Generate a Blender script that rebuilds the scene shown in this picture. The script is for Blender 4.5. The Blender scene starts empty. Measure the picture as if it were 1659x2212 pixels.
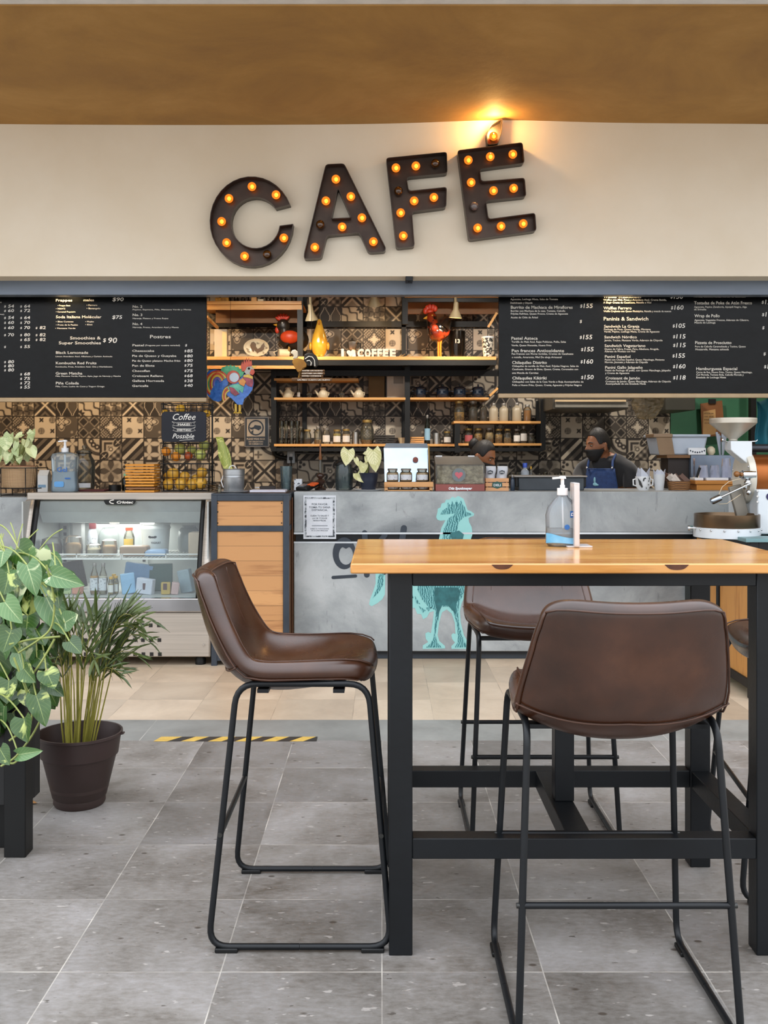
import bpy, math, random
import numpy as np
from mathutils import Vector, Matrix, noise as mnoise
random.seed(7)
SC = bpy.context.scene
COL = SC.collection
PI = math.pi
# ---------------------------------------------------------------- camera
F, HY, CX, E = 2130.0, 985.0, 825.0, 1.29       # focal length and horizon in pixels of the 1659x2212 frame, eye height
cam = bpy.data.cameras.new('camera'); camo = bpy.data.objects.new('camera', cam); COL.objects.link(camo)
camo.location = (0, 0, E); camo.rotation_euler = (PI/2, 0, 0)
cam.sensor_fit = 'VERTICAL'; cam.sensor_height = 36.0; cam.lens = 36.0*F/2212
cam.shift_y = (HY-1106)/2212; cam.shift_x = (829.5-CX)/2212
cam.clip_start = 0.05; cam.clip_end = 60
SC.camera = camo
# ---------------------------------------------------------------- light
vs = SC.view_settings
vs.view_transform = 'Standard'; vs.look = 'None'; vs.gamma = 1.0; vs.use_curve_mapping = False
vs.exposure = 1.3
W = bpy.data.worlds.new('sky'); SC.world = W; W.use_nodes = True
wn = W.node_tree.nodes; wl = W.node_tree.links; wn.clear()
wo = wn.new('ShaderNodeOutputWorld'); wb = wn.new('ShaderNodeBackground')
tc = wn.new('ShaderNodeTexCoord'); sp = wn.new('ShaderNodeSeparateXYZ'); cr = wn.new('ShaderNodeValToRGB')
wl.new(tc.outputs['Generated'], sp.inputs[0]); wl.new(sp.outputs['Z'], cr.inputs[0])
wl.new(cr.outputs[0], wb.inputs[0]); wl.new(wb.outputs[0], wo.inputs[0])
el = cr.color_ramp.elements
el[0].position = 0.0; el[0].color = (0.42, 0.41, 0.40, 1)
el[1].position = 0.75; el[1].color = (1.0, 1.06, 1.15, 1)
e2 = el.new(0.2); e2.color = (0.62, 0.64, 0.68, 1)
wb.inputs[1].default_value = 1.25
SC.cycles.max_bounces = 8; SC.cycles.diffuse_bounces = 4; SC.cycles.glossy_bounces = 3
SC.cycles.transmission_bounces = 4; SC.cycles.transparent_max_bounces = 24
SC.cycles.caustics_reflective = False; SC.cycles.caustics_refractive = False
SC.cycles.sample_clamp_indirect = 6.0
SC.cycles.use_denoising = True
def light(name, kind, loc, power, color=(1, .72, .42), size=.05, target=None, spot=1.2, parent=None, blend=.6):
    l = bpy.data.lights.new(name, kind); l.energy = power; l.color = color
    if kind == 'AREA': l.size = size
    else: l.shadow_soft_size = size
    if kind == 'SPOT': l.spot_size = spot; l.spot_blend = blend
    o = bpy.data.objects.new(name, l); COL.objects.link(o); o.location = loc
    if target is not None:
        o.rotation_euler = (Vector(target)-Vector(loc)).to_track_quat('-Z', 'Y').to_euler()
    if parent is not None:
        o.parent = parent; o.location = Vector(loc)-off(parent)
    return o
# ---------------------------------------------------------------- projection helpers: a pixel of the photograph and a distance give a point
def X(px, Y): return (px-CX)/F*Y
def Z(py, Y): return E-(py-HY)/F*Y
def P(px, py, Y): return Vector((X(px, Y), Y, Z(py, Y)))
def FY(py): return E*F/(py-HY)                   # distance of a floor point
# ---------------------------------------------------------------- colour and materials
def lin(h):
    if isinstance(h, tuple): return tuple(h)+(() if len(h) == 4 else (1,))
    h = h.lstrip('#'); r = [int(h[i:i+2], 16)/255 for i in (0, 2, 4)]
    return tuple((c/12.92 if c <= .04045 else ((c+.055)/1.055)**2.4) for c in r)+(1,)
MATS = {}
class NT:
    def __init__(s, name):
        s.m = bpy.data.materials.new(name); s.m.use_nodes = True; s.t = s.m.node_tree; s.t.nodes.clear()
        s.out = s.n('ShaderNodeOutputMaterial')
    def n(s, t, **kw):
        a = s.t.nodes.new(t)
        for k, v in kw.items(): setattr(a, k, v)
        return a
    def l(s, a, b): s.t.links.new(a, b)
    def math(s, op, a, b=0.0, c=None):
        n = s.n('ShaderNodeMath', operation=op)
        for i, q in enumerate((a, b, c)):
            if q is None: continue
            if isinstance(q, (int, float)): n.inputs[i].default_value = q
            else: s.l(q, n.inputs[i])
        return n.outputs[0]
    def mix(s, f, a, b, mode='MIX'):
        n = s.n('ShaderNodeMix', data_type='RGBA', blend_type=mode)
        for i, q in ((0, f), (6, a), (7, b)):
            if isinstance(q, (int, float)): n.inputs[i].default_value = q
            elif isinstance(q, (tuple, str)): n.inputs[i].default_value = lin(q)
            else: s.l(q, n.inputs[i])
        return n.outputs[2]
    def ramp(s, f, stops, const=False):
        n = s.n('ShaderNodeValToRGB'); e = n.color_ramp.elements
        if const: n.color_ramp.interpolation = 'CONSTANT'
        while len(e) < len(stops): e.new(.5)
        for q, (p, c) in zip(e, stops): q.position = p; q.color = lin(c)
        s.l(f, n.inputs[0]); return n.outputs[0]
    def coord(s, kind='Object', scale=(1, 1, 1), loc=(0, 0, 0)):
        if kind == 'World': o = s.n('ShaderNodeNewGeometry').outputs['Position']
        else: o = s.n('ShaderNodeTexCoord').outputs[kind]
        mp = s.n('ShaderNodeMapping'); mp.inputs['Scale'].default_value = scale; mp.inputs['Location'].default_value = loc
        s.l(o, mp.inputs[0]); return mp.outputs[0]
    def noise(s, co, sc, det=4, rough=.55, dist=0):
        n = s.n('ShaderNodeTexNoise'); s.l(co, n.inputs['Vector'])
        n.inputs['Scale'].default_value = sc; n.inputs['Detail'].default_value = det
        n.inputs['Roughness'].default_value = rough; n.inputs['Distortion'].default_value = dist
        return n.outputs['Fac']
    def bsdf(s, col, rough=.5, metal=0, spec=.5, bump=None, bs=.2, bd=.01, coat=0, trans=0, emis=None, es=0, alpha=None, sheen=0):
        b = s.n('ShaderNodeBsdfPrincipled')
        def put(k, v):
            if isinstance(v, (int, float)): b.inputs[k].default_value = v
            elif isinstance(v, (str, tuple)): b.inputs[k].default_value = lin(v)
            else: s.l(v, b.inputs[k])
        put('Base Color', col); put('Roughness', rough); put('Metallic', metal); put('Specular IOR Level', spec)
        put('Coat Weight', coat); put('Coat Roughness', .12); put('Transmission Weight', trans)
        if sheen: put('Sheen Weight', sheen)
        if emis is not None: put('Emission Color', emis); put('Emission Strength', es)
        if alpha is not None: put('Alpha', alpha)
        if bump is not None:
            u = s.n('ShaderNodeBump'); u.inputs['Strength'].default_value = bs; u.inputs['Distance'].default_value = bd
            s.l(bump, u.inputs['Height']); s.l(u.outputs[0], b.inputs['Normal'])
        s.l(b.outputs[0], s.out.inputs[0]); return b
def mat(name, col, rough=.5, metal=0, col2=None, ns=8, bs=0, bns=60, coat=0, spec=.5, stretch=(1, 1, 1), det=4, lo=.35, hi=.65, bd=.004, sheen=0):
    if name in MATS: return MATS[name]
    t = NT(name); co = t.coord('Object', stretch); c = col
    nz = t.noise(co, ns, det)
    if col2 is None:
        q = lin(col); col2 = tuple(x*.86 for x in q[:3])
    c = t.ramp(nz, [(lo, col), (hi, col2)])
    t.bsdf(c, rough, metal, spec, t.noise(co, bns, 3) if bs else None, bs, bd, coat, sheen=sheen)
    MATS[name] = t.m; return t.m
def emit(name, col, st):
    if name in MATS: return MATS[name]
    t = NT(name); e = t.n('ShaderNodeEmission'); e.inputs[0].default_value = lin(col); e.inputs[1].default_value = st
    t.l(e.outputs[0], t.out.inputs[0]); MATS[name] = t.m; return t.m
def glass(name, tint='ffffff', rough=.03, body=.0, bodycol='dfe8ea', gl=1.0):
    """thin clear wall: see-through, with fresnel reflection and an optional milky body"""
    if name in MATS: return MATS[name]
    t = NT(name)
    tr = t.n('ShaderNodeBsdfTransparent'); tr.inputs[0].default_value = lin(tint)
    g = t.n('ShaderNodeBsdfGlossy'); g.inputs['Roughness'].default_value = rough
    fr = t.n('ShaderNodeFresnel'); fr.inputs[0].default_value = 1.5
    f = t.math('MULTIPLY', fr.outputs[0], gl)
    m = t.n('ShaderNodeMixShader'); t.l(f, m.inputs[0]); t.l(tr.outputs[0], m.inputs[1]); t.l(g.outputs[0], m.inputs[2])
    o = m.outputs[0]
    if body > 0:
        d = t.n('ShaderNodeBsdfPrincipled'); d.inputs['Base Color'].default_value = lin(bodycol); d.inputs['Roughness'].default_value = .25
        m2 = t.n('ShaderNodeMixShader'); m2.inputs[0].default_value = body
        t.l(o, m2.inputs[1]); t.l(d.outputs[0], m2.inputs[2]); o = m2.outputs[0]
    t.l(o, t.out.inputs[0]); MATS[name] = t.m; return t.m
def wood(name, c1, c2, axis='x', sc=1.0, rough=.45, coat=0, dark=None, plank=0, pax='y'):
    if name in MATS: return MATS[name]
    t = NT(name)
    st = {'x': (.6, 7, 7), 'y': (7, .6, 7), 'z': (7, 7, .6)}[axis]
    co = t.coord('World', tuple(q*sc for q in st))
    n1 = t.noise(co, 1.6, 6, .6, 1.2); n2 = t.noise(co, 7, 4, .6, .3)
    f = t.math('ADD', t.math('MULTIPLY', n1, .7), t.math('MULTIPLY', n2, .3))
    c = t.ramp(f, [(.36, c1), (.5, c1), (.66, c2)])
    if dark:
        st2 = tuple(q*.8*sc for q in {'x': (1.3, 6.5, 6.5), 'y': (3.2, .55, 3.2), 'z': (3.2, 3.2, .55)}[axis])
        k = t.noise(t.coord('World', st2, (3.3, 1.7, .4)), 4.2, 2, .4)
        c = t.mix(t.ramp(k, [(.70, (0, 0, 0)), (.75, (1, 1, 1))]), c, dark)
    if plank:
        s3 = t.n('ShaderNodeSeparateXYZ'); t.l(t.n('ShaderNodeNewGeometry').outputs['Position'], s3.inputs[0])
        q = s3.outputs['XYZ'.index(pax.upper())]
        cell = t.math('FLOOR', t.math('DIVIDE', q, plank))
        w = t.n('ShaderNodeTexWhiteNoise', noise_dimensions='1D'); t.l(cell, w.inputs['W'])
        c = t.mix(t.math('MULTIPLY', w.outputs['Value'], .35), c, c2)
        fr = t.math('PINGPONG', t.math('ADD', q, 0.0), plank/2)
        ln = t.math('LESS_THAN', fr, .0012)
        c = t.mix(t.math('MULTIPLY', ln, .6), c, '2a1a10')
    t.bsdf(c, rough, 0, .5, n2, .15, .003, coat); MATS[name] = t.m; return t.m
# ---------------------------------------------------------------- mesh builder (world coordinates)
OFF = {}
def off(o): return OFF.get(o.name, Vector((0, 0, 0))) if o is not None else Vector((0, 0, 0))
class B:
    def __init__(s): s.v = []; s.f = []; s.a = {}; s.m = []
    def add(s, vs_, fs, mi=0, uv=None):
        k = len(s.v); s.v += [tuple(q) for q in vs_]; s.f += [tuple(i+k for i in f) for f in fs]; s.m += [mi]*len(fs)
        if uv is not None:
            for i, q in enumerate(uv): s.a[k+i] = q
        return s
    def box(s, x0, x1, y0, y1, z0, z1, mi=0):
        v = [(x, y, z) for x in (x0, x1) for y in (y0, y1) for z in (z0, z1)]
        return s.add(v, [(0, 1, 3, 2), (4, 6, 7, 5), (0, 4, 5, 1), (2, 3, 7, 6), (0, 2, 6, 4), (1, 5, 7, 3)], mi)
    def obox(s, c, sz, rot=None, mi=0):
        R = rot if rot is not None else Matrix.Identity(3)
        if not isinstance(R, Matrix): R = Matrix.Rotation(R, 3, 'Z')
        v = [Vector(c)+R@Vector((x*sz[0]/2, y*sz[1]/2, z*sz[2]/2)) for x in (-1, 1) for y in (-1, 1) for z in (-1, 1)]
        return s.add(v, [(0, 1, 3, 2), (4, 6, 7, 5), (0, 4, 5, 1), (2, 3, 7, 6), (0, 2, 6, 4), (1, 5, 7, 3)], mi)
    def beam(s, p0, p1, w, h, up=(0, 0, 1), mi=0):
        p0 = Vector(p0); p1 = Vector(p1); d = (p1-p0).normalized(); u = Vector(up)
        sx = d.cross(u).normalized(); uz = sx.cross(d)
        v = [p+sx*a*w/2+uz*b*h/2 for p in (p0, p1) for a in (-1, 1) for b in (-1, 1)]
        return s.add(v, [(0, 1, 3, 2), (4, 6, 7, 5), (0, 4, 5, 1), (2, 3, 7, 6), (0, 2, 6, 4), (1, 5, 7, 3)], mi)
    def tube(s, pts, r, n=8, closed=False, caps=True, mi=0):
        pts = [Vector(p) for p in pts]; N = len(pts); k = len(s.v)
        rr = r if isinstance(r, (list, tuple)) else [r]*N
        pu = None; vs_ = []
        for i, p in enumerate(pts):
            if closed: d = pts[(i+1) % N]-pts[i-1]
            else: d = pts[min(i+1, N-1)]-pts[max(i-1, 0)]
            if d.length < 1e-9: d = Vector((0, 0, 1))
            d.normalize()
            if pu is None: pu = d.orthogonal().normalized()
            else:
                pu = pu-d*pu.dot(d)
                pu = pu.normalized() if pu.length > 1e-6 else d.orthogonal().normalized()
            w = d.cross(pu)
            for j in range(n):
                a = 2*PI*j/n; vs_.append(p+(pu*math.cos(a)+w*math.sin(a))*rr[i])
        fs = []
        for i in range(N if closed else N-1):
            for j in range(n):
                a = i*n+j; b = i*n+(j+1) % n; c = ((i+1) % N)*n+(j+1) % n; d = ((i+1) % N)*n+j
                fs.append((a, b, c, d))
        if caps and not closed:
            fs.append(tuple(range(n))[::-1]); fs.append(tuple((N-1)*n+j for j in range(n)))
        return s.add(vs_, fs, mi)
    def lathe(s, prof, c, n=20, mi=0, axis=None, sx=1, sy=1):
        c = Vector(c); R = Matrix.Identity(3)
        if axis is not None: R = Vector(axis).to_track_quat('Z', 'Y').to_matrix()
        vs_ = []; fs = []; m = len(prof)
        for r, z in prof:
            for j in range(n):
                a = 2*PI*j/n; vs_.append(c+R@Vector((max(r, 1e-5)*math.cos(a)*sx, max(r, 1e-5)*math.sin(a)*sy, z)))
        for i in range(m-1):
            for j in range(n):
                fs.append((i*n+j, i*n+(j+1) % n, (i+1)*n+(j+1) % n, (i+1)*n+j))
        return s.add(vs_, fs, mi)
    def cyl(s, c, r, h, n=20, mi=0, axis=None, r2=None, sx=1, sy=1):
        r2 = r if r2 is None else r2
        return s.lathe([(0, 0), (r, 0), (r2, h), (0, h)], c, n, mi, axis, sx, sy)
    def ball(s, c, r, n=14, m=10, mi=0, rot=None):
        if not isinstance(r, (tuple, list)): r = (r, r, r)
        R = rot if rot is not None else Matrix.Identity(3); c = Vector(c); vs_ = []; fs = []
        for i in range(m+1):
            th = PI*i/m
            for j in range(n):
                a = 2*PI*j/n
                vs_.append(c+R@Vector((r[0]*math.sin(th)*math.cos(a), r[1]*math.sin(th)*math.sin(a), r[2]*math.cos(th))))
        for i in range(m):
            for j in range(n): fs.append((i*n+j, (i+1)*n+j, (i+1)*n+(j+1) % n, i*n+(j+1) % n))
        return s.add(vs_, fs, mi)
    def prism(s, poly, y0, y1, mi=0, fn=None):
        """poly in (x,z) extruded from y0 (front) to y1"""
        fn = fn or (lambda x, z, y: (x, y, z)); n = len(poly)
        vs_ = [fn(x, z, y0) for x, z in poly]+[fn(x, z, y1) for x, z in poly]
        fs = [tuple(range(n)), tuple(range(2*n-1, n-1, -1))]+[(i, i+n, (i+1) % n+n, (i+1) % n) for i in range(n)]
        return s.add(vs_, fs, mi)
    def grid(s, fn, nu, nv, mi=0, uv=False, cu=False):
        vs_ = []; fs = []; q = []
        for i in range(nu+1):
            for j in range(nv+1):
                vs_.append(fn(i/nu, j/nv)); q.append((i/nu, j/nv, 0))
        for i in range(nu):
            for j in range(nv):
                a = i*(nv+1)+j; fs.append((a, a+nv+1, a+nv+2, a+1))
        return s.add(vs_, fs, mi, q if uv else None)
    def text(s, txt, p, width=None, h=.02, bold=0.0, mi=0, right=(1, 0, 0), up=(0, 0, 1), shear=0, font=None, align='L'):
        """lettering as a flat mesh; h is the height of a capital; p the left end of the baseline"""
        cu = bpy.data.curves.new('t', 'FONT'); cu.body = txt; cu.resolution_u = 2; cu.size = 1; cu.offset = bold; cu.shear = shear
        o = bpy.data.objects.new('t', cu); me = bpy.data.meshes.new_from_object(o)
        vv = [v.co.copy() for v in me.vertices]; ff = [tuple(q.vertices) for q in me.polygons]
        bpy.data.objects.remove(o); bpy.data.curves.remove(cu); bpy.data.meshes.remove(me)
        if not vv: return s
        x0 = min(v.x for v in vv); x1 = max(v.x for v in vv); k = h/.73
        kx = width/(x1-x0) if width else k
        w = (x1-x0)*kx; sh = {'L': 0, 'C': -w/2, 'R': -w}[align]
        p = Vector(p); right = Vector(right).normalized(); up = Vector(up).normalized()
        return s.add([p+right*((v.x-x0)*kx+sh)+up*(v.y*k) for v in vv], ff, mi)
    def obj(s, name, m, parent=None, smooth=40, bevel=0, seg=2, sub=0, solid=0, kind=None, label=None, weld=False):
        me = bpy.data.meshes.new(name); o_ = off(parent)
        me.from_pydata([(v[0]-o_.x, v[1]-o_.y, v[2]-o_.z) for v in s.v], [], s.f)
        ms = m if isinstance(m, (list, tuple)) else [m]
        for q in ms: me.materials.append(q)
        if len(ms) > 1: me.polygons.foreach_set('material_index', s.m)
        if s.a:
            at = me.attributes.new('uvw', 'FLOAT_VECTOR', 'POINT')
            arr = np.zeros((len(s.v), 3), dtype=np.float32)
            for i, q in s.a.items(): arr[i] = q
            at.data.foreach_set('vector', arr.ravel())
        me.update()
        if smooth:
            me.polygons.foreach_set('use_smooth', [True]*len(me.polygons))
            me.set_sharp_from_angle(angle=math.radians(smooth))
        o = bpy.data.objects.new(name, me); COL.objects.link(o)
        if parent is not None: o.parent = parent; OFF[o.name] = o_
        if weld: q = o.modifiers.new('weld', 'WELD'); q.merge_threshold = 1e-4
        if solid: q = o.modifiers.new('solid', 'SOLIDIFY'); q.thickness = solid; q.offset = 0
        if bevel:
            q = o.modifiers.new('bevel', 'BEVEL'); q.width = bevel; q.segments = seg; q.limit_method = 'ANGLE'; q.angle_limit = .6
        if sub: q = o.modifiers.new('sub', 'SUBSURF'); q.levels = sub; q.render_levels = sub
        if kind: o['kind'] = kind
        if label: o['label'] = label
        return o
def thing(name, label, cat, loc=(0, 0, 0), group=None):
    o = bpy.data.objects.new(name, None); COL.objects.link(o); o.location = loc; o.empty_display_size = .05
    OFF[o.name] = Vector(loc); return tag(o, label, cat, group)
def tag(o, label, cat, group=None):
    o['label'] = label; o['category'] = cat
    if group: o['group'] = group
    return o
def struct(o): o['kind'] = 'structure'; return o
def copy_tree(o, parent=None):
    c = o.copy(); COL.objects.link(c)
    if parent is not None: c.parent = parent
    OFF[c.name] = off(o)
    for ch in list(o.children): copy_tree(ch, c)
    return c
def dup(root, loc, label, rz=None, group=None, sc=None):
    c = copy_tree(root); c.location = loc; c['label'] = label
    if rz is not None: c.rotation_euler = (0, 0, rz)
    if group: c['group'] = group
    if sc: c.scale = sc
    return c
def arc(c, r, a0, a1, n, pl='xz', y=0):
    return [(c[0]+r*math.cos(a0+(a1-a0)*i/n), c[1]+r*math.sin(a0+(a1-a0)*i/n)) for i in range(n+1)]
def round_path(pts, r, n=5):
    """polyline with rounded corners"""
    pts = [Vector(p) for p in pts]; out = [pts[0]]
    for i in range(1, len(pts)-1):
        a, b, c = pts[i-1], pts[i], pts[i+1]
        d0 = (a-b).normalized(); d1 = (c-b).normalized(); q = min(r, (a-b).length*.49, (c-b).length*.49)
        p0 = b+d0*q; p1 = b+d1*q
        for k in range(n+1):
            t = k/n; out.append(p0.lerp(b, t).lerp(b.lerp(p1, t), t))
    out.append(pts[-1]); return out
def rring(w, h, r, n=4):
    """rounded rectangle centred at the origin"""
    o = []
    for cx, cy, a in ((w/2-r, h/2-r, 0), (-w/2+r, h/2-r, PI/2), (-w/2+r, -h/2+r, PI), (w/2-r, -h/2+r, 1.5*PI)):
        for k in range(n+1): t = a+PI/2*k/n; o.append((cx+r*math.cos(t), cy+r*math.sin(t)))
    return o
# common materials
black_steel = mat('black_steel', '080b0e', .42, 0, '0d1115', 5, .1, 40, spec=.35)
black_paint = mat('black_paint', '08090a', .5, 0, '0c0d0d', 6, spec=.35)
steel = mat('stainless_steel', 'b9b4ad', .28, 1, 'a49f98', 3, 0, stretch=(.3, 1, 6))
chrome = mat('chrome', 'd8dadc', .12, 1, 'c8cacc', 4)
white_plastic = mat('white_plastic', 'e6e8ea', .35, 0, 'dcdee0', 4)
cream = mat('cream_ceramic', 'd8cbae', .25, 0, 'c7b898', 9)
clear = glass('clear_glass', 'f4f8f8')
smoky = glass('smoky_glass', 'e6e6e0')
pale_wood = wood('pale_pine', 'd39b5c', 'a86f38', 'x', 1, .5)
shelf_wood = wood('shelf_pine', 'cf9a58', 'a5692f', 'x', 1.2, .5)
# ================================================================ SETTING
# --- floor: grey stone court, grey threshold, beige café floor
def floor_mat(name, c1, c2, c3, x0, y0, gx, gy, joint, jw=.0022, spots=True, rough=.45):
    t = NT(name); g = t.n('ShaderNodeNewGeometry').outputs['Position']; s3 = t.n('ShaderNodeSeparateXYZ'); t.l(g, s3.inputs[0])
    u = t.math('DIVIDE', t.math('SUBTRACT', s3.outputs[0], x0), gx); v = t.math('DIVIDE', t.math('SUBTRACT', s3.outputs[1], y0), gy)
    cu = t.math('FLOOR', u); cv = t.math('FLOOR', v)
    cmb = t.n('ShaderNodeCombineXYZ'); t.l(cu, cmb.inputs[0]); t.l(cv, cmb.inputs[1])
    w = t.n('ShaderNodeTexWhiteNoise', noise_dimensions='3D'); t.l(cmb.outputs[0], w.inputs['Vector'])
    off_ = t.n('ShaderNodeVectorMath', operation='MULTIPLY_ADD'); t.l(w.outputs['Color'], off_.inputs[0]); off_.inputs[1].default_value = (7, 7, 7); t.l(g, off_.inputs[2])
    big = t.noise(off_.outputs[0], 2.6, 5, .6, .4); fine = t.noise(t.coord('World', (14, 30, 14)), 2.4, 6, .7)
    f = t.math('ADD', t.math('MULTIPLY', big, .65), t.math('MULTIPLY', fine, .35))
    c = t.ramp(f, [(.34, c1), (.5, c2), (.66, c3)])
    tone = t.math('MULTIPLY_ADD', w.outputs['Value'], .38, .78)
    c = t.mix(1.0, c, t.n('ShaderNodeCombineColor').outputs[0], 'MULTIPLY') if False else c
    hs = t.n('ShaderNodeHueSaturation'); t.l(c, hs.inputs['Color']); t.l(tone, hs.inputs['Value']); c = hs.outputs[0]
    if spots:
        sp1 = t.noise(t.coord('World', (1, 2.2, 1)), 26, 3, .5); c = t.mix(t.ramp(sp1, [(.685, (0, 0, 0)), (.73, (.75, .75, .75))]), c, '3c342c')
        sp2 = t.noise(t.coord('World', (1, 2.0, 1), (5, 3, 0)), 19, 3, .5); c = t.mix(t.ramp(sp2, [(.66, (0, 0, 0)), (.70, (.35, .35, .35))]), c, 'c9c2ba')
        fl = t.n('ShaderNodeTexVoronoi'); t.l(t.coord('World', (1, 1.6, 1)), fl.inputs['Vector']); fl.inputs['Scale'].default_value = 6.5
        c = t.mix(t.ramp(fl.outputs['Distance'], [(.05, (.8, .8, .8)), (.085, (0, 0, 0))]), c, '3a3026')
    ju = t.math('LESS_THAN', t.math('ABSOLUTE', t.math('SUBTRACT', t.math('FRACT', t.math('ADD', u, .5)), .5)), jw/gx)
    jv = t.math('LESS_THAN', t.math('ABSOLUTE', t.math('SUBTRACT', t.math('FRACT', t.math('ADD', v, .5)), .5)), jw/gy*1.1)
    j = t.math('MAXIMUM', ju, jv)
    wob = t.ramp(t.noise(t.coord('World'), 5, 2), [(.4, (.12, .12, .12)), (.62, (.8, .8, .8))])
    c = t.mix(t.math('MULTIPLY', j, wob), c, joint)
    t.bsdf(c, t.ramp(fine, [(.3, (rough,)*3), (.7, (rough+.2,)*3)]), 0, .5, fine, .12, .004)
    return t.m
fm = floor_mat('grey_stone', '5a534b', '7f7a74', '989491', 0.0, 2.465, .403, .403, 'c4bdb2', .0016)
fm2 = floor_mat('threshold_stone', '74746f', '8b8b86', '9b9b96', .1, 4.1, 1.2, 4, 'c0bbb4', spots=False)
fm3 = floor_mat('beige_stone', 'b39f88', 'c9b59c', 'd8c6ae', -.145, 4.82, .4, .4, '7d6b58', .0016, spots=False, rough=.3)
struct(B().box(-4.5, 4.5, -3.5, 4.47, -.12, 0).obj('floor', fm, smooth=0))
struct(B().box(-4.5, 4.5, 4.47, 4.82, -.12, .0).obj('floor', fm2, smooth=0))
struct(B().box(-4.5, 4.5, 4.82, 9.2, -.12, .0).obj('floor', fm3, smooth=0))
# hazard tape on the floor
b = B(); x0, x1 = X(335, 4.49), X(685, 4.49); yA, yB = 4.455, 4.53; n = 12
for i in range(n):
    a = x0+(x1-x0)*i/n; c = x0+(x1-x0)*(i+1)/n; sk = .055
    q = [(a, yA), (c, yA), (min(c+sk, x1), yB), (min(a+sk, x1), yB)]
    if i == 0: q = [(a, yA), (c, yA), (c+sk, yB), (a+.02, yB)]
    b.add([(x, y, .0008) for x, y in q], [(0, 1, 2, 3)], i % 2)
tag(b.obj('hazard_tape', [mat('yellow_tape', 'd9b65a', .5, 0, 'c9a44a', 30), mat('black_tape', '2c2a28', .5)], smooth=0),
    'strip of black and yellow striped tape stuck across the stone floor', 'tape')
# --- ceiling, fascia, beam
YF = 6.2; ZC = Z(268, YF)
tn = NT('tan_plaster'); co = tn.coord('World')
c = tn.ramp(tn.noise(co, 1.1, 6, .65, .5), [(.3, '957043'), (.5, 'a98149'), (.7, 'ba9157')])
tn.bsdf(c, .75, 0, .3, tn.noise(co, 14, 5), .25, .01)
b = B()
def cf(u, v):
    x = -4.5+9*u; y = 4.53+(YF+.03-4.53)*v
    return (x, y, ZC+.02*math.exp(-((x-.75)/.5)**2)*v*v+.006*math.sin(x*1.3))
b.grid(cf, 60, 16)
b.box(-4.5, 4.5, 4.53, 9.2, ZC+.06, ZC+.3)
b.add([(-4.5, 4.53, ZC-.02), (4.5, 4.53, ZC-.02), (4.5, 4.53, ZC+.3), (-4.5, 4.53, ZC+.3)], [(0, 1, 2, 3)])
struct(b.obj('ceiling', tn.m, smooth=60))
white_lip = mat('white_edge_paint', 'e8e6e2', .6)
struct(B().box(-4.5, 4.5, 4.45, 4.529, ZC-.012, ZC+.32).obj('trim_1', white_lip, smooth=0))
tn = NT('cream_plaster'); co = tn.coord('World')
c = tn.ramp(tn.noise(co, .9, 6, .6), [(.35, 'efe6d4'), (.65, 'e6dac4')])
tn.bsdf(c, .7, 0, .3, tn.noise(co, 30, 4), .12, .004)
ZB = Z(597, YF)
struct(B().box(-4.5, 4.5, YF, YF+.16, ZB, ZC+.1).obj('wall_front', tn.m, bevel=.004))
YB = 6.36; ZBB = Z(637, YB)
bm_ = mat('blue_grey_enamel', '5d6876', .35, .1, '6e7988', 3, .1, 18, stretch=(.4, 2, 2))
struct(B().box(-4.5, 4.5, YB+.001, YB+.09, ZBB, ZB+.12).obj('trim_2', bm_, bevel=.004))
b = B().box(X(876, YF), X(892, YF), YF+.0, YF+.1, ZB-.028, ZB+.001)
b.cyl((X(884, YF), YF+.02, ZB-.034), .008, .03, 8)
tag(b.obj('clip_bracket', black_steel, bevel=.003), 'small black bracket clipped under the middle of the cream fascia', 'bracket')
struct(B().box(-4.5, 4.5, YB+.09, 9.2, Z(640, 8.9)-.0+.05, Z(640, 8.9)+.12).obj('ceiling', mat('kitchen_ceiling', 'a98f62', .7, 0, '96805a', 2), smooth=0))
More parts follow.
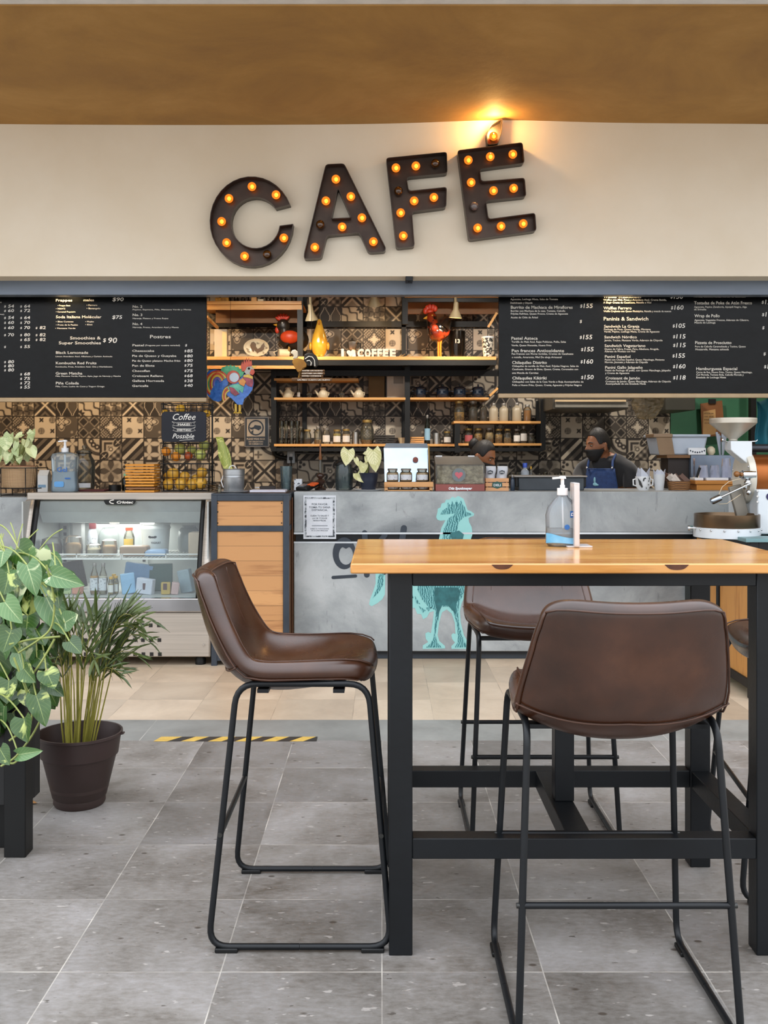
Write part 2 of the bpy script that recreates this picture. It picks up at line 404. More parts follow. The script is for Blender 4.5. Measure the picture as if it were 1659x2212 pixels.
# --- rear wall with patchwork cement tiles
YW = 8.99; TP = .2; XT0 = X(26.3, YW); ZT0 = Z(899.4, YW)
def tone_fns():
    sm = lambda d, w=.02: np.clip(.5-d/w/2, 0, 1)
    def fold(u): return np.abs(u-np.floor(u)-.5)*2            # 1 at the edge, 0 at the middle
    D, Mi, L = .08, .42, 1.0
    def put(base, mask, val): return base*(1-mask)+val*mask
    def star(x, y):
        u = (x*2) % 1; v = (y*2) % 1; a = np.abs(u-.5); b_ = np.abs(v-.5); t = np.full_like(x, Mi)
        t = put(t, sm(a+b_-.25), D); ang = np.arctan2(v-.5, u-.5); r = np.hypot(u-.5, v-.5)
        t = put(t, sm(r-.17-.26*np.abs(np.cos(2*ang))**3), np.where(np.sin(4*ang) > 0, D, .3))
        c_ = np.minimum(np.abs(u-0), np.abs(u-1))+np.minimum(v, 1-v); t = put(t, sm(c_-.28), L*.9); return put(t, sm(np.maximum(a, b_)*-1+.44), np.where((u+v) % 1 > .5, L*.8, D))
    def xstr(x, y):
        a = np.abs(x-.5); b_ = np.abs(y-.5)*1.0; d = np.abs(a-b_); s_ = np.where(a > b_, a-b_, b_-a)
        k = np.floor(s_/.125); t = np.where(k % 2 == 0, L*.95, D); t = np.where(k == 1, D, t); t = np.where(k == 2, Mi, t)
        return np.where(k == 0, np.where(s_ < .06, L, Mi*.7), t)
    def lantern(x, y):
        t = np.full_like(x, D); u = (x*2) % 1
        e = .25+.22*np.cos(2*PI*y*1.0); 
        for q, ph in ((u, 0),):
            w_ = .5*(.5+.45*np.cos(2*PI*(y)))
            t = put(t, sm(np.abs(np.abs(q-.5)-(.06+.40*np.sin(PI*y)**2))-.035), L)
        ctr = sm(np.abs(u-.5)-(.0+.38*np.sin(PI*y)**2)); t = put(t, ctr*(x > .5), .28); return t
    def curvy(x, y):
        d = (x+y-1)/1.414; e = (x-y)/1.414; t = np.full_like(x, L*.85)
        w_ = .20+.07*np.cos(e*14)+.05*np.cos(e*5); t = put(t, sm(np.abs(d)-w_), D); t = put(t, sm(np.abs(d)-w_+.07), L*.8)
        for cx_, cy_ in ((0, 0), (1, 1)):
            r = np.hypot(x-cx_, y-cy_); ang = np.arctan2(y-cy_, x-cx_)
            t = put(t, sm(r-.30-.05*np.cos(ang*12)), D); t = put(t, sm(np.abs(r-.14)-.03), L*.8)
        return t
    def medal(x, y):
        u = np.abs(x-.5); v = np.abs(y-.5); r = np.hypot(u, v); t = np.full_like(x, L*.75)
        q = np.sin(u*46)*np.sin(v*46)+.35*np.cos(r*60); t = put(t, sm(-q+.1, .5), D)
        t = put(t, sm(np.minimum(u, v)+np.maximum(u, v)*.5-.13), L); t = put(t, sm(np.abs(np.maximum(u, v)*.6+np.minimum(u, v)*.9-.24)-.025), D); return t
    def circ(x, y):
        t = np.full_like(x, L*.95)
        for i in range(-1, 3):
            for j in range(-1, 3):
                cx_, cy_ = i*.5+.25*0+.33, j*.5+.33
                if (i+j) % 2 == 0:
                    r = np.hypot(x-cx_+.0, y-cy_); t = put(t, sm(r-.145), D); t = put(t, sm(np.abs(r-.112)-.014), L*.8)
                    c4 = sm(r-.08)*(1-sm(np.minimum(np.abs(x-cx_), np.abs(y-cy_))-.012)); t = put(t, c4, L*.9)
                else:
                    a = np.abs(x-cx_); b_ = np.abs(y-cy_); t = put(t, sm(np.maximum(a, b_)-.09+.6*(.07-np.minimum(1, (a+b_))*.0)*0-.0+np.abs(a-b_)*-.0)*(np.abs(a-b_) < .045), D)
        return t
    def quat(x, y):
        t = np.full_like(x, .3)
        for cx_, cy_ in ((.25, .75), (1.05, -.05), (1.05, 1.3), (-.3, -.05)):
            r = np.hypot(x-cx_, y-cy_); ang = np.arctan2(y-cy_, x-cx_); rr = .34+.09*np.cos(4*ang)
            t = put(t, sm(r-rr), L*.85); t = put(t, sm(r-rr+.05), D); t = put(t, sm(r-rr+.10), L*.85)
            t = put(t, sm(r-.16-.09*np.cos(4*ang+PI)), D); t = put(t, sm(r-.09-.09*np.cos(4*ang+PI)), L*.9)
        t = put(t, sm(np.abs(np.hypot(x-.72, y-.28)-.0)-.06), L*.7); return t
    def diam(x, y):
        t = np.full_like(x, .25)
        for cx_, cy_ in ((.25, .25), (.75, .25), (.25, .75), (.75, .75)):
            d = np.abs(x-cx_)+np.abs(y-cy_); t = put(t, sm(d-.24), L*.8); t = put(t, sm(d-.20), .25); t = put(t, sm(d-.17), D)
        for cx_, cy_ in ((.5, .5), (0, .5), (1, .5), (.5, 0), (.5, 1), (0, 0), (1, 1), (0, 1), (1, 0)):
            d = np.abs(x-cx_)+np.abs(y-cy_)
            if (cx_, cy_) != (.5, .5): t = put(t, sm(d-.13), L*.75)
        return t
    def maze(x, y):
        t = np.full_like(x, L*.85); d = (x+y-1); e = x-y
        up = np.maximum(1-x, 0); k = np.maximum(x, 1-y); 
        st = np.sin(np.minimum(x*1.0, 1-y)*34) ; t = put(t, sm(-st*.1, .1)*(y > x), D)
        r1 = np.hypot(x-.22, y-.22); r2 = np.hypot(x-.8, y-.8); rc = np.hypot(x-.5, y-.5)
        for cx_, cy_ in ((.82, .82), (.18, .18)):
            a = (x-cx_+y-cy_)/1.414; b_ = (x-cx_-(y-cy_))/1.414; el_ = np.sqrt((a/1.5)**2+b_**2)
            t = put(t, sm(el_-.2), L*.9); t = put(t, sm(el_-.165), D); t = put(t, sm(np.minimum(np.abs(a), np.abs(b_))-.018)*sm(el_-.11), L)
        t = put(t, sm(rc-.13), L); t = put(t, sm(rc-.10), D); t = put(t, sm(rc-.06), L)
        fl = np.sin(x*17)*np.sin(y*17+1); t = put(t, sm(fl*.1-.02, .1)*(y < x-.25), D); return t
    def diag(x, y):
        s_ = (x-y+1); k = np.floor(s_*4.5) % 4
        return np.select([k == 0, k == 1, k == 2], [np.full_like(x, L*.9), np.full_like(x, D), np.full_like(x, Mi)], D)
    def petal(x, y):
        t = np.full_like(x, .2); u = (x*2) % 1; v = (y*2) % 1
        for a, b_ in ((u, v), (1-u, v), (u, 1-v), (1-u, 1-v)): pass
        r1 = np.hypot(u, v); r2 = np.hypot(1-u, v); r3 = np.hypot(u, 1-v); r4 = np.hypot(1-u, 1-v); R = .72
        cnt = (r1 < R).astype(float)+(r2 < R)+(r3 < R)+(r4 < R)
        le = np.maximum.reduce([np.minimum(R-r1, R-r2), np.minimum(R-r1, R-r3), np.minimum(R-r2, R-r4), np.minimum(R-r3, R-r4)])
        t = put(t, sm(-le+.0, .03), L*.85); return t
    def floral(x, y):
        t = np.full_like(x, L*.8); r = np.hypot(x-1, y-1); t = put(t, sm(np.abs(r-.72)-.07), D); t = put(t, sm(np.abs(r-.72)-.02), .35)
        for a in (.2, .5, .8):
            cx_, cy_ = 1-.42*math.cos(a*PI/2), 1-.42*math.sin(a*PI/2); q = np.hypot(x-cx_, y-cy_); t = put(t, sm(q-.12), D); t = put(t, sm(q-.05), L)
        q = np.hypot(x-.22, y-.25); an = np.arctan2(y-.25, x-.22); t = put(t, sm(q-.12-.06*np.cos(an*4)), Mi*.8); return t
    def flower(x, y):
        t = np.full_like(x, L*.75); r = np.hypot(x-.5, y-.5); an = np.arctan2(y-.5, x-.5)
        pt = .08+.42*np.abs(np.cos(an*2))**1.5; t = put(t, sm(r-pt), Mi*.7); pt2 = .05+.5*np.abs(np.sin(an*2))**4
        t = put(t, sm(np.abs(r-pt)-.02), D); t = put(t, sm(r-pt2*.9), L*.6)
        c_ = np.minimum(x, 1-x)+np.minimum(y, 1-y); return put(t, sm(c_-.14), D)
    def curvy2(x, y):
        t = np.full_like(x, L*.8); d = (x+y-1)/1.414; e = (x-y)/1.414
        w_ = .24-.10*np.cos(e*8); t = put(t, sm(np.abs(d-.05)-w_), D); t = put(t, sm(np.abs(d-.05)-w_+.055), L*.85)
        r = np.hypot(x-1, y); t = put(t, sm(np.abs(r-.34)-.05), .4); t = put(t, sm(r-.12), D)
        for cx_, cy_ in ((.15, .9), (.3, .8), (.12, .7), (.9, .35)): t = put(t, sm(np.hypot(x-cx_, y-cy_)-.07), D)
        return t
    def xcross(x, y):
        a = np.abs(x-.5); b_ = np.abs(y-.5); s_ = np.abs(a-b_); t = np.where(s_ < .09, D, Mi); t = np.where((s_ < .09) & (a+b_ > .0), np.where(x-y > 0, .1, .12), t)
        m = np.maximum(a, b_); t = np.where((s_ >= .09) & (s_ < .22), L*.8, t); t = np.where((s_ >= .22), np.where(a > b_, D, L*.55), t); return t
    A = [star, xstr, lantern, curvy]; Bq = [medal, circ, quat, diam]; Cq = [maze, diag, petal, floral]; Dq = [flower, curvy2, maze, xcross]
    return [A, Bq, Cq, Dq]
def tile_wall():
    rows = tone_fns(); N = 30
    c0, c1 = -4, 30; r0, r1 = -8, 6       # row 0 starts at ZT0 and goes down (row index grows downwards): row -1 = A, 0 = B, 1 = C, 2 = D
    g = (np.arange(N)+.5)/N; gx, gy = np.meshgrid(g, g, indexing='xy')
    cache = {}
    V = []; T = []; FC = []; k = 0
    edge = np.array([0]+list((np.arange(N-1)+1)/(N))+[1.0]); ex, ey = np.meshgrid(edge, edge, indexing='xy'); ne = N+1
    base = np.array([(j*ne+i, j*ne+i+1, (j+1)*ne+i+1, (j+1)*ne+i) for j in range(N) for i in range(N)])
    grout = (np.minimum(np.minimum(ex, 1-ex), np.minimum(ey, 1-ey)) < .012)
    for r in range(r0, r1):
        for c in range(c0, c1):
            fi = (r+1) % 4; ci = c % 4
            if (fi, ci) not in cache:
                t = rows[fi][ci](np.clip(ex, .012, .988), np.clip(ey, .012, .988)); t = np.where(grout, .0, t); cache[(fi, ci)] = t.ravel()
            x = XT0+c*TP+ex*TP; z = ZT0-(r+1)*TP+ey*TP
            V.append(np.stack([x.ravel(), np.full(ex.size, YW), z.ravel()], 1)); T.append(cache[(fi, ci)]); FC.append(base+k); k += ex.size
    V = np.concatenate(V).astype(np.float32); T = np.concatenate(T).astype(np.float32); FC = np.concatenate(FC)
    me = bpy.data.meshes.new('wall_back'); me.vertices.add(len(V)); me.vertices.foreach_set('co', V.ravel())
    me.loops.add(FC.size); me.loops.foreach_set('vertex_index', FC.ravel().astype(np.int32))
    me.polygons.add(len(FC)); me.polygons.foreach_set('loop_start', np.arange(0, FC.size, 4, dtype=np.int32))
    me.update(calc_edges=True); a = me.attributes.new('tone', 'FLOAT', 'POINT'); a.data.foreach_set('value', T)
    t = NT('patchwork_tile'); at = t.n('ShaderNodeAttribute', attribute_name='tone')
    c = t.ramp(at.outputs['Fac'], [(.0, '16120f'), (.15, '221d19'), (.45, '675e53'), (1.0, 'cdc0ab')])
    c = t.mix(t.math('MULTIPLY', t.noise(t.coord('World'), 6, 4), .2), c, '5b5249')
    t.bsdf(c, .55, 0, .4, None); me.materials.append(t.m)
    o = bpy.data.objects.new('wall_back', me); COL.objects.link(o); struct(o)
tile_wall()
XG = X(1448, YW); green = mat('green_paint', '2f6b4c', .6, 0, '2a5f45', 2)
struct(B().box(XG, 4.6, YW-.01, YW+.05, 0, 3.3).obj('wall_back', green, smooth=0))
struct(B().box(-4.6, XG, YW+.004, YW+.1, 0, 3.3).obj('wall_back', mat('dark_backing', '2b2825', .8), smooth=0))
struct(B().box(-4.6, -4.5, 4.53, 9.1, 0, 3.3).obj('wall_left', tn.m, smooth=0))
struct(B().box(4.5, 4.6, 4.53, 9.1, 0, 3.3).obj('wall_right', tn.m, smooth=0))
# kitchen rear worktop behind the counter
wk = mat('dark_worktop', '2e2c2a', .4, .1)
cbx = thing('back_worktop', 'dark worktop along the tiled wall behind the counter', 'worktop', (0, 8.7, 0))
B().box(-2.9, X(1440, 8.5), 8.35, YW-.02, .86, .9).obj('top', wk, cbx, bevel=.003)
B().box(-2.88, X(1438, 8.5), 8.42, YW-.03, 0, .86).obj('body', black_paint, cbx)
# lamps of the kitchen: rail spots are built below with their housings
# ================================================================ MARQUEE LETTERS
tin = mat('dark_tin', '4c4037', .36, .6, '352b26', 4, .05, 20)
YL = YF-.075
def LP(q): return (X(q[0]/2.127+420, YL), Z(q[1]/2.127+240, YL))
def inset(poly, d):
    n = len(poly); out = []
    ar = sum(poly[i][0]*poly[(i+1) % n][1]-poly[(i+1) % n][0]*poly[i][1] for i in range(n)); sg = 1 if ar > 0 else -1
    for i in range(n):
        a, b, c = Vector(poly[i-1]), Vector(poly[i]), Vector(poly[(i+1) % n])
        e0 = (b-a).normalized(); e1 = (c-b).normalized()
        n0 = Vector((-e0.y, e0.x)); n1 = Vector((-e1.y, e1.x)); m = (n0+n1)
        if m.length < 1e-6: m = n0
        m.normalize(); k = d*sg/max(.35, m.dot(n0)); out.append((b.x+m.x*k, b.y+m.y*k))
    return out
def roundpoly(pts, r, n=3):
    N = len(pts); o = []
    for i in range(N):
        a, b, c = Vector(pts[i-1]), Vector(pts[i]), Vector(pts[(i+1) % N])
        d0 = (a-b); d1 = (c-b); q = min(r, d0.length*.4, d1.length*.4); p0 = b+d0.normalized()*q; p1 = b+d1.normalized()*q
        for k in range(n+1):
            t = k/n; v = p0.lerp(b, t).lerp(b.lerp(p1, t), t); o.append((v.x, v.y))
    return o
amber = NT('amber_bulb_glass')
_tr = amber.n('ShaderNodeBsdfTransparent'); _tr.inputs[0].default_value = lin('ff9a28')
_em = amber.n('ShaderNodeEmission'); _em.inputs[0].default_value = (1, .33, .03, 1); _em.inputs[1].default_value = .62
_gl = amber.n('ShaderNodeBsdfGlossy'); _gl.inputs['Roughness'].default_value = .05
_m = amber.n('ShaderNodeMixShader'); _m.inputs[0].default_value = .5; amber.l(_tr.outputs[0], _m.inputs[1]); amber.l(_em.outputs[0], _m.inputs[2])
_m2 = amber.n('ShaderNodeMixShader'); _m2.inputs[0].default_value = .06; amber.l(_m.outputs[0], _m2.inputs[1]); amber.l(_gl.outputs[0], _m2.inputs[2]); amber.l(_m2.outputs[0], amber.out.inputs[0])
amber_off = glass('unlit_amber_glass', 'c08a3a', .05, .3, '7a4a18', 3)
clear_bulb = glass('unlit_clear_bulb', 'c8c0c0', .05, .35, 'a89a98', 3)
amber = amber.m
fil = emit('bulb_filament', (1, .72, .28), 6)
def letter(nm, label, polys, holes, bulbs, off_=(), par=None):
    allp = [p for q in polys for p in q]
    cx = sum(LP(p)[0] for p in allp)/len(allp); cz = min(LP(p)[1] for p in allp)
    t = thing('marquee_letter', label, 'sign letter', (cx, YF, cz), 'lit café letters on the fascia')
    bk = B(); rim = B()
    for poly in polys:
        pw = roundpoly([LP(p) for p in poly], .018) if len(poly) < 30 else [LP(p) for p in poly]
        hs = [roundpoly([LP(p) for p in h], .01) for h in holes]
        if hs:       # plate with a hole: bridge
            h = hs[0]; i0 = max(range(len(pw)), key=lambda i: pw[i][1]); j0 = max(range(len(h)), key=lambda i: h[i][1])
            def area(p): return sum(p[i][0]*p[(i+1) % len(p)][1]-p[(i+1) % len(p)][0]*p[i][1] for i in range(len(p)))
            if area(pw)*area(h) > 0: h = h[::-1]; j0 = len(h)-1-j0
            ring = pw[i0:]+pw[:i0+1]+h[j0:]+h[:j0+1]
            bk.prism(ring, YF-.012, YF-.002)
        else: bk.prism(pw, YF-.012, YF-.002)
        for k, lp in enumerate([pw]+hs):
            q = inset(lp, .004 if k == 0 else -.004); n = len(lp)
            v = [(x, YL, z) for x, z in lp]+[(x, YF-.002, z) for x, z in lp]+[(x, YL, z) for x, z in q]+[(x, YF-.012, z) for x, z in q]
            f = []
            for i in range(n):
                j = (i+1) % n; f += [(i, i+n, j+n, j), (i+2*n, j+2*n, j+3*n, i+3*n), (i, j, j+2*n, i+2*n)]
            rim.add(v, f)
    bk.obj('back_plate', tin, t, smooth=0); rim.obj('rim', tin, t, smooth=30)
    for i, q in enumerate(bulbs):
        x, z = LP(q); c = (x, YF-.052, z)
        lit = i not in off_
        g = B().ball(c, .027, 16, 12).obj('bulb', amber if lit else (clear_bulb if nm == 'E' else amber_off), t, smooth=80, label=None if lit else 'unlit bulb')
        B().cyl((x, YF-.012, z), .014, .022, 12, axis=(0, -1, 0)).obj('socket', black_paint, g)
        if lit: B().ball((x+.002, YF-.056, z-.002), (.011, .011, .013), 10, 8).obj('filament', fil, g, smooth=80)
    return t
co_ = []
for k in range(33):
    a = math.radians(22+k*(357-22)/32); co_.append((262+192*math.cos(a)+.0*k, 507-207*math.sin(a)))
ci_ = []
for k in range(29):
    a = math.radians(34+k*(353-34)/28); ci_.append((280+112*math.cos(a), 512-117*math.sin(a)))
cpoly = co_+ci_[::-1]
letter('C', 'lit metal letter C, leftmost letter of the café sign, open ring with eight bulbs', [cpoly], [], [(262, 342), (156, 397), (373, 380), (122, 503), (145, 601), (228, 663), (332, 655), (409, 579)], (6,))
letter('A', 'lit metal letter A, tilted, with a triangular hole', [[(603, 244), (688, 240), (880, 628), (874, 645), (800, 650), (757, 558), (608, 572), (582, 676), (503, 680), (503, 655)]], [[(660, 356), (630, 492), (718, 488)]],
       [(649, 308), (603, 408), (718, 388), (769, 486), (577, 517), (678, 528), (552, 622), (822, 596)], (4,))
letter('F', 'lit metal letter F, tilted, between the A and the E', [[(880, 215), (1160, 187), (1163, 285), (975, 303), (985, 366), (1160, 348), (1157, 442), (1000, 462), (1012, 622), (927, 630)]], [],
       [(926, 256), (1018, 247), (1108, 235), (938, 362), (948, 463), (1010, 408), (1101, 392), (960, 569)], (2, 3))
letter('E', 'lit metal letter E, rightmost letter, with a flame shaped accent on top', [[(1208, 180), (1508, 143), (1517, 238), (1312, 265), (1318, 322), (1518, 306), (1525, 392), (1340, 412), (1352, 495), (1566, 467), (1572, 550), (1262, 592)],
       [(1347, 156), (1340, 105), (1362, 62), (1416, 32), (1414, 92), (1396, 150)]], [],
       [(1260, 220), (1361, 204), (1465, 193), (1273, 323), (1376, 361), (1469, 350), (1287, 432), (1303, 533), (1411, 525), (1513, 513), (1376, 110)], (6,))
_p = LP((1376, 90)); light('accent_bulb_light', 'POINT', (_p[0], YF-.11, _p[1]+.03), 3.2, (1, .55, .18), .02)
# ================================================================ MENU BOARDS
YM = 6.55
def board_mat(nm):
    t = NT(nm); co = t.coord('World'); f = t.noise(co, 5, 6, .6, .6)
    c = t.ramp(f, [(.35, '08090a'), (.65, '0e1012')])
    t.bsdf(c, .2, 0, .2, t.noise(co, 16, 5, .6), .12, .01); return t.m
bmt = board_mat('glossy_black_board')
chalk = mat('white_lettering', 'e9e4da', .6, 0, 'dcd6ca', 30); chalk2 = mat('handwritten_white', 'f2efe8', .6)
gold_edge = mat('tan_board_edge', 'b79f7c', .5)
def board(label, x0, x1, ytop, ybot, entries, prices, s, ox, oy):
    t = thing('menu_board', label, 'menu board', ((x0+x1)/2, YM, ybot))
    B().box(x0, x1, YM, YM+.025, ybot, ytop).obj('panel', bmt, t, bevel=.002)
    B().box(x0, x1, YM-.004, YM+.05, ybot-.028, ybot).obj('lower_rail', gold_edge, t, bevel=.003)
    for e in entries:
        b = B(); xa, yb, xb, h, tx = e; b.text(tx, P(ox+xa/s, oy+yb/s, YM-.0015), X(ox+xb/s, YM)-X(ox+xa/s, YM), h/s/F*YM, .012); b.obj('text_line', chalk, t, smooth=0)
    for e in prices:
        b = B(); xa, yb, xb, h, tx = e; b.text(tx, P(ox+xa/s, oy+yb/s, YM-.002), X(ox+xb/s, YM)-X(ox+xa/s, YM), h/s/F*YM, .012, shear=.12); b.obj('handwritten_price', chalk2, t, smooth=0)
    return t
E1 = [(445, 115, 575, 20, 'Frappes'), (665, 113, 748, 20, 'males'), (460, 153, 560, 12, '• Frappe Base'), (445, 178, 520, 12, '• M&M’S'), (445, 203, 600, 12, '• Caramel Popcorn'), (690, 150, 775, 12, '• Ferrero'), (690, 176, 800, 12, '• Banangelo'),
      (445, 248, 808, 22, 'Soda Italiana Molécular'), (445, 281, 585, 12, '• Blue Curacao'), (445, 307, 620, 12, '• Fruta de la Pasión'), (440, 334, 600, 12, '• Manzana Verde'), (680, 281, 748, 12, '• Mojito'), (680, 305, 735, 12, '• Kiwi'),
      (558, 417, 802, 24, 'Smoothies &'), (468, 456, 804, 24, 'Super Smoothies'), (445, 532, 702, 21, 'Black Lemonade'), (443, 558, 895, 11, 'Limon Arandano Azul, Albahaca y Carbón Activado'),
      (445, 615, 768, 21, 'Kombucha Red Fruits'), (443, 640, 895, 11, 'Kombucha, Fresa, Arandano Azul, Chia y Hierbabuena'), (443, 697, 656, 21, 'Green Matcha'), (443, 715, 962, 11, 'Piña, Manzana Verde, Pepino, Apio, Jugo de Naranja y Matcha'),
      (445, 775, 628, 21, 'Piña Colada'), (443, 797, 832, 11, 'Piña, Coco, Leche de Coco y Yogurt Griego'),
      (1057, 165, 1133, 20, 'No. 2'), (1057, 185, 1522, 11, 'Pepino, Espinaca, Piña, Manzana Verde y Menta'), (1057, 231, 1133, 20, 'No. 3'), (1057, 255, 1340, 11, 'Naranja, Platano y Frutos Rojos'), (1057, 303, 1133, 20, 'No. 4'), (1057, 326, 1423, 11, 'Naranja, Fresas, Arandano Azul y Menta'),
      (1195, 408, 1360, 27, 'Postres'), (1055, 472, 1146, 18, 'Pastel'), (1156, 470, 1433, 12, '(Pregunta por nuestra variedad)'), (1053, 516, 1228, 17, 'Cheesecake'), (1053, 556, 1405, 17, 'Pie de Queso y Guayaba'), (1053, 595, 1437, 16, 'Pie de Queso platano Macho frito'),
      (1053, 634, 1231, 17, 'Pan de Elote'), (1053, 676, 1194, 17, 'Chocoflan'), (1053, 716, 1300, 17, 'Croissant Relleno'), (1053, 755, 1307, 17, 'Galleta Horneada'), (1053, 795, 1182, 17, 'Gericalla'), (0, 222, 34, 10, 'res)'), (0, 126, 12, 10, 'n)')]
P1 = []
for y, q in ((162, '54 64'), (197, '60 72'), (253, '54 64'), (292, '60 70'), (333, '60 70 82'), (390, '70 80 82'), (428, '- 65 82'), (484, '* 55'), (605, '80'), (637, '80'), (670, '80'), (702, '- 68'), (738, '- 75'), (773, '- 72'), (806, '- 55')):
    for k, v in enumerate(q.split()):
        x = (32, 160, 283)[k]
        if v == '-': continue
        P1.append((x, y, x+16, 16, '$'))
        if v != '*': P1.append((x+32, y+2, x+80, 25, v))
P1 += [(895, 112, 985, 30, '$90'), (893, 253, 973, 28, '$75'), (820, 437, 845, 30, '$'), (862, 445, 933, 44, '90'), (1474, 472, 1490, 18, '$')]
for y, v in ((520, '85'), (560, '80'), (597, '80'), (635, '75'), (678, '75'), (718, '68'), (758, '38'), (795, '40')): P1 += [(1468, y-3, 1485, 17, '$'), (1490, y, 1535, 24, v)]
board('wide glossy black menu board with drinks, smoothies and desserts on the left', -4.3, X(446, YM), ZBB+.15, Z(859, YM), E1, P1, 3.687, 0, 620)
E2 = [(118, 60, 438, 11, 'Bagel con Huevo Revuelto, Tocino, Queso Crema,'), (118, 78, 402, 11, 'Aguacate, Lechuga Mixta, Salsa de Tomate'), (118, 100, 250, 11, 'Deshidratado y Chipotle'), (120, 130, 490, 19, 'Burrito de Machaca de Miraflores'),
      (120, 148, 446, 11, 'Burrito con Machaca de la casa, Tomate, Cebolla'), (120, 165, 462, 11, 'Frijoles Refritos, Queso Fresco, Crema de Aguacate'), (120, 187, 282, 11, 'Aceite de Chile de Árbol'),
      (124, 315, 281, 18, 'Pastel Azteca'), (124, 333, 450, 11, 'Tortilla de Maíz Azul, Rajas Poblanas, Pollo, Salsa'), (124, 354, 363, 11, 'Verde, Queso Menonita, Huevo Frito'), (126, 389, 439, 18, 'Pan frances Antioxidante'), (126, 405, 494, 11, 'Pan Frances con Moras Surtidas, Cremas de Cacahuate'),
      (126, 425, 424, 11, 'o nutella, Amaranto, Miel De abeja Artesanal'), (128, 460, 336, 18, 'Chilaquiles Distrito'), (128, 478, 526, 11, 'Chilaquiles de tortilla de Maíz Azul, Frijoles Negros, Salsa de'), (128, 497, 523, 11, 'Cacahuate, Granos de Elote, Queso, Crema, Coronados con'),
      (128, 519, 285, 11, 'una Mezcla de Carnitas'), (129, 553, 334, 18, 'Chilaquiles Kikiriki'), (129, 572, 555, 11, 'Chilaquiles con Salsa de la Casa Verde o Roja Acompañados de'), (129, 592, 545, 11, 'Pollo o Huevo Frito, Queso, Crema, Aguacate y Frijoles Negros'),
      (674, 66, 900, 18, 'Waffles Tradicionales'), (674, 82, 1052, 11, 'Waffles con Miel, Fresa y Arandano Azul, Crema Batida,'), (674, 98, 960, 11, 'A Elegir Crema de Cacahuate, Nutella o Miel'), (675, 134, 843, 18, 'Waffles Ferrero'), (675, 150, 1080, 11, 'Waffle Crujiente con Queso Filadelphia, Nutella y mezcla de nueces'),
      (676, 200, 943, 22, 'Paninis & Sandwich'), (678, 243, 890, 17, 'Sandwich La Granja'), (678, 258, 957, 11, 'Pechuga de Pavo, Queso Panela, Manzana'), (678, 272, 1010, 11, 'Verde, Pepino, Lechuga Mixta, Crema de Aguacate'), (680, 307, 874, 17, 'Sandwich Nórdico'), (680, 324, 1028, 11, 'Jamón, Tocino, Manzana Verde, Aderezo de Chipotle'),
      (681, 359, 926, 17, 'Sandwich Vegetariano'), (681, 376, 1007, 11, 'Queso de Cabra, Fresas, Pera, Albahaca, Arugula,'), (681, 390, 865, 11, 'Aderezo de Mostaza con Miel'), (683, 424, 836, 17, 'Panini Español'), (683, 440, 1040, 11, 'Panini con Chorizo Español, Queso Manchego, Pimiento'), (683, 455, 940, 11, 'Morrón, Jitomate y Aderezo de Chipotle'),
      (685, 489, 909, 17, 'Panini Gallo Jalapeño'), (685, 504, 1077, 11, 'Panini de Pechuga de pollo, con Queso Manchego, Jalapeño'), (685, 520, 829, 11, 'y Crema de Aguacate'), (687, 553, 892, 17, 'Croissant de Jamón'), (687, 570, 1078, 11, 'Croissant de Jamón, Queso Manchego, Aderezo de Chipotle'), (687, 584, 928, 11, 'Acompañado de una Ensalada Mixta'),
      (1216, 62, 1526, 11, 'Morada, Cebollin, Menta, Aderezo de Cacahuate'), (1217, 104, 1563, 19, 'Tostadas de Poke de Atún Fresco'), (1217, 124, 1532, 11, 'Aguacate, Pepino Zanahoria, Ajonjolí Negro, Alga'), (1217, 139, 1290, 11, 'de Sriracha'), (1219, 181, 1370, 19, 'Wrap de Pollo'), (1219, 203, 1545, 11, 'Aguacate, Vegetales Frescos, Aderezo de Cilantro,'),
      (1219, 218, 1345, 11, 'Mezcla de Lechuga'), (1223, 341, 1441, 18, 'Pizzeta de Prosciutto'), (1223, 361, 1526, 11, 'Pure de Cebolla Caramelizada y Tocino, Queso'), (1225, 378, 1425, 11, 'Mozzarella, Manzana salteada'), (1230, 497, 1475, 18, 'Hamburguesa Espacial'), (1230, 515, 1565, 11, 'Carne de Res, Huevo Frito, Tocino, Queso Manchego,'), (1230, 530, 1514, 11, 'Col Morada, Tomate Bola, Cebolla Morada y'), (1230, 546, 1408, 11, 'Ensalada de Lechuga Mixta')]
P2 = []
for x, y, v in ((535, 125, '155'), (532, 217, ''), (532, 312, '155'), (540, 385, '155'), (537, 458, '160'), (540, 552, '150'), (1075, 70, '150'), (1078, 135, '160'), (1088, 244, '105'), (1090, 308, '115'), (1091, 360, '115'), (1087, 423, '155'), (1090, 487, '160'), (1091, 554, '118'), (1621, 102, '125'), (1623, 176, '115'), (1624, 255, ''), (1632, 411, ''), (1635, 488, '165')):
    P2.append((x, y-3, x+14, 18, '$'))
    if v: P2.append((x+20, y, x+76, 27, v))
board('wide glossy black menu board with breakfast, paninis and burgers on the right', X(1077, YM), 4.3, ZBB+.15, Z(850, YM), E2, P2, 2.77, 1060, 620)
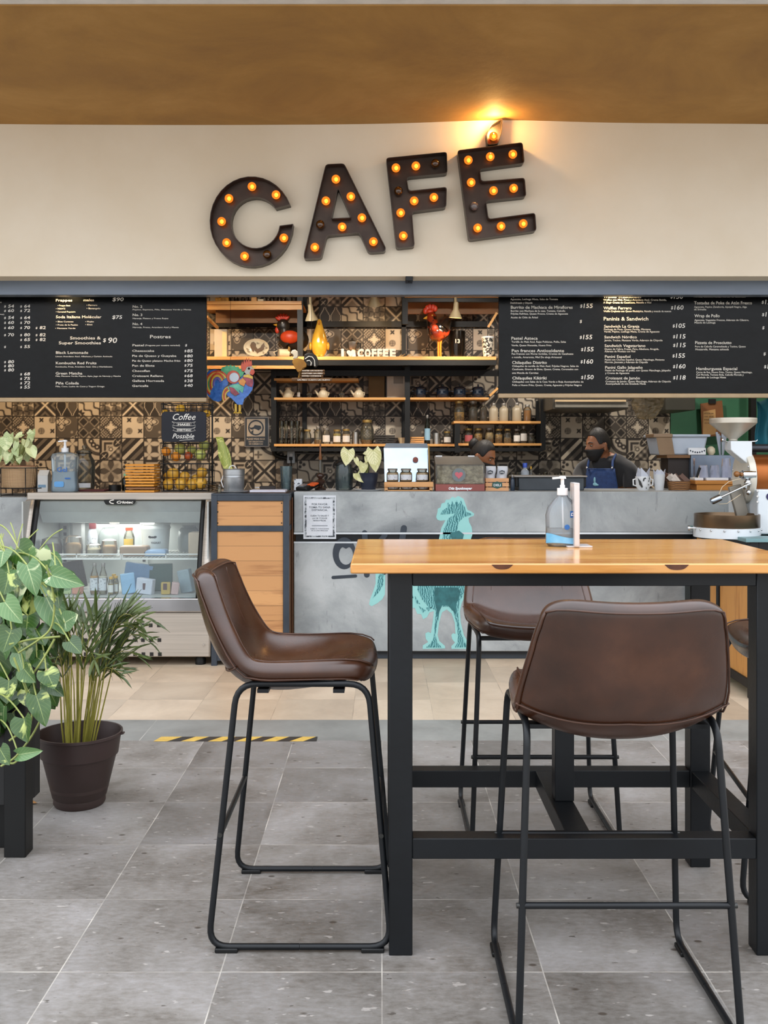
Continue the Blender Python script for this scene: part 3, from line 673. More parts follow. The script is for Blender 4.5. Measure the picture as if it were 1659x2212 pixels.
# ================================================================ CONCRETE COUNTER
def concrete(nm, c1, c2, c3, dirt='34383a'):
    t = NT(nm); co = t.coord('World'); f = t.noise(co, 1.6, 7, .62, .6)
    c = t.ramp(f, [(.3, c1), (.5, c2), (.7, c3)])
    k = t.noise(t.coord('World', (3.2, 3, 1), (2.1, 0, .4)), 2.3, 7, .75, .8); c = t.mix(t.ramp(k, [(.60, (0, 0, 0)), (.76, (.8, .8, .8))]), c, dirt)
    k2 = t.noise(t.coord('World', (9, 3, 1.1), (0, 0, 3)), 5, 4, .7); c = t.mix(t.ramp(k2, [(.66, (0, 0, 0)), (.72, (.45, .45, .45))]), c, dirt)
    t.bsdf(c, .5, 0, .45, t.noise(co, 9, 8, .7), .3, .006); return t.m
conc = concrete('smeared_concrete', '6c7174', '969b9c', 'b8bcbc')
YC = 6.245; xc0, xc1 = X(635, YC), X(1484, YC); xc2 = X(1760, YC)
ct = thing('concrete_counter', 'long grey concrete counter with teal rooster mural behind the bar table', 'counter', ((xc0+xc1)/2, YC, 0))
zt = Z(1062, YC)
def zc(py): return Z(py, YC)
B().box(xc0, xc2, YC, YC+.62, zc(1150), zt).obj('upper_slab', conc, ct, bevel=.004)
B().box(xc0, xc1, YC, YC+.08, zc(1407), zc(1173)).obj('lower_panel', conc, ct, bevel=.004)
B().box(xc0+.01, xc2-.01, YC+.012, YC+.07, zc(1174), zc(1149)).obj('recessed_band', black_steel, ct)
wtrim = mat('white_metal_trim', 'd6dce0', .3, .4)
for a, q in ((1150, 1154), (1170, 1173.5)): B().box(xc0, xc2, YC-.003, YC+.03, zc(q), zc(a)).obj('trim_strip', wtrim, ct)
B().box(xc0, xc1, YC+.03, YC+.08, 0, zc(1407)).obj('kickboard', mat('navy_kick', '2a323a', .5), ct, bevel=.003)
B().box(xc0, xc1, YC+.01, YC+.06, zc(1412), zc(1407)).obj('base_rail', black_steel, ct)
def C3(x, y): return (X(620+x/3.77, YC), Z(1040+y/3.77, YC))
rout = [(1215, 290), (1225, 250), (1228, 222), (1250, 212), (1258, 180), (1285, 172), (1295, 148), (1322, 148), (1345, 124), (1370, 134), (1392, 118), (1412, 126), (1436, 140), (1452, 180), (1470, 232), (1500, 244), (1524, 262), (1520, 280), (1490, 290), (1478, 300), (1482, 330), (1503, 370), (1510, 430), (1497, 470), (1505, 600), (1497, 750), (1472, 862), (1450, 930), (1422, 990), (1408, 1060), (1415, 1150), (1440, 1250), (1475, 1312), (1492, 1345), (1480, 1363), (1340, 1363), (1338, 1342), (1368, 1312), (1345, 1285), (1338, 1250), (1352, 1236), (1372, 1242), (1366, 1150), (1340, 1075), (1300, 1043), (1262, 1065), (1238, 1150), (1226, 1250), (1240, 1300), (1285, 1338), (1288, 1360), (1104, 1364), (1106, 1335), (1150, 1308), (1130, 1282), (1126, 1238), (1150, 1225), (1172, 1236), (1186, 1150), (1196, 1056), (1160, 1066), (1140, 1105), (1108, 1122), (1092, 1080), (1060, 1078), (1042, 1030), (1018, 1030), (1000, 998), (985, 990), (980, 860), (1000, 760), (1080, 680), (1190, 600), (1235, 480), (1256, 380), (1290, 316), (1250, 320), (1225, 312)]
teal1 = mat('pale_teal_paint', '93cbc8', .55, 0, '8ac4c1', 4)
tt = NT('engraved_teal_paint'); wv = tt.n('ShaderNodeTexWave'); wv.inputs['Scale'].default_value = 22; wv.inputs['Distortion'].default_value = 9; wv.inputs['Detail'].default_value = 3; wv.inputs['Detail Scale'].default_value = 1.2
tt.l(tt.coord('World', (1, 1, 1.2)), wv.inputs['Vector'])
tt.bsdf(tt.ramp(wv.outputs['Fac'], [(.38, '2f6f74'), (.6, '77b3b4')]), .55); teal2 = tt.m
teal3 = mat('deep_teal_paint', '235a5e', .55, 0, '2e6b6f', 22, lo=.4, hi=.6)
mural = B().prism([C3(*p) for p in rout], YC-.0018, YC+.001).obj('rooster_mural', teal1, ct, smooth=0)
b = B()
b.prism([C3(*p) for p in [(1250, 270), (1262, 240), (1300, 215), (1310, 170), (1330, 195), (1345, 160), (1362, 190), (1382, 150), (1398, 185), (1418, 150), (1430, 190), (1445, 200), (1455, 245), (1500, 262), (1508, 272), (1440, 290), (1400, 330), (1385, 400), (1400, 470), (1470, 480), (1480, 600), (1460, 860), (1435, 920), (1405, 980), (1392, 1060), (1398, 1150), (1425, 1250), (1455, 1325), (1470, 1350), (1365, 1352), (1385, 1320), (1392, 1260), (1380, 1150), (1355, 1065), (1320, 1020), (1262, 1020), (1232, 1060), (1222, 1150), (1208, 1250), (1222, 1310), (1262, 1352), (1130, 1352), (1170, 1318), (1195, 1270), (1205, 1150), (1212, 1050), (1150, 1020), (1100, 960), (1062, 880), (1070, 760), (1200, 640), (1262, 480), (1275, 390), (1315, 300), (1370, 262), (1290, 268)]], YC-.003, YC-.001)
for q in ([(1005, 870), (1030, 950), (1012, 950)], [(1040, 930), (1085, 1000), (1050, 990)], [(1070, 1010), (1130, 1050), (1105, 1070)], [(1130, 1025), (1180, 1025), (1150, 1060)]): b.prism([C3(*p) for p in q], YC-.003, YC-.001)
b.obj('mural_engraving', teal2, mural, smooth=0)
b = B().prism([C3(*p) for p in [(1200, 862), (1390, 862), (1415, 900), (1400, 950), (1375, 1000), (1372, 1080), (1350, 1050), (1310, 1010), (1262, 1010), (1240, 1060), (1228, 1140), (1218, 1040), (1200, 980)]], YC-.0042, YC-.002)
bq_ = B(); bq_.prism([C3(*p) for p in [(1330, 420), (1400, 400), (1440, 430), (1430, 470), (1340, 470)]], YC-.0042, YC-.002)
b.obj('mural_shade', teal3, mural, smooth=0); bq_.obj('mural_throat', teal3, mural, smooth=0)
b = B().prism([C3(*p) for p in [(720, 700), (800, 640), (880, 700), (800, 745), (797, 920), (775, 960), (735, 992), (690, 1016), (668, 1003), (676, 960), (700, 900), (722, 830)]], YC-.0018, YC+.001)
tailm = b.obj('rooster_tail_mural', teal1, ct, smooth=0)
B().prism([C3(*p) for p in [(745, 760), (790, 745), (782, 840), (750, 900), (695, 955), (735, 860)]], YC-.003, YC-.001).obj('mural_engraving', teal2, tailm, smooth=0)
navy = mat('navy_letter_paint', '2b343e', .55)
b = B(); n = 28; ov = []
for k in range(n):
    a = 2*PI*k/n; ox, oz = 466+94*math.cos(a), 585-130*math.sin(a); dip = 26*math.exp(-((a-PI/2)/.35)**2); ix, iz = 480+58*math.cos(a), 600-78*math.sin(a)+dip
    p, q = C3(ox, oz), C3(ix, iz); ov += [(p[0], YC-.002, p[1]), (q[0], YC-.002, q[1])]
b.add(ov, [(2*k, 2*k+1, (2*k+3) % (2*n), (2*k+2) % (2*n)) for k in range(n)])
def stroke(b, x0, y0, x1, y1, w):
    a = Vector((x0, y0)); c = Vector((x1, y1)); d = (c-a).normalized(); pe = Vector((-d.y, d.x))*w/2; pts = []
    an = math.atan2(d.y, d.x)
    for k in range(9): t = an+PI/2+PI*k/8; pts.append((a.x+w/2*math.cos(t), a.y+w/2*math.sin(t)))
    for k in range(9): t = an-PI/2+PI*k/8; pts.append((c.x+w/2*math.cos(t), c.y+w/2*math.sin(t)))
    b.prism([C3(*p) for p in pts], YC-.002, YC)
for q in ((375, 782, 558, 770, 26), (632, 420, 650, 760, 46), (798, 436, 680, 580, 42), (680, 560, 790, 740, 42), (952, 380, 900, 720, 50)): stroke(b, *q)
b.obj('painted_letters', navy, ct, smooth=0)
# poster on the counter
t = thing('paper_notice', 'laminated white social distancing notice taped to the concrete counter', 'notice', (X(690, YC), YC, zc(1163)))
xa, xb = X(655.5, YC), X(726, YC); B().box(xa, xb, YC-.006, YC-.002, zc(1164), zc(1070)).obj('sheet', mat('white_sheet', 'd5d9de', .25, 0, 'c5cad0', 12), t)
b = B(); xm = (xa+xb)/2; frm = [(xa+.006, zc(1161)), (xb-.006, zc(1161)), (xb-.006, zc(1073)), (xa+.006, zc(1073))]
b.box(xa+.008, xa+.02, YC-.0072, YC-.006, zc(1160), zc(1074)); b.box(xb-.02, xb-.008, YC-.0072, YC-.006, zc(1160), zc(1074)); b.box(xa+.02, xb-.02, YC-.0072, YC-.006, zc(1160), zc(1157)); b.box(xa+.02, xb-.02, YC-.0072, YC-.006, zc(1077.5), zc(1074))
b.obj('dark_border', mat('leafy_border', '3a4046', .4, 0, 'aab0b4', 60, lo=.45, hi=.55), t, smooth=0)
b = B(); Yt = YC-.0075
for py, h, w, q in ((1091, 4, 34, 'POR FAVOR'), (1097.5, 4, 46, 'TOMA TU SANA'), (1103.5, 4, 34, 'DISTANCIA.'), (1115.5, 3.4, 40, 'CUIDA TU SALUD Y'), (1121, 3.4, 32, 'LA DE TODOS'), (1126, 3.4, 28, 'NOSOTROS.'), (1143, 2, 40, 'ESPERA TU TURNO DETRÁS'), (1147, 2, 36, 'DE LA LÍNEA MARCADA')):
    b.text(q, (xm, Yt, zc(py)), w/F*YC, h/F*YC, .01, align='C')
b.box(xm-.05, xm+.05, Yt, Yt+.001, zc(1136), zc(1135)); b.obj('lettering', mat('grey_print', '4a525a', .5), t, smooth=0)
# ================================================================ WOODEN CABINET BESIDE THE FRIDGE
YA = 6.06
plankwood = wood('reclaimed_planks', 'cb9762', '94623a', 'x', 1, .6, plank=.092, pax='z')
ca = thing('wooden_cabinet', 'pale wood cabinet in a black steel frame between fridge and concrete counter', 'cabinet', (X(540, YA), YA, 0))
def za(py): return Z(py, YA)
x0, x1 = X(456, YA), X(624, YA)
fr = B(); w = .036
frame_m = mat('slate_steel', '303740', .4, .2, '3a424c', 6)
for xx in (x0, x1-w):
    for yy in (YA, YA+.62): fr.box(xx, xx+w, yy, yy+w, 0, za(1070))
for z0, z1 in ((za(1082), za(1070)), (za(1148), za(1136)), (.03, .03+w)):
    fr.box(x0+w, x1-w, YA+.001, YA+w, z0, z1); fr.box(x0, x0+w, YA+w, YA+.62, z0, z1); fr.box(x1-w, x1, YA+w, YA+.62, z0, z1)
fr.obj('steel_frame', frame_m, ca, bevel=.002)
B().box(x0, x1, YA-.0, YA+.66, za(1070), za(1066)).obj('top', frame_m, ca, bevel=.002)
B().box(x0+w, x1-w, YA+.01, YA+.03, za(1136), za(1082)).obj('drawer_front', plankwood, ca, bevel=.002)
B().box(x0+w, x1-w, YA+.01, YA+.03, .066, za(1148)).obj('door', plankwood, ca, bevel=.002)
B().box(x0+.005, x1-.005, YA+.03, YA+.64, .066, za(1083)).obj('carcass', mat('cabinet_inside', '6a4a30', .7), ca)
for q in ((470, 1087), (470, 1106), (608, 1087), (608, 1106), (470, 1130), (608, 1130)):
    B().cyl((X(q[0], YA), YA+.011, Z(q[1], YA)), .004, .004, 8, axis=(0, -1, 0)).obj('screw', black_steel, ca)
# copper pipe and dark gap between cabinet and counter
tag(B().tube([(-.5645, 6.2, 0), (-.5645, 6.2, 1.03)], .005, 8).obj('copper_pipe', mat('old_copper', '5a3a26', .4, .7)), 'thin brown vertical pipe in the gap left of the concrete counter', 'pipe')
# left concrete pier
YP = 6.3
b = B().box(-3.6, X(62, YP), YP, YP+.7, 0, Z(1074, YP)); tag(b.obj('concrete_pier', conc, bevel=.004), 'pale concrete counter end left of the glass fridge, behind the leaves', 'counter')
# ================================================================ DISPLAY FRIDGE
YG0, YG1 = 6.04, 6.27
fx0, fx1 = X(62, 6.27), X(455, YG0)
fz = lambda py, Y=YG0: Z(py, Y)
fg = thing('display_fridge', 'stainless steel display fridge with a sloping glass front', 'fridge', ((fx0+fx1)/2, 6.4, 0))
brushed = NT('brushed_steel'); co = brushed.coord('World', (.5, 2, 40))
brushed.bsdf(brushed.ramp(brushed.noise(co, 3, 3), [(.3, 'bdb5aa'), (.7, 'aaa298')]), .36, .45, .5); brushed = brushed.m
zb, ztop, zs = .055, fz(1064, YG1), fz(1292)
B().box(fx0, fx1, YG1-.03, 6.86, ztop-.045, ztop).obj('top_slab', brushed, fg, bevel=.004)
# lower steel front with square vents
b = B().box(fx0+.01, fx1-.005, YG0+.02, 6.8, zb, zs-.02); b.obj('base_cabinet', brushed, fg, bevel=.004)
B().box(fx0+.01, fx1-.0, YG0-.012, YG0+.03, zs-.085, zs).obj('front_rail', mat('polished_steel', 'c4c4c6', .18, .95), fg, bevel=.006)
panel = B().box(fx0+.03, fx1-.01, YG0+.004, YG0+.021, zb+.005, zs-.09).obj('vent_panel', brushed, fg, bevel=.003)
vm = mat('vent_black', '14110f', .7)
b = B()
for r, py in enumerate((1351, 1383, 1413.5)):
    for k in range(19):
        px = 343-17.8*k+r*1.0
        b.box(X(px-4, YG0), X(px+4, YG0), YG0+.0025, YG0+.006, fz(py+4), fz(py-4))
b.obj('vent_holes', vm, panel, smooth=0)
for px, py in ((440, 1393), (306, 1306)): B().cyl((X(px, YG0), YG0+.0, fz(py)), .006, .004, 10, axis=(0, -1, 0)).obj('screw', chrome, fg)
for xx in (fx0+.12, X(428, YG0)): B().lathe([(0, 0), (.032, 0), (.034, .03), (.02, .055), (0, .055)], (xx, YG0+.08, 0)).obj('foot', black_paint, fg)
# side cheeks (sloped), steel strips and black gasket
def slope(z): return YG0+(YG1-.04-YG0)*((z-zs)/(ztop-.045-zs))**1.25
zz = [zs+(ztop-.045-zs)*k/8 for k in range(9)]
sidepoly = [(slope(z), z) for z in zz]+[(6.82, ztop-.045), (6.82, zs-.02), (YG0, zs-.02)]
for a, q in ((fx0, fx0+.02), (fx1-.02, fx1)):
    b = B(); n = len(sidepoly); b.add([(a, y, z) for y, z in sidepoly]+[(q, y, z) for y, z in sidepoly], [tuple(range(n)), tuple(range(2*n-1, n-1, -1))]+[(i, i+n, (i+1) % n+n, (i+1) % n) for i in range(n)])
    b.obj('side_cheek', brushed, fg, smooth=30)
for (a, q, m, nm) in ((fx0, fx0+.055, brushed, 'steel_edge'), (fx1-.062, fx1, brushed, 'steel_edge'), (fx0+.055, fx0+.09, black_paint, 'gasket'), (fx1-.09, fx1-.062, black_paint, 'gasket')):
    b = B().grid(lambda u, v: (a+(q-a)*v, slope(zs+(ztop-.045-zs)*u)-.006, zs+(ztop-.045-zs)*u), 8, 1); b.obj(nm, m, fg, solid=.008)
B().grid(lambda u, v: (fx0+.08+(fx1-.165-fx0)*v, slope(zs+.005+(ztop-.06-zs)*u)-.004, zs+.005+(ztop-.06-zs)*u), 8, 1).obj('front_glass', glass('fridge_glass', 'eaf2f2', .02, .03, 'e8f0f4', 1.0), fg)
inner = mat('fridge_liner', 'b9bdba', .5, 0, 'aeb2b0', 3)
b = B().box(fx0+.02, fx1-.02, 6.78, 6.8, zs-.02, ztop-.05); b.box(fx0+.021, fx0+.03, slope(zs)+.05, 6.78, zs, ztop-.05); b.box(fx1-.03, fx1-.021, slope(zs)+.05, 6.78, zs, ztop-.05); b.box(fx0+.03, fx1-.03, YG0+.05, 6.78, zs-.019, zs+.0)
b.obj('liner', inner, fg)
can = B(); ca_z = fz(1128, 6.35)
can.add([(fx0+.05, 6.27, ztop-.05), (fx1-.05, 6.27, ztop-.05), (fx1-.05, 6.33, ca_z+.07), (fx0+.05, 6.33, ca_z+.07), (fx0+.06, 6.36, ca_z), (fx1-.06, 6.36, ca_z), (fx1-.06, 6.7, ca_z+.01), (fx0+.06, 6.7, ca_z+.01)], [(0, 1, 2, 3), (3, 2, 5, 4), (4, 5, 6, 7)])
can.obj('canopy', mat('canopy_grey', 'a9adaa', .4, .2), fg, smooth=0, solid=.01)
for px in (140, 311):
    q = B().box(X(px-8, 6.75), X(px+8, 6.75), 6.755, 6.775, zs, ztop-.08); q.obj('shelf_standard', inner, fg)
    b = B()
    for k in range(6): b.box(X(px-3, 6.75), X(px+3, 6.75), 6.752, 6.756, fz(1133+k*14+4, 6.75)-.02, fz(1133+k*14-3, 6.75)-.02)
    b.obj('slots', vm, fg)
zsh = fz(1205, 6.25)
rack = B()
for yy in (6.2, 6.215): pass
for (a, q) in ((fx0+.04, fx0+.60), (fx0+.61, fx1-.04)):
    rack.box(a, q, 6.215, 6.223, zsh-.008, zsh+.002); rack.box(a, q, 6.215, 6.221, zsh+.022, zsh+.03)
    for k in range(24): xx = a+(q-a)*k/23; rack.box(xx-.0015, xx+.0015, 6.223, 6.76, zsh-.006, zsh-.002)
    for k in (0, .5, 1): xx = a+(q-a)*k; rack.box(xx-.003, xx+.003, 6.215, 6.221, zsh, zsh+.03)
    rack.box(a, q, 6.75, 6.758, zsh-.008, zsh+.002)
rack.obj('wire_shelf', mat('white_wire', 'e4e4e0', .4), fg, smooth=0)
bp = B().prism(roundpoly([(X(225, 6.22), Z(1079, 6.22)), (X(295, 6.22), Z(1079, 6.22)), (X(289, 6.22), Z(1090, 6.22)), (X(230, 6.22), Z(1090, 6.22))], .01), 6.2, 6.225).obj('brand_plate', black_paint, fg)
b = B().text('Criotec', (X(252, 6.198), 6.198, Z(1087.5, 6.198)), .105, .017, .03, shear=.25)
b.tube([(X(248-7*math.sin(a)*1.6+0, 6.198), 6.198, Z(1084+4*math.cos(a), 6.198)) for a in [0.2+k*.25 for k in range(12)]], .003, 6)
b.obj('logo', chalk2, bp, smooth=0)
lampd = B().lathe([(0, 0), (.03, 0), (.03, -.008), (0, -.008)], (X(240, 6.34), 6.42, ca_z-.003)).obj('lamp', emit('fridge_lamp', (1, .8, .5), 6), fg)
light('fridge_light', 'AREA', (X(250, 6.4), 6.55, ca_z-.02), 2.2, (1, .97, .92), .5, (X(250, 6.4), 6.5, .3))
# ================================================================ BAR TABLE
tb = thing('bar_table', 'high bar table with a varnished golden pine top on a black steel frame', 'table', (.52, 2.87, 0))
tabletop_m = wood('golden_pine', 'dba056', 'b06c2e', 'x', 1.0, .2, .5, dark='3a1d0c', plank=.145, pax='y')
TZ = Z(1217.5, 2.5); TZ0 = TZ-.026
b = B(); b.grid(lambda u, v: (-.08+1.2*u, 2.5+.736*v, TZ), 1, 1)
b = B().box(-.08, 1.117, 2.5, 3.236, TZ0, TZ); b.obj('tabletop', tabletop_m, tb, bevel=.004)
kn = mat('dark_knot', '3a1a0c', .35, 0, '5a2e14', 30)
for px, w_, h_ in ((1085, 30, 8), (1462, 34, 9)):
    xk = X(px, 2.5); B().prism([(xk+(1+.25*math.sin(px))*w_/F*2.5*math.cos(a)*(1+.1*math.sin(3*a)), TZ-.0025+min(0, h_/F*2.5*math.sin(a)*1.3)) for a in [PI+PI*k/14 for k in range(15)]], 2.4993, 2.502).obj('wood_knot', kn, tb, smooth=0, label='dark knot')
zst, zsb = .302, .249
legx = (.018, .079, .967, 1.03)
for xa, xb in ((legx[0], legx[1]), (legx[2], legx[3])):
    for ya in (2.544, 3.09): B().box(xa, xb, ya, ya+.06, 0, TZ0).obj('leg', black_steel, tb, bevel=.003)
ap = B()
for ya in (2.546, 3.092): ap.box(legx[1], legx[2], ya, ya+.056, TZ0-.037, TZ0-.0)
for xa in (legx[0]+.002, legx[2]+.002): ap.box(xa, xa+.057, 2.604, 3.09, TZ0-.037, TZ0)
ap.obj('apron', black_steel, tb, bevel=.002)
for nm, q in (('stretcher', (legx[1], legx[2], 2.546, 2.60)), ('stretcher', (legx[1], legx[2], 3.095, 3.148)), ('stretcher', (legx[0]+.003, legx[1]-.003, 2.604, 3.09)), ('stretcher', (legx[2]+.003, legx[3]-.003, 2.604, 3.09)), ('stretcher', (.482, .548, 2.60, 3.095))):
    B().box(*q, zsb, zst).obj(nm, black_steel, tb, bevel=.002)
B().box(.495, .55, 2.82, 2.875, zst, .72).obj('centre_post', black_steel, tb, bevel=.002)
# ================================================================ LEATHER BAR STOOLS
lt = NT('brown_leather'); co = lt.coord('Object'); f = lt.noise(co, 5, 6, .6)
c = lt.ramp(f, [(.3, '2c170b'), (.55, '402313'), (.75, '52301c')])
lt.bsdf(c, lt.ramp(lt.noise(co, 9, 4), [(.3, (.22,)*3), (.7, (.34,)*3)]), 0, .7, lt.noise(co, 130, 3), .06, .002); leather = lt.m
piping = mat('leather_piping', '3c2315', .45, 0, '4a2c1b', 20)
CEN = [(-.292, .980), (-.284, .930), (-.270, .875), (-.252, .812), (-.226, .745), (-.178, .688), (-.10, .660), (-.03, .662), (.05, .676), (.12, .698), (.172, .706), (.200, .695)]
EDG = [(-.252, .998), (-.237, .94), (-.217, .885), (-.192, .835), (-.163, .783), (-.136, .742), (-.09, .736), (-.03, .736), (.04, .735), (.11, .732), (.160, .724), (.182, .705)]
HW = [.192, .203, .213, .223, .233, .238, .235, .230, .225, .219, .208, .178]
def shell_pt(u, v, d=0.0):
    s_ = max(0, min(len(CEN)-1.0001, u*(len(CEN)-1))); i = int(s_); t = s_-i
    w = abs(v)**2.3; L = lambda A: (A[i][0]*(1-t)+A[i+1][0]*t, A[i][1]*(1-t)+A[i+1][1]*t)
    c_, e_ = L(CEN), L(EDG); x = c_[0]*(1-w)+e_[0]*w; z = c_[1]*(1-w)+e_[1]*w; h = HW[i]*(1-t)+HW[i+1]*t
    z -= .03*abs(v)**7*max(0, 1-u*7); x -= .0
    return Vector((x, h*v, z))
def make_stool(label):
    t = thing('bar_stool', label, 'bar stool', (0, 0, 0), 'brown leather bar stools around the table')
    b = B(); b.grid(lambda u, v: shell_pt(u, v*2-1), 15, 12)
    sh = b.obj('seat_shell', leather, t, smooth=180, solid=.052); q = sh.modifiers.new('sub', 'SUBSURF'); q.levels = 2; q.render_levels = 2
    for m_ in sh.data.polygons: m_.use_smooth = True
    b = B()
    def nrm(u, v):
        e = .01; du = shell_pt(min(1, u+e), v)-shell_pt(max(0, u-e), v); dv = shell_pt(u, v+e)-shell_pt(u, v-e); n = dv.cross(du).normalized(); return n if n.x > -.2 and n.z > -.2 else -n
    for sd_ in (1, -1):
        for s_ in (-1, 1): b.tube([shell_pt(.03+k/28*.93, s_*.93)+nrm(.03+k/28*.93, s_*.93)*.0255*sd_ for k in range(29)], .0024, 6)
        b.tube([shell_pt(.03, -.93+1.86*k/16)+nrm(.03, -.93+1.86*k/16)*.0255*sd_ for k in range(17)], .0024, 6)
    b.tube([shell_pt(.40+.03*abs(v), v)-nrm(.40+.03*abs(v), v)*.0262 for v in [(k/8-1)*.95 for k in range(17)]], .0026, 6)
    b.tube([shell_pt(.46, v)+nrm(.46, v)*.0255 for v in [k/8-1 for k in range(1, 16)]], .0024, 6)
    for sv in (-.62, .62): b.tube([shell_pt(.05+k/16*.38, sv)+nrm(.05+k/16*.38, sv)*.0258 for k in range(17)], .0020, 6)
    b.obj('piping', piping, sh, smooth=180)
    r = .0085
    for sgn in (-1, 1):
        yb, yt = sgn*.2425, sgn*.212
        pts = [(-.238, yb, r+.004), (.238, yb, r+.004), (.178, yt, .690), (-.168, yt, .690)]
        cyc = round_path([((pts[0][0]+pts[1][0])/2, yb, r+.004)]+[pts[1], pts[2], pts[3], pts[0]]+[((pts[0][0]+pts[1][0])/2-.001, yb, r+.004)], .055, 6)
        b = B().tube(cyc, r, 10); b.obj('side_frame', black_steel, t, smooth=60)
        for xx in (-.19, .19): B().obox((xx, yb, .006), (.06, .024, .012)).obj('rubber_foot', black_paint, t, bevel=.003)
    def legp(sx, z, sgn):
        q = (z-.0125)/(.690-.0125); xa = (-.238, -.168) if sx < 0 else (.238, .178); return (xa[0]+(xa[1]-xa[0])*q, sgn*(.2425-.0305*q), z)
    for sx in (-1, 1):
        z = .302 if sx < 0 else .30
        B().tube([legp(sx, z, -1), legp(sx, z, 1)], .0075, 10).obj('footrest', black_steel, t, smooth=60)
        for sgn in (-1, 1):
            p = legp(sx, z, sgn); B().cyl((p[0], p[1], p[2]), .006, .013, 10, axis=(0, sgn, 0)).obj('bolt', mat('worn_bolt', '3a3a38', .4, .6), t)
    for xx in (-.10, .10): B().box(xx-.015, xx+.015, -.21, .21, .665, .675).obj('seat_bracket', black_steel, t)
    B().cyl((-.11, .0, .655), .012, .012, 10).obj('bolt', black_paint, t)
    return t
st0 = make_stool('brown leather bar stool seen side on, left of the table')
st0.location = (-.214, 2.81, 0); st0.rotation_euler = (0, 0, 0)
dup(st0, (.538, 2.375, 0), 'brown leather bar stool in front, its wide back to the viewer', PI/2)
dup(st0, (.536, 3.455, 0), 'brown leather bar stool behind the table, facing the viewer', -PI/2)
dup(st0, (1.30, 3.05, 0), 'brown leather bar stool at the right end, mostly hidden by the table leg', PI-.12)
# ================================================================ SANITISER AND SIGN HOLDER ON THE TABLE
def pump(b, c, s=1.0, side=-1):
    x, y, z = c; b.cyl((x, y, z), .017*s, .022*s, 18); b.cyl((x, y, z+.022*s), .008*s, .01*s, 12); b.cyl((x, y, z+.03*s), .0055*s, .024*s, 12)
    b.lathe([(0, .052*s), (.012*s, .052*s), (.010*s, .06*s), (0, .061*s)], (x, y, z), 14); b.beam((x, y, z+.056*s), (x+side*.032*s, y, z+.053*s), .009*s, .006*s)
Ys = 2.98; s_ = Ys/F
sx0 = X(1215, Ys); hp = thing('sanitizer_bottle', 'clear pump bottle of hand sanitizer with blue wave label on the bar table', 'bottle', (sx0, Ys, TZ))
bw = 37*s_; b = B()
prof = [(0, .002), (bw*.85, .002), (bw, .012), (bw*.98, .06), (bw*1.0, .095), (bw*.88, .118), (bw*.55, .14), (.017, .15), (.015, .158)]
b.lathe(prof, (sx0, Ys, TZ), 28, sy=.6); b.obj('body', glass('sanitizer_plastic', 'eef3f6', .05, .12, 'dfe9f0'), hp, smooth=60)
B().lathe([(0, .006), (bw*.9, .008), (bw*.93, .03), (bw*.9, .055), (0, .056)], (sx0, Ys, TZ), 24, sy=.56).obj('gel', glass('gel', 'd8e8f2', .1, .35, 'c8dcea'), hp, smooth=60)
b = B(); pump(b, (sx0, Ys, TZ+.155), .95); b.tube([(sx0, Ys, TZ+.15), (sx0+.004, Ys, TZ+.02)], .003, 6); b.obj('pump', white_plastic, hp, smooth=50)
def lab(x, z0, z1, a0, a1, rx, ry, n=12, wave=0):
    def f(u, v):
        a = a0+(a1-a0)*u; zz = z0+(z1-z0)*v+(wave*math.sin(u*5+1.2) if v > .5 else wave*.4*math.sin(u*5))
        return (x+rx*math.sin(a), Ys-ry*math.cos(a), TZ+zz)
    return f
lb = B().grid(lab(sx0, .010, .034, -1.35, 1.35, bw*1.005, bw*.615, wave=.007), 20, 2).obj('label', mat('blue_wave_label', '4f9bc9', .4, 0, '7fbbe0', 14), hp, smooth=60)
B().grid(lab(sx0, .088, .108, .35, 1.15, bw*1.0, bw*.615), 8, 2).obj('badge', mat('deep_blue', '1d5fa8', .4), lb, smooth=60)
B().text('Dial', (sx0+bw*.38, Ys-bw*.60, TZ+.094), .02, .009, .02, shear=.2).obj('lettering', white_plastic, lb, smooth=0)
B().lathe([(0, 0), (.008, 0), (.008, .0015), (0, .0015)], (sx0+.008, Ys-bw*.618, TZ+.06), 12, axis=(0, -1, 0)).obj('seal', mat('deep_blue', '1d5fa8', .4), lb)
xa = X(1246, Ys-.04)
ah = thing('acrylic_sign_holder', 'upright clear acrylic sign holder seen edge on beside the pump bottle', 'sign holder', (xa, Ys, TZ))
acr = glass('acrylic', 'fbfafa', .05, .5, 'f2eeee')
b = B().obox((xa, Ys-.01, TZ+.098), (.016, .09, .19), Matrix.Rotation(-.05, 3, 'Z')); b.obj('upright', acr, ah, bevel=.002)
B().box(xa-.03, xa+.045, Ys-.05, Ys+.03, TZ+.0005, TZ+.005).obj('base', acr, ah, bevel=.001)
B().box(xa-.004, xa+.004, Ys-.045, Ys+.02, TZ+.008, TZ+.185).obj('paper_insert', mat('pinkish_paper', 'e8dedb', .6), ah)
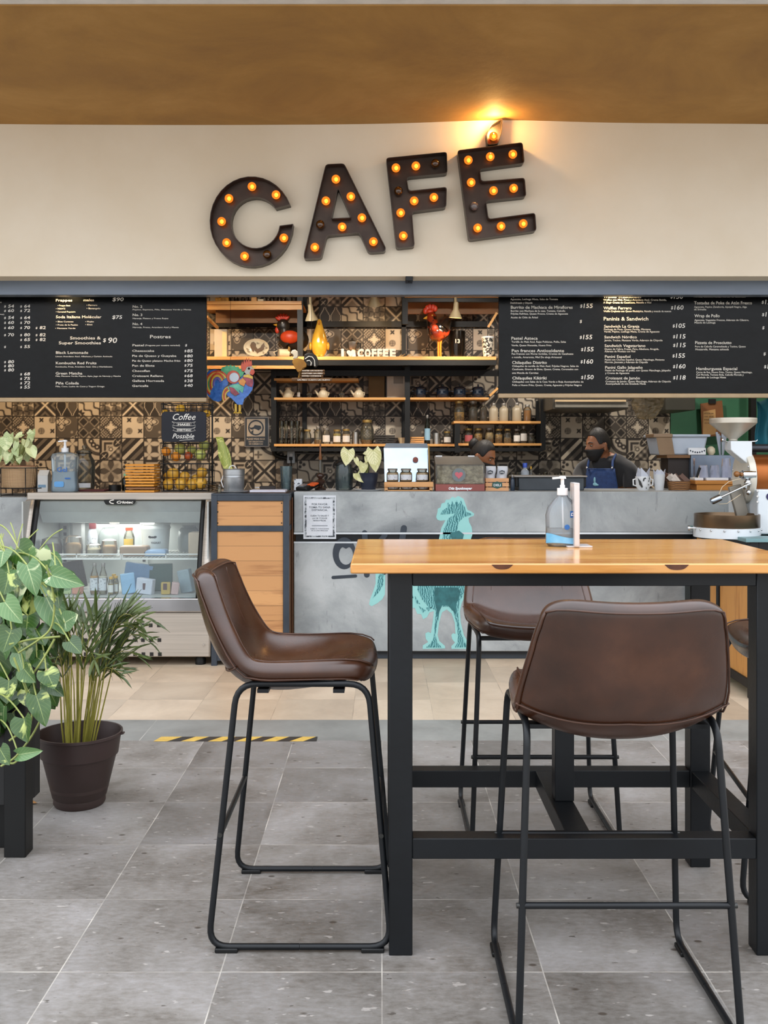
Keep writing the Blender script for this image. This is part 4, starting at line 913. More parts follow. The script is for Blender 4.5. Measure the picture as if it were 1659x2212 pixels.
# ================================================================ RIGHT CABINET AND COFFEE ROASTER
rc = thing('roaster_cabinet', 'black framed cabinet with pine panels under the coffee roaster on the right', 'cabinet', (2.3, 5.7, 0))
x0r, x1r, y0r, y1r, zr = 1.95, 3.3, 5.22, 6.19, Z(1171, 5.22)
fr = B(); w = .045
for xx in (x0r, x1r-w):
    for yy in (y0r, y1r-w): fr.box(xx, xx+w, yy, yy+w, 0, zr)
for z0, z1 in ((zr-.05, zr), (.05, .1)):
    for xx in (x0r, x1r-w): fr.box(xx+.001, xx+w-.001, y0r+w, y1r-w, z0, z1)
    for yy in (y0r, y1r-w): fr.box(x0r+w, x1r-w, yy+.001, yy+w-.001, z0, z1)
fr.box(x0r+.001, x0r+w-.001, y0r+.5, y0r+.54, .1, zr-.05)
fr.obj('steel_frame', black_steel, rc, bevel=.002)
pz = wood('amber_pine', 'cf9550', 'a4672f', 'z', 1, .5)
B().box(x0r+.012, x0r+.03, y0r+w, y0r+.5, .1, zr-.05).obj('side_panel', pz, rc); B().box(x0r+.012, x0r+.03, y0r+.54, y1r-w, .1, zr-.05).obj('side_panel', pz, rc)
B().box(x0r+w, x1r-w, y0r+.012, y0r+.03, .1, zr-.05).obj('front_panel', pz, rc)
teal_top = mat('teal_grey_top', '6d8f92', .4, .1); B().box(x0r-.01-.02, x1r, y0r-.02, y1r, zr, zr+.02).obj('top', teal_top, rc, bevel=.002)
# black steel post at the counter's right end and short pine panel
b = B(); YQ = 6.2; b.box(X(1484, YQ), X(1516, YQ), YQ, YQ+.04, 0, Z(1176, YQ)); tag(b.obj('steel_post', frame_m, bevel=.003), 'dark blue steel post at the right end of the concrete counter, under the roaster', 'post')
rz = zr+.02; YR = 5.5
ro = thing('coffee_roaster', 'white and copper coffee roasting machine with a funnel hopper on the right', 'coffee roaster', (X(1600, YR), YR, rz))
enamel = mat('ivory_enamel', 'd8dde0', .3, .05, 'cdd3d7', 4); ivory = mat('cream_enamel', 'd9d3c4', .3, .05); copper = mat('copper_drum', 'a4602c', .3, .75, '8c4f24', 3); bronze = mat('bronze_tray', '6f5a44', .3, .8, '5d4b38', 3)
def R(px, py, Y=YR): return (X(px, Y), Y, Z(py, Y))
cxr = X(1570, YR); rr_ = X(1638, YR)-cxr
zt0, zt1 = Z(1138, YR), Z(1110, YR)
B().lathe([(0, zt1-.03), (rr_*.9, zt1-.03), (rr_*.97, zt1), (rr_, zt1), (rr_, zt0), (rr_*.98, zt0-.003), (0, zt0-.003)], (cxr, YR, 0), 40).obj('cooling_tray', bronze, ro, smooth=50)
B().lathe([(rr_*1.0, zt0), (rr_*1.02, zt0-.001), (rr_*1.02, zt0-.055), (rr_*.9, rz-.0), (0, rz)], (cxr, YR, 0), 40).obj('tray_housing', enamel, ro, smooth=40)
for k in range(7):
    a = -PI/2-1.2+k*.4; B().ball((cxr+rr_*1.025*math.cos(a), YR+rr_*1.025*math.sin(a), zt0-.012), .006, 8, 6).obj('rivet', chrome, ro)
b = B(); p = R(1500, 1140); b.cyl((p[0]-.045, YR-.02, p[2]), .013, .012, 14, axis=(1, 0, 0)); b.cyl((p[0]-.04, YR-.02, p[2]), .005, .05, 10, axis=(1, 0, 0)); b.obj('tray_knob', chrome, ro)
# main body block on the right
xm0 = X(1634, YR); b = B().box(xm0, xm0+.55, YR-.02, YR+.45, rz, Z(1057, YR)); b.obj('body', enamel, ro, bevel=.008)
B().box(X(1575, YR), xm0+.55, YR-.12, YR-.02, rz, zt0-.06).obj('base_box', enamel, ro, bevel=.005)
for q in ((1637, 1072), (1637, 1084), (1637, 1060)): B().cyl((X(q[0], YR-.03), YR-.021, Z(q[1], YR-.03)), .006, .005, 10, axis=(0, -1, 0)).obj('rivet', chrome, ro)
xd = X(1637, YR); cz = Z(1032, YR); Rd = .135
B().lathe([(Rd*.96, .03), (Rd*.96, .5), (0, .5)], (xd-.02, YR+.16, cz), 36, axis=(1, 0, 0)).obj('drum', copper, ro, smooth=50)
B().lathe([(0, -.005), (Rd*1.08, -.005), (Rd*1.12, .01), (Rd*1.12, .03), (Rd*.9, .035)], (xd-.03, YR+.16, cz), 36, axis=(1, 0, 0)).obj('face_plate', ivory, ro, smooth=50)
for k in range(8):
    a = k*PI/4+.3; B().ball((xd-.037, YR+.16+Rd*.98*math.cos(a), cz+Rd*.98*math.sin(a)), .006, 8, 6).obj('rivet', chrome, ro)
b = B(); b.cyl((X(1608, YR), YR+.03, Z(1026, YR)), .026, .07, 18, axis=(1, 0, 0)); b.cyl((X(1603, YR), YR+.03, Z(1026, YR)), .018, .02, 18, axis=(1, 0, 0)); b.ball((X(1618, YR), YR+.02, Z(1043, YR)), .02); b.ball((X(1612, YR), YR+.02, Z(1052, YR)), .014); b.ball((X(1620, YR), YR+.02, Z(1064, YR)), .016)
b.obj('discharge_valve', chrome, ro, smooth=50)
B().beam((X(1600, YR), YR+.1, Z(1050, YR)), (X(1618, YR), YR+.1, zt1-.02), .03, .07).obj('chute_plate', mat('dark_bronze_plate', '8b857a', .4, .3), ro, bevel=.004)
b = B(); b.ball((X(1590, YR), YR-.01, Z(1024, YR)), .017, 14, 10); b.ball((X(1601, YR), YR-.005, Z(1025, YR)), .012, 12, 8); b.obj('wooden_handle', mat('varnished_knob', '8a5a2a', .3), ro, smooth=80)
b = B(); a_, c_ = Vector(R(1622, 1044, YR-.04)), Vector(R(1553, 1076, YR-.04)); b.tube([a_, c_], .0055, 10); b.obj('lever', chrome, ro)
dr = (c_-a_).normalized(); b = B().lathe([(0, 0), (.017, 0), (.019, .006), (.019, .05), (.015, .058), (0, .058)], c_-dr*.01, 20, axis=dr); b.obj('lever_weight', mat('blue_chrome', 'a9b4c2', .12, 1), ro, smooth=40)
b = B().tube([R(1553, 1068, YR-.03), R(1560, 1052, YR-.03), R(1575, 1040, YR-.03), R(1600, 1034, YR-.03)], .002, 6); b.tube([R(1553, 1089, YR-.03), R(1570, 1088, YR-.03), R(1585, 1078, YR-.03), R(1600, 1068, YR-.03)], .002, 6); b.obj('probe_cable', mat('cable_beige', 'c9b89c', .5), ro)
# hopper
xh = X(1583, YR); Yh = YR+.12; zf = lambda py: Z(py, Yh)
hr = (X(1632, Yh)-X(1535, Yh))/2; xh = X(1583.5, Yh)
B().lathe([(hr*.96, zf(904)), (hr, zf(904)), (hr, zf(914)), (hr*.95, zf(916)), (.022, zf(948)), (.022, zf(953))], (xh, Yh, 0), 36).obj('hopper_cone', mat('spun_aluminium', 'c9c2b4', .38, .5, 'b9b2a4', 4), ro, smooth=40, solid=.004)
B().lathe([(hr*1.0, zf(904)), (hr*1.012, zf(904.5)), (hr*1.012, zf(914)), (hr*.99, zf(914.5))], (xh, Yh, 0), 36).obj('hopper_rim', ivory, ro, smooth=40)
b = B(); pts = [(X(1572, Yh), zf(953)), (X(1618, Yh), zf(953)), (X(1618, Yh), zf(1008)), (X(1612, Yh), zf(1005)), (X(1578, Yh), zf(978)), (X(1572, Yh), zf(972))]; b.prism(pts, Yh-.05, Yh+.05); b.obj('feed_box', enamel, ro, bevel=.004)
b = B(); b.cyl((X(1558, Yh), Yh, zf(950)), .013, .008, 14, axis=(1, 0, 0)); b.tube([(X(1560, Yh), Yh, zf(950)), (X(1572, Yh), Yh, zf(955))], .004, 8); b.tube([(X(1618, Yh), Yh, zf(954)), (X(1634, Yh), Yh, zf(953)), (X(1636, Yh), Yh, zf(950))], .003, 8); b.obj('gate_lever', chrome, ro)
B().tube([(X(1620, Yh), Yh+.1, zf(968)), (X(1720, Yh), Yh+.1, zf(968))], .024, 14).obj('exhaust_pipe', mat('dark_pipe', '3a3d42', .35, .6), ro)
B().lathe([(0, 0), (.02, 0), (.02, .003), (0, .003)], (X(1664, YR-.03), YR-.021, Z(1073, YR-.03)), 20, axis=(0, -1, 0)).obj('round_badge', mat('navy_badge', '2b2554', .4), ro)
# ================================================================ PLANTER WITH TRAILING POTHOS (left foreground)
pl = thing('planter_box', 'tall black planter box on legs at the left edge, overgrown by pothos', 'planter', (-1.4, 3.4, 0))
px0, px1, py0, py1 = -1.75, -1.144, 3.165, 3.30
for xx, yy in ((px0, py0), (px1-.07, py0), (px0+.08, py1-.055), (px1-.16, py1-.055)): B().box(xx, xx+.07, yy, yy+.05+.02*(yy == py0), 0, .86).obj('leg', black_paint, pl, bevel=.003)
b = B().box(px0+.071, px1-.071, py0+.01, py0+.07, .165, .84); b.box(px0+.001, px1-.001, py0+.07, py1-.056, .165, .84); b.box(px0+.0, px1-.0, py1-.056, py1, .165, .84); b.obj('box', mat('black_planks', '0a0a0b', .55, 0, '101011', 5), pl, bevel=.002)
B().box(px0+.02, px1-.02, py0+.03, py1-.03, .84, .85).obj('soil', mat('soil', '2a1d14', .9), pl)
def leaf_mat(nm, c1, c2, vein, vari='d8dca0', va=.62, vw=.05, rough=.32, ns=9, cp=1.0, vs_=.45):
    t = NT(nm); at = t.n('ShaderNodeAttribute', attribute_name='uvw'); s3 = t.n('ShaderNodeSeparateXYZ'); t.l(at.outputs['Vector'], s3.inputs[0])
    co = t.coord('World'); c = t.ramp(t.noise(co, 2.8*cp, 3), [(.35, c1), (.65, c2)])
    stretch = t.coord('World', (1, 1, 1)); k = t.noise(stretch, ns, 4, .6, 1.0); c = t.mix(t.ramp(k, [(va, (0, 0, 0)), (va+.05, (.85, .85, .85))]), c, vari)
    d = t.math('ABSOLUTE', t.math('SUBTRACT', s3.outputs[1], .5)); mid = t.math('LESS_THAN', d, .02); c = t.mix(t.math('MULTIPLY', mid, .4), c, vein)
    w2 = t.math('PINGPONG', t.math('ADD', s3.outputs[0], t.math('MULTIPLY', d, -.8)), .07); sv = t.math('LESS_THAN', w2, vw*.2); c = t.mix(t.math('MULTIPLY', sv, vs_), c, vein)
    t.bsdf(c, rough, 0, .5, s3.outputs[0], 0, .001); return t.m
def leaf(b, base, tip, wid, nrm, fold=.25, droop=.15, heart=1.0, n=10, kind='heart'):
    base, tip = Vector(base), Vector(tip); ax = tip-base; L = ax.length; a = ax.normalized(); nn = Vector(nrm); nn = (nn-a*nn.dot(a)).normalized(); sd = a.cross(nn)
    def f(u, v):
        s_ = v*2-1
        if kind == 'heart': h = (math.sin(PI*min(1, (u*.93+.07))**.62))**.85 if u < 1 else 0; back = -.17*heart*abs(s_)**1.3*(1-u)**3
        else: h = math.sin(PI*(.02+.98*u))**.8; back = 0
        w = wid/2*h*(1+.0)
        return base+a*(L*(u+back))+sd*(s_*w)+nn*(fold*w*abs(s_)**1.2-droop*L*u*u+.012*L*math.sin(u*14)*abs(s_))
    b.grid(f, n, 6, uv=True)
def stem(b, p, q, r=.0025, sag=.04, n=8):
    p, q = Vector(p), Vector(q); b.tube([p.lerp(q, k/n)+Vector((0, 0, sag*math.sin(PI*k/n))) for k in range(n+1)], r, 6)
pothos_m = leaf_mat('pothos_leaf', '1f3a12', '38591f', 'a9b86a', 'c2cc74', .60, rough=.25, vs_=.10)
pothos_l = leaf_mat('pothos_leaf_pale', '3f6436', '618350', 'd4dca4', 'd8deb0', .56, rough=.28, vs_=.12)
po = thing('pothos', 'large variegated pothos trailing over the black planter at the left edge', 'plant', (-1.35, 3.2, .85))
rng = random.Random(11); fa, fb, stm = B(), B(), B()
# explicit leaves: base px,py, tip px,py, width px, depth, pale
EX = [(150, 1258, 112, 1240, 40, 3.05, 1), (112, 1243, 178, 1262, 42, 3.0, 1), (122, 1262, 128, 1315, 36, 3.02, 0), (150, 1385, 176, 1412, 34, 2.95, 0), (140, 1345, 166, 1328, 40, 2.98, 1), (100, 1290, 138, 1370, 52, 3.05, 1), (78, 1360, 98, 1392, 46, 3.05, 0), (52, 1445, 75, 1474, 38, 3.0, 0), (100, 1450, 118, 1488, 42, 3.0, 0), (78, 1502, 100, 1568, 44, 2.98, 0), (52, 1552, 55, 1604, 50, 2.95, 0), (40, 1630, 92, 1622, 26, 2.92, 1), (0, 1618, 18, 1652, 34, 2.92, 0), (60, 1492, 62, 1530, 36, 3.05, 0), (20, 1470, 12, 1520, 50, 3.05, 0), (8, 1190, 0, 1225, 55, 3.1, 1), (40, 1185, 78, 1212, 52, 3.12, 0), (58, 1220, 80, 1285, 44, 3.02, 1), (20, 1240, 8, 1285, 52, 3.05, 0), (45, 1250, 30, 1312, 50, 3.08, 1), (10, 1300, 45, 1345, 44, 3.0, 1), (60, 1330, 55, 1375, 46, 3.05, 0), (25, 1360, 5, 1410, 52, 3.02, 0), (40, 1410, 50, 1450, 40, 3.05, 1), (80, 1420, 110, 1440, 34, 3.05, 0)]
for (bx, by, tx, ty, wd, Yl, pale) in EX:
    base, tip = P(bx, by, Yl), P(tx, ty, Yl-.03); nr = Vector((rng.uniform(-.5, .6), -1, rng.uniform(.1, .8)))
    leaf(fb if pale else fa, base, tip, wd*Yl/F*1.15, nr, rng.uniform(.1, .45), rng.uniform(0, .2))
    stem(stm, base, base+Vector((rng.uniform(-.16, -.05), .12, rng.uniform(.03, .12))), .0025, .02)
for k in range(250):
    px_ = rng.triangular(-160, 122, 10); py_ = rng.uniform(1180, 1500 if px_ > 30 else 1560); Yl = rng.uniform(3.08, 3.5)
    if px_ > 60 and py_ < 1230 and rng.random() < .7: continue
    base = P(px_, py_, Yl); L = rng.uniform(.06, .11); a = rng.uniform(-2.6, -.5); tip = base+Vector((L*math.cos(a), rng.uniform(-.04, .02), L*math.sin(a)))
    nr = Vector((rng.uniform(-.8, .8), -1, rng.uniform(-.1, 1.2))); leaf(fb if rng.random() < .35 else fa, base, tip, L*rng.uniform(.7, .95), nr, rng.uniform(.1, .5), rng.uniform(0, .3), n=7)
    if k % 2: stem(stm, base, base+Vector((rng.uniform(-.08, .08), rng.uniform(.03, .1), rng.uniform(.02, .14))), .002, .01)
for q in ([(100, 1220), (120, 1300), (112, 1360), (80, 1385), (40, 1410)], [(130, 1375), (70, 1380), (20, 1392)], [(30, 1420), (60, 1500), (75, 1560), (20, 1600)], [(92, 1545), (70, 1590), (30, 1640), (2, 1655)], [(118, 1380), (90, 1430), (60, 1470)], [(40, 1640), (30, 1650), (5, 1645)]):
    stm.tube(round_path([P(x, y, 3.0) for x, y in q], .05, 4), .0035, 6)
fa.obj('foliage', pothos_m, po, smooth=80); fb.obj('foliage', pothos_l, po, smooth=80, label='pale variegated leaves'); stm.obj('stems', mat('green_stem', '7f8a48', .5, 0, '9aa258', 10), po, smooth=60)
# small table leg behind planter is part of the box; fallen orange leaf on floor
Yf = FY(1735); b = B(); leaf(b, (X(58, Yf), Yf, .006), (X(82, Yf), Yf-.01, .004), .03, (0, 0, 1), .1, 0); tag(b.obj('fallen_leaf', mat('dry_leaf', 'b98448', .6), smooth=60), 'dry orange leaf lying on the floor behind the black planter leg', 'leaf')
# ================================================================ PALM IN A BROWN POT
YPm = FY(1735)-.0; xp = X(172, YPm)
pm = thing('potted_palm', 'young palm with many thin stems in a dark brown plastic pot', 'potted plant', (xp, YPm, 0))
potm = mat('brown_plastic_pot', '3a2a28', .5, 0, '33241f', 6)
h = .267; B().lathe([(0, .0), (.088, .0), (.094, .01), (.094, .03), (.098, .034), (.132, .175), (.134, .18), (.140, .185), (.150, .255), (.156, .258), (.156, .267), (.149, .267), (.145, .25), (.125, .17), (.105, .06), (0, .06)], (xp, YPm, 0), 44).obj('pot', potm, pm, smooth=40)
B().lathe([(0, .12), (.118, .12)], (xp, YPm, 0), 30).obj('soil', mat('soil', '2a1d14', .9), pm)
B().beam((xp+.14, YPm, .255), (xp+.165, YPm, .262), .02, .006).obj('pot_tab', potm, pm)
palm_g = mat('palm_green', '2c3d18', .4, 0, '56642a', 6); palm_s = mat('palm_stem', '8a8636', .45, 0, 'aaa24a', 8)
sb, fb2 = B(), B(); rng = random.Random(5)
for k in range(30):
    a = rng.uniform(0, 2*PI); r0 = rng.uniform(.005, .045); r1 = r0*1.0+rng.uniform(.0, .04); h1 = rng.uniform(.40, .62)
    p0 = Vector((xp-.005+r0*math.cos(a)*.9, YPm+r0*math.sin(a), .12)); p1 = Vector((xp+.02+r1*1.4*math.cos(a), YPm+r1*math.sin(a), h1))
    mid = p0.lerp(p1, .5)+Vector((rng.uniform(-.008, .008), 0, 0)); sb.tube([p0, mid, p1], [.0042, .0034, .0024], 6)
    # frond: rachis curving outwards with paired leaflets
    da = a+rng.uniform(-.4, .4); od = Vector((math.cos(da)*1.25+.2, math.sin(da)*.8, 0)); Lf = rng.uniform(.07, .17); rise = rng.uniform(.08, .20)
    prev = p1; N = 6; pts = [p1]
    for j in range(1, N+1):
        t = j/N; pts.append(p1+od*(Lf*t**1.3*.8)+Vector((0, 0, rise*math.sin(PI*.62*t)-.03*t*t)))
    sb.tube(pts, [.002-.0012*j/N for j in range(N+1)], 5)
    for j in range(1, N+1):
        d = (pts[j]-pts[j-1]).normalized(); sd = d.cross(Vector((0, 0, 1))).normalized(); L = rng.uniform(.09, .16)*(1-.4*j/N)
        for sgn in (-1, 1):
            tip = pts[j]+d*L*.75+sd*sgn*L*.5+Vector((0, 0, rng.uniform(-.01, .07))); leaf(fb2, pts[j], tip, rng.uniform(.009, .015), (rng.uniform(-.3, .3), -.7, 1), .3, .14, kind='blade', n=6)
    leaf(fb2, pts[-1], pts[-1]+(pts[-1]-pts[-2])*2.2, .01, (0, -.3, 1), .3, .2, kind='blade', n=4)
for q in ((300, 1290), (296, 1318), (288, 1345), (110, 1300), (205, 1268), (180, 1275)):   # a few long leaflets
    tip = P(q[0], q[1], YPm-.02); base = P(210 if q[0] > 170 else 165, 1370, YPm); leaf(fb2, base.lerp(tip, .25), tip, .013, (0, -.6, 1), .3, .05, kind='blade')
sb.obj('stems', palm_s, pm, smooth=60); fb2.obj('fronds', palm_g, pm, smooth=60)
# ================================================================ KITCHEN SHELVES
def board_thing(name, label, xa, xb, pyt, thick, y0, y1, group=None, m=None):
    z = Z(pyt, y0); t = B().box(xa, xb, y0, y1, z-thick, z).obj(name, m or shelf_wood, bevel=.002); return tag(t, label, 'shelf', group)
YU = 8.45
su = thing('hanging_shelf', 'long upper pine shelf in a black steel frame with pottery and rooster figures', 'shelf', (-.2, YU, Z(776, YU)))
zu = Z(770, YU); xl, xr = X(430, YU), X(1072, YU)
B().box(xl, xr, YU, YW-.01, zu-.03, zu).obj('board', shelf_wood, su, bevel=.002)
b = B(); b.box(xl, xr, YU+.002, YU+.05, zu-.075, zu-.031); b.box(xl, xr, YW-.06, YW-.01, zu-.075, zu-.031)
for px in (440, 658, 875, 1068):
    x = X(px, YU); b.box(x-.02, x+.02, YU+.05, YW-.06, zu-.07, zu-.031)
for px in (648, 875):
    x = X(px, YU); b.box(x-.024, x+.024, YU+.003, YU+.05, zu, 2.9) if px == 648 else b.box(x-.024, x+.024, YU+.003, YU+.05, Z(700, YU), 2.9)
    b.box(x-.02, x+.02, YW-.05, YW-.01, zu-.8, 2.9)
b.box(xl, xr, YW-.05, YW-.01, Z(690, YU), Z(682, YU)+.02)
b.obj('steel_frame', black_paint, su, smooth=0)
B().box(xl, X(446+210, YU), YU+.005, YU+.04, zu-.075-.03, zu-.076).obj('lower_batten', shelf_wood, su)
st2 = thing('top_shelf', 'short topmost pine shelf above the oval rooster plate, left side', 'shelf', (X(550, YU), YU, Z(650, YU)))
zt2 = Z(651, YU); xa, xb = X(430, YU), X(652, YU)
B().box(xa, xb, YU-.02, YW-.01, zt2-.028, zt2).obj('board', shelf_wood, st2, bevel=.002)
B().box(xa, xb, YU+.0, YU+.03, zt2-.07, zt2-.029).obj('front_rail', shelf_wood, st2); B().box(xa+.1, xb-.02, YU+.25, YU+.28, zt2-.15, zt2-.029).obj('rear_rail', mat('old_board', '7a5530', .6), st2)
B().beam((X(446, 8.3), 8.3, Z(684, 8.3)), (X(470, 8.6), 8.6, Z(708, 8.6)), .02, .02).obj('brace', shelf_wood, st2)
st3 = thing('top_shelf', 'short topmost pine shelf above the red and black rooster, beside the right menu board', 'shelf', (X(970, YU), YU, Z(640, YU)))
B().box(X(874, YU), X(1085, YU), YU-.02, YW-.01, Z(643, YU)-.0, Z(639, YU)).obj('board', shelf_wood, st3, bevel=.002)
B().box(X(874, YU), X(1085, YU), YU, YU+.04, Z(652, YU), Z(643.5, YU)).obj('front_rail', black_paint, st3); B().box(X(874, YU), X(1085, YU), YU+.25, YU+.28, Z(669, YU), Z(643.5, YU)).obj('rear_rail', mat('old_board', '7a5530', .6), st3)
B().beam((X(1055, YU), YU+.02, Z(706, YU)), (X(1074, YU), YU+.02, Z(675, YU)), .02, .02).obj('brace', shelf_wood, st3)
# lower wall unit
YL2 = 8.68
un = thing('wall_shelf_frame', 'black steel frame that carries the lower pine shelves on the tiled wall', 'shelf frame', (X(880, YL2), YL2, Z(970, YL2)))
b = B()
for px, t0, t1 in ((591, 800, 975), (880, 790, 975), (988, 915, 978), (1173, 862, 972)):
    x = X(px, YL2); b.box(x-.023, x+.023, YL2, YL2+.045, Z(t1, YL2), Z(t0, YL2)); b.box(x-.02, x+.02, YW-.05, YW-.01, Z(t1, YL2), Z(t0, YL2))
    b.box(x-.02, x+.02, YL2+.04, YW-.05, Z(t1-4, YL2), Z(t1-12, YL2))
b.box(X(591, YL2), X(1173, YL2), YL2+.005, YL2+.04, Z(975, YL2), Z(967, YL2)); b.box(X(591, YL2), X(1085, YL2), YL2+.005, YL2+.04, Z(812, YL2), Z(800, YL2))
b.box(X(591, YL2), X(1173, YL2), YW-.04, YW-.011, Z(975, YL2), Z(967, YL2))
b.obj('bars', black_paint, un, smooth=0)
B().beam((X(1058, YL2), YL2+.02, Z(855, YL2)), (X(1076, YL2), YL2+.02, Z(838, YL2)), .02, .02).obj('brace', shelf_wood, un)
SH = {}
for key, label, a, q, py, th in (('a', 'short pine shelf behind the carved rooster sign, above the three teapots', 592, 774, 817, .022), ('b', 'pine shelf that holds the three cream teapots', 592, 876, 858.5, .022), ('c', 'pine shelf that holds the row of small navy pots', 886, 1056, 858.5, .02),
                              ('d', 'pine shelf with drinking glasses and mason jars, left of the black post', 592, 876, 959, .022), ('e', 'pine shelf piece with stacked coasters and tins, behind the cookie box', 886, 982, 959, .022), ('f', 'pine shelf with the upper row of spice jars and white bottles', 980, 1168, 909.5, .022), ('g', 'pine shelf with the lower row of spice jars, above the woman', 990, 1170, 957.5, .022)):
    SH[key] = Z(py, YL2); board_thing('wall_shelf', label, X(a, YL2), X(q, YL2), py, th, YL2-.004, YW-.012, 'pine wall shelves')
# ================================================================ VESSELS
lid_gold = mat('gold_lid', 'b89a5c', .35, .7); lid_grey = mat('grey_lid', '8b8680', .4, .6); lid_black = mat('black_lid', '1d1b1a', .4)
jarg = glass('jar_glass', 'e8e6dc', .04, .06, 'c8c4b4')
PF = {'mason': [(.0, 0), (.46, 0), (.5, .04), (.5, .62), (.44, .74), (.36, .80), (.36, .9)], 'round': [(0, 0), (.4, 0), (.5, .15), (.5, .6), (.4, .78), (.3, .86), (.3, .9)],
      'bottle': [(0, 0), (.47, 0), (.5, .04), (.5, .68), (.42, .76), (.22, .82), (.22, .9)], 'tumbler': [(0, 0), (.36, 0), (.38, .03), (.5, 1.0)], 'wine': [(0, 0), (.34, 0), (.38, .05), (.26, .45), (.3, .6), (.46, .9), (.44, 1.0)],
      'cola': [(0, 0), (.4, 0), (.46, .1), (.4, .3), (.5, .5), (.36, .7), (.2, .85), (.18, .94)], 'square': [(0, 0), (.5, 0), (.5, .7), (.4, .8), (.26, .85), (.26, .9)], 'tin': [(0, 0), (.5, 0), (.5, 1.0)]}
def vessel(name, label, cat, group, px, pyb, Y, wp, hp, kind='mason', g=None, fill=None, level=.6, lid=None, tagm=None, z=None, n=18, lbl=None, lidh=.1):
    w, h = wp/F*Y, hp/F*Y; x = X(px, Y); z = Z(pyb, Y) if z is None else z
    t = thing(name, label, cat, (x, Y, z), group); pr = [(r*w, q*h) for r, q in PF[kind]]
    if kind in ('tumbler', 'wine'): pr = pr+[(pr[-1][0]-.003, pr[-1][1]), (pr[1][0]*.88, .006), (0, .006)]
    B().lathe(pr, (x, Y, z), n).obj('body', g or jarg, t, smooth=45)
    if fill:
        fp = [(0, .003)]+[(max(r*w-.003, .002), max(q*h, .004)) for r, q in PF[kind][1:] if q <= level]; fp += [(fp[-1][0], level*h), (0, level*h)]
        B().lathe(fp, (x, Y, z), n).obj('contents', fill, t, smooth=45)
    if lid:
        rt = PF[kind][-1][0]*w; zt_ = PF[kind][-1][1]*h
        B().lathe([(0, zt_-.002), (rt*1.12, zt_-.002), (rt*1.15, zt_+.003), (rt*1.15, zt_+h*lidh), (rt*1.05, zt_+h*lidh+.002), (0, zt_+h*lidh+.002)], (x, Y, z), n).obj('lid', lid, t, smooth=45)
    if tagm:
        r = w*.508; B().grid(lambda u, v: (x+r*math.sin(-1+2*u), Y-r*math.cos(-1+2*u), z+h*(.14+.42*v)), 8, 1).obj('label', tagm, t, smooth=80)
    return t
pasta = mat('dried_pasta', 'dba94c', .6, 0, 'a5762c', 60, lo=.45, hi=.55); seeds = mat('pale_seeds', 'dcc092', .7, 0, 'c0a06c', 90, lo=.45, hi=.55); beans = mat('dark_beans', '2c1b12', .6, 0, '4a2f1c', 80)
yel = mat('yellow_powder', 'd0bb70', .7, 0, 'bca65c', 20); pink = mat('pinkish_salt', 'e6c8ac', .7, 0, 'd8b698', 40); white_f = mat('milky_white', 'c8bda6', .6, 0, 'b8ad96', 20)
honey = mat('amber_honey', 'b5762e', .3, 0, 'a0661f', 10); labw = mat('white_label', 'd8d6d0', .5); labg = mat('printed_label', 'c9ccd0', .5, 0, '8a8e94', 70, lo=.55, hi=.62)
frost = glass('frosted_bottle', 'd8ccb8', .2, .75, 'b9ab92')
Yv = 8.8
G1 = 'jars on the lower left pine shelf'; G2 = 'upper row of spice jars'; G3 = 'lower row of spice jars'; zD, zF, zG, zE = SH['d'], SH['f'], SH['g'], SH['e']
# glasses and jars, shelf d
for k, (px, dy, lb_) in enumerate(((608, 0, 'first curved drinking glass at the left end of the jar shelf'), (618, -.08, 'curved drinking glass half behind the leftmost glass'), (630, 0, 'curved drinking glass second in the front row of the jar shelf'), (642, -.08, 'curved drinking glass in the back row behind the small jar'))):
    vessel('drinking_glass', lb_, 'glass', 'curved glasses on the jar shelf', px, 957, Yv+.0-dy*.9, 13, 50, 'wine', smoky, z=zD)
vessel('mason_jar', 'tall clear jar at the left of the jar shelf, behind the glasses', 'jar', G1, 651, 957, Yv, 14, 40, 'mason', smoky, z=zD)
for px, w_, h_, kd, fl, lv, ld, lb_ in ((664, 17, 31, 'mason', beans, .35, lid_gold, 'small dark jar with gold lid right of the drinking glasses'), (687, 17, 38, 'bottle', seeds, .25, lid_grey, 'narrow clear jar with a little pale grain inside'), (705, 18, 34, 'mason', None, 0, lid_grey, 'empty clear mason jar with printed white lettering, left of the yellow jar'),
        (728, 18, 31, 'mason', yel, .72, lid_gold, 'mason jar filled with yellow powder'), (748, 18, 32, 'mason', pink, .68, lid_gold, 'mason jar filled with pinkish salt'), (768, 15, 26, 'tin', None, 0, None, 'polished steel cup beside the large round jar'), (793, 29, 52, 'round', seeds, .18, lid_gold, 'large round glass jar with gold lid, tallest on the jar shelf')):
    vessel('steel_cup' if kd == 'tin' else 'glass_jar', lb_, 'cup' if kd == 'tin' else 'jar', None if kd == 'tin' else G1, px, 957, Yv, w_, h_, kd, steel if kd == 'tin' else None, fl, lv, ld, labw if px in (705, 728, 748) else None, z=zD)
for k in range(5):
    tag(B().obox((X(832, Yv), Yv, zD+.006+.0165*k), (.175, .16, .012), .02*(k % 2)).obj('slate_tray', mat('dark_slate', '1f1d1c', .6), bevel=.002), 'dark slate tray %s stack by the black post' % ('at the bottom of the', 'second from the bottom of the', 'in the middle of the', 'second from the top of the', 'on top of the')[k], 'tray', 'slate trays')
_bw = B().lathe([(0, 0), (.022, 0), (.036, .055), (.038, .058), (.034, .056), (.018, .006), (0, .006)], (X(868, Yv), Yv, zD), 22).obj('small_bowl', cream, smooth=50); tag(_bw, 'small white bowl on the jar shelf next to the black post', 'bowl')
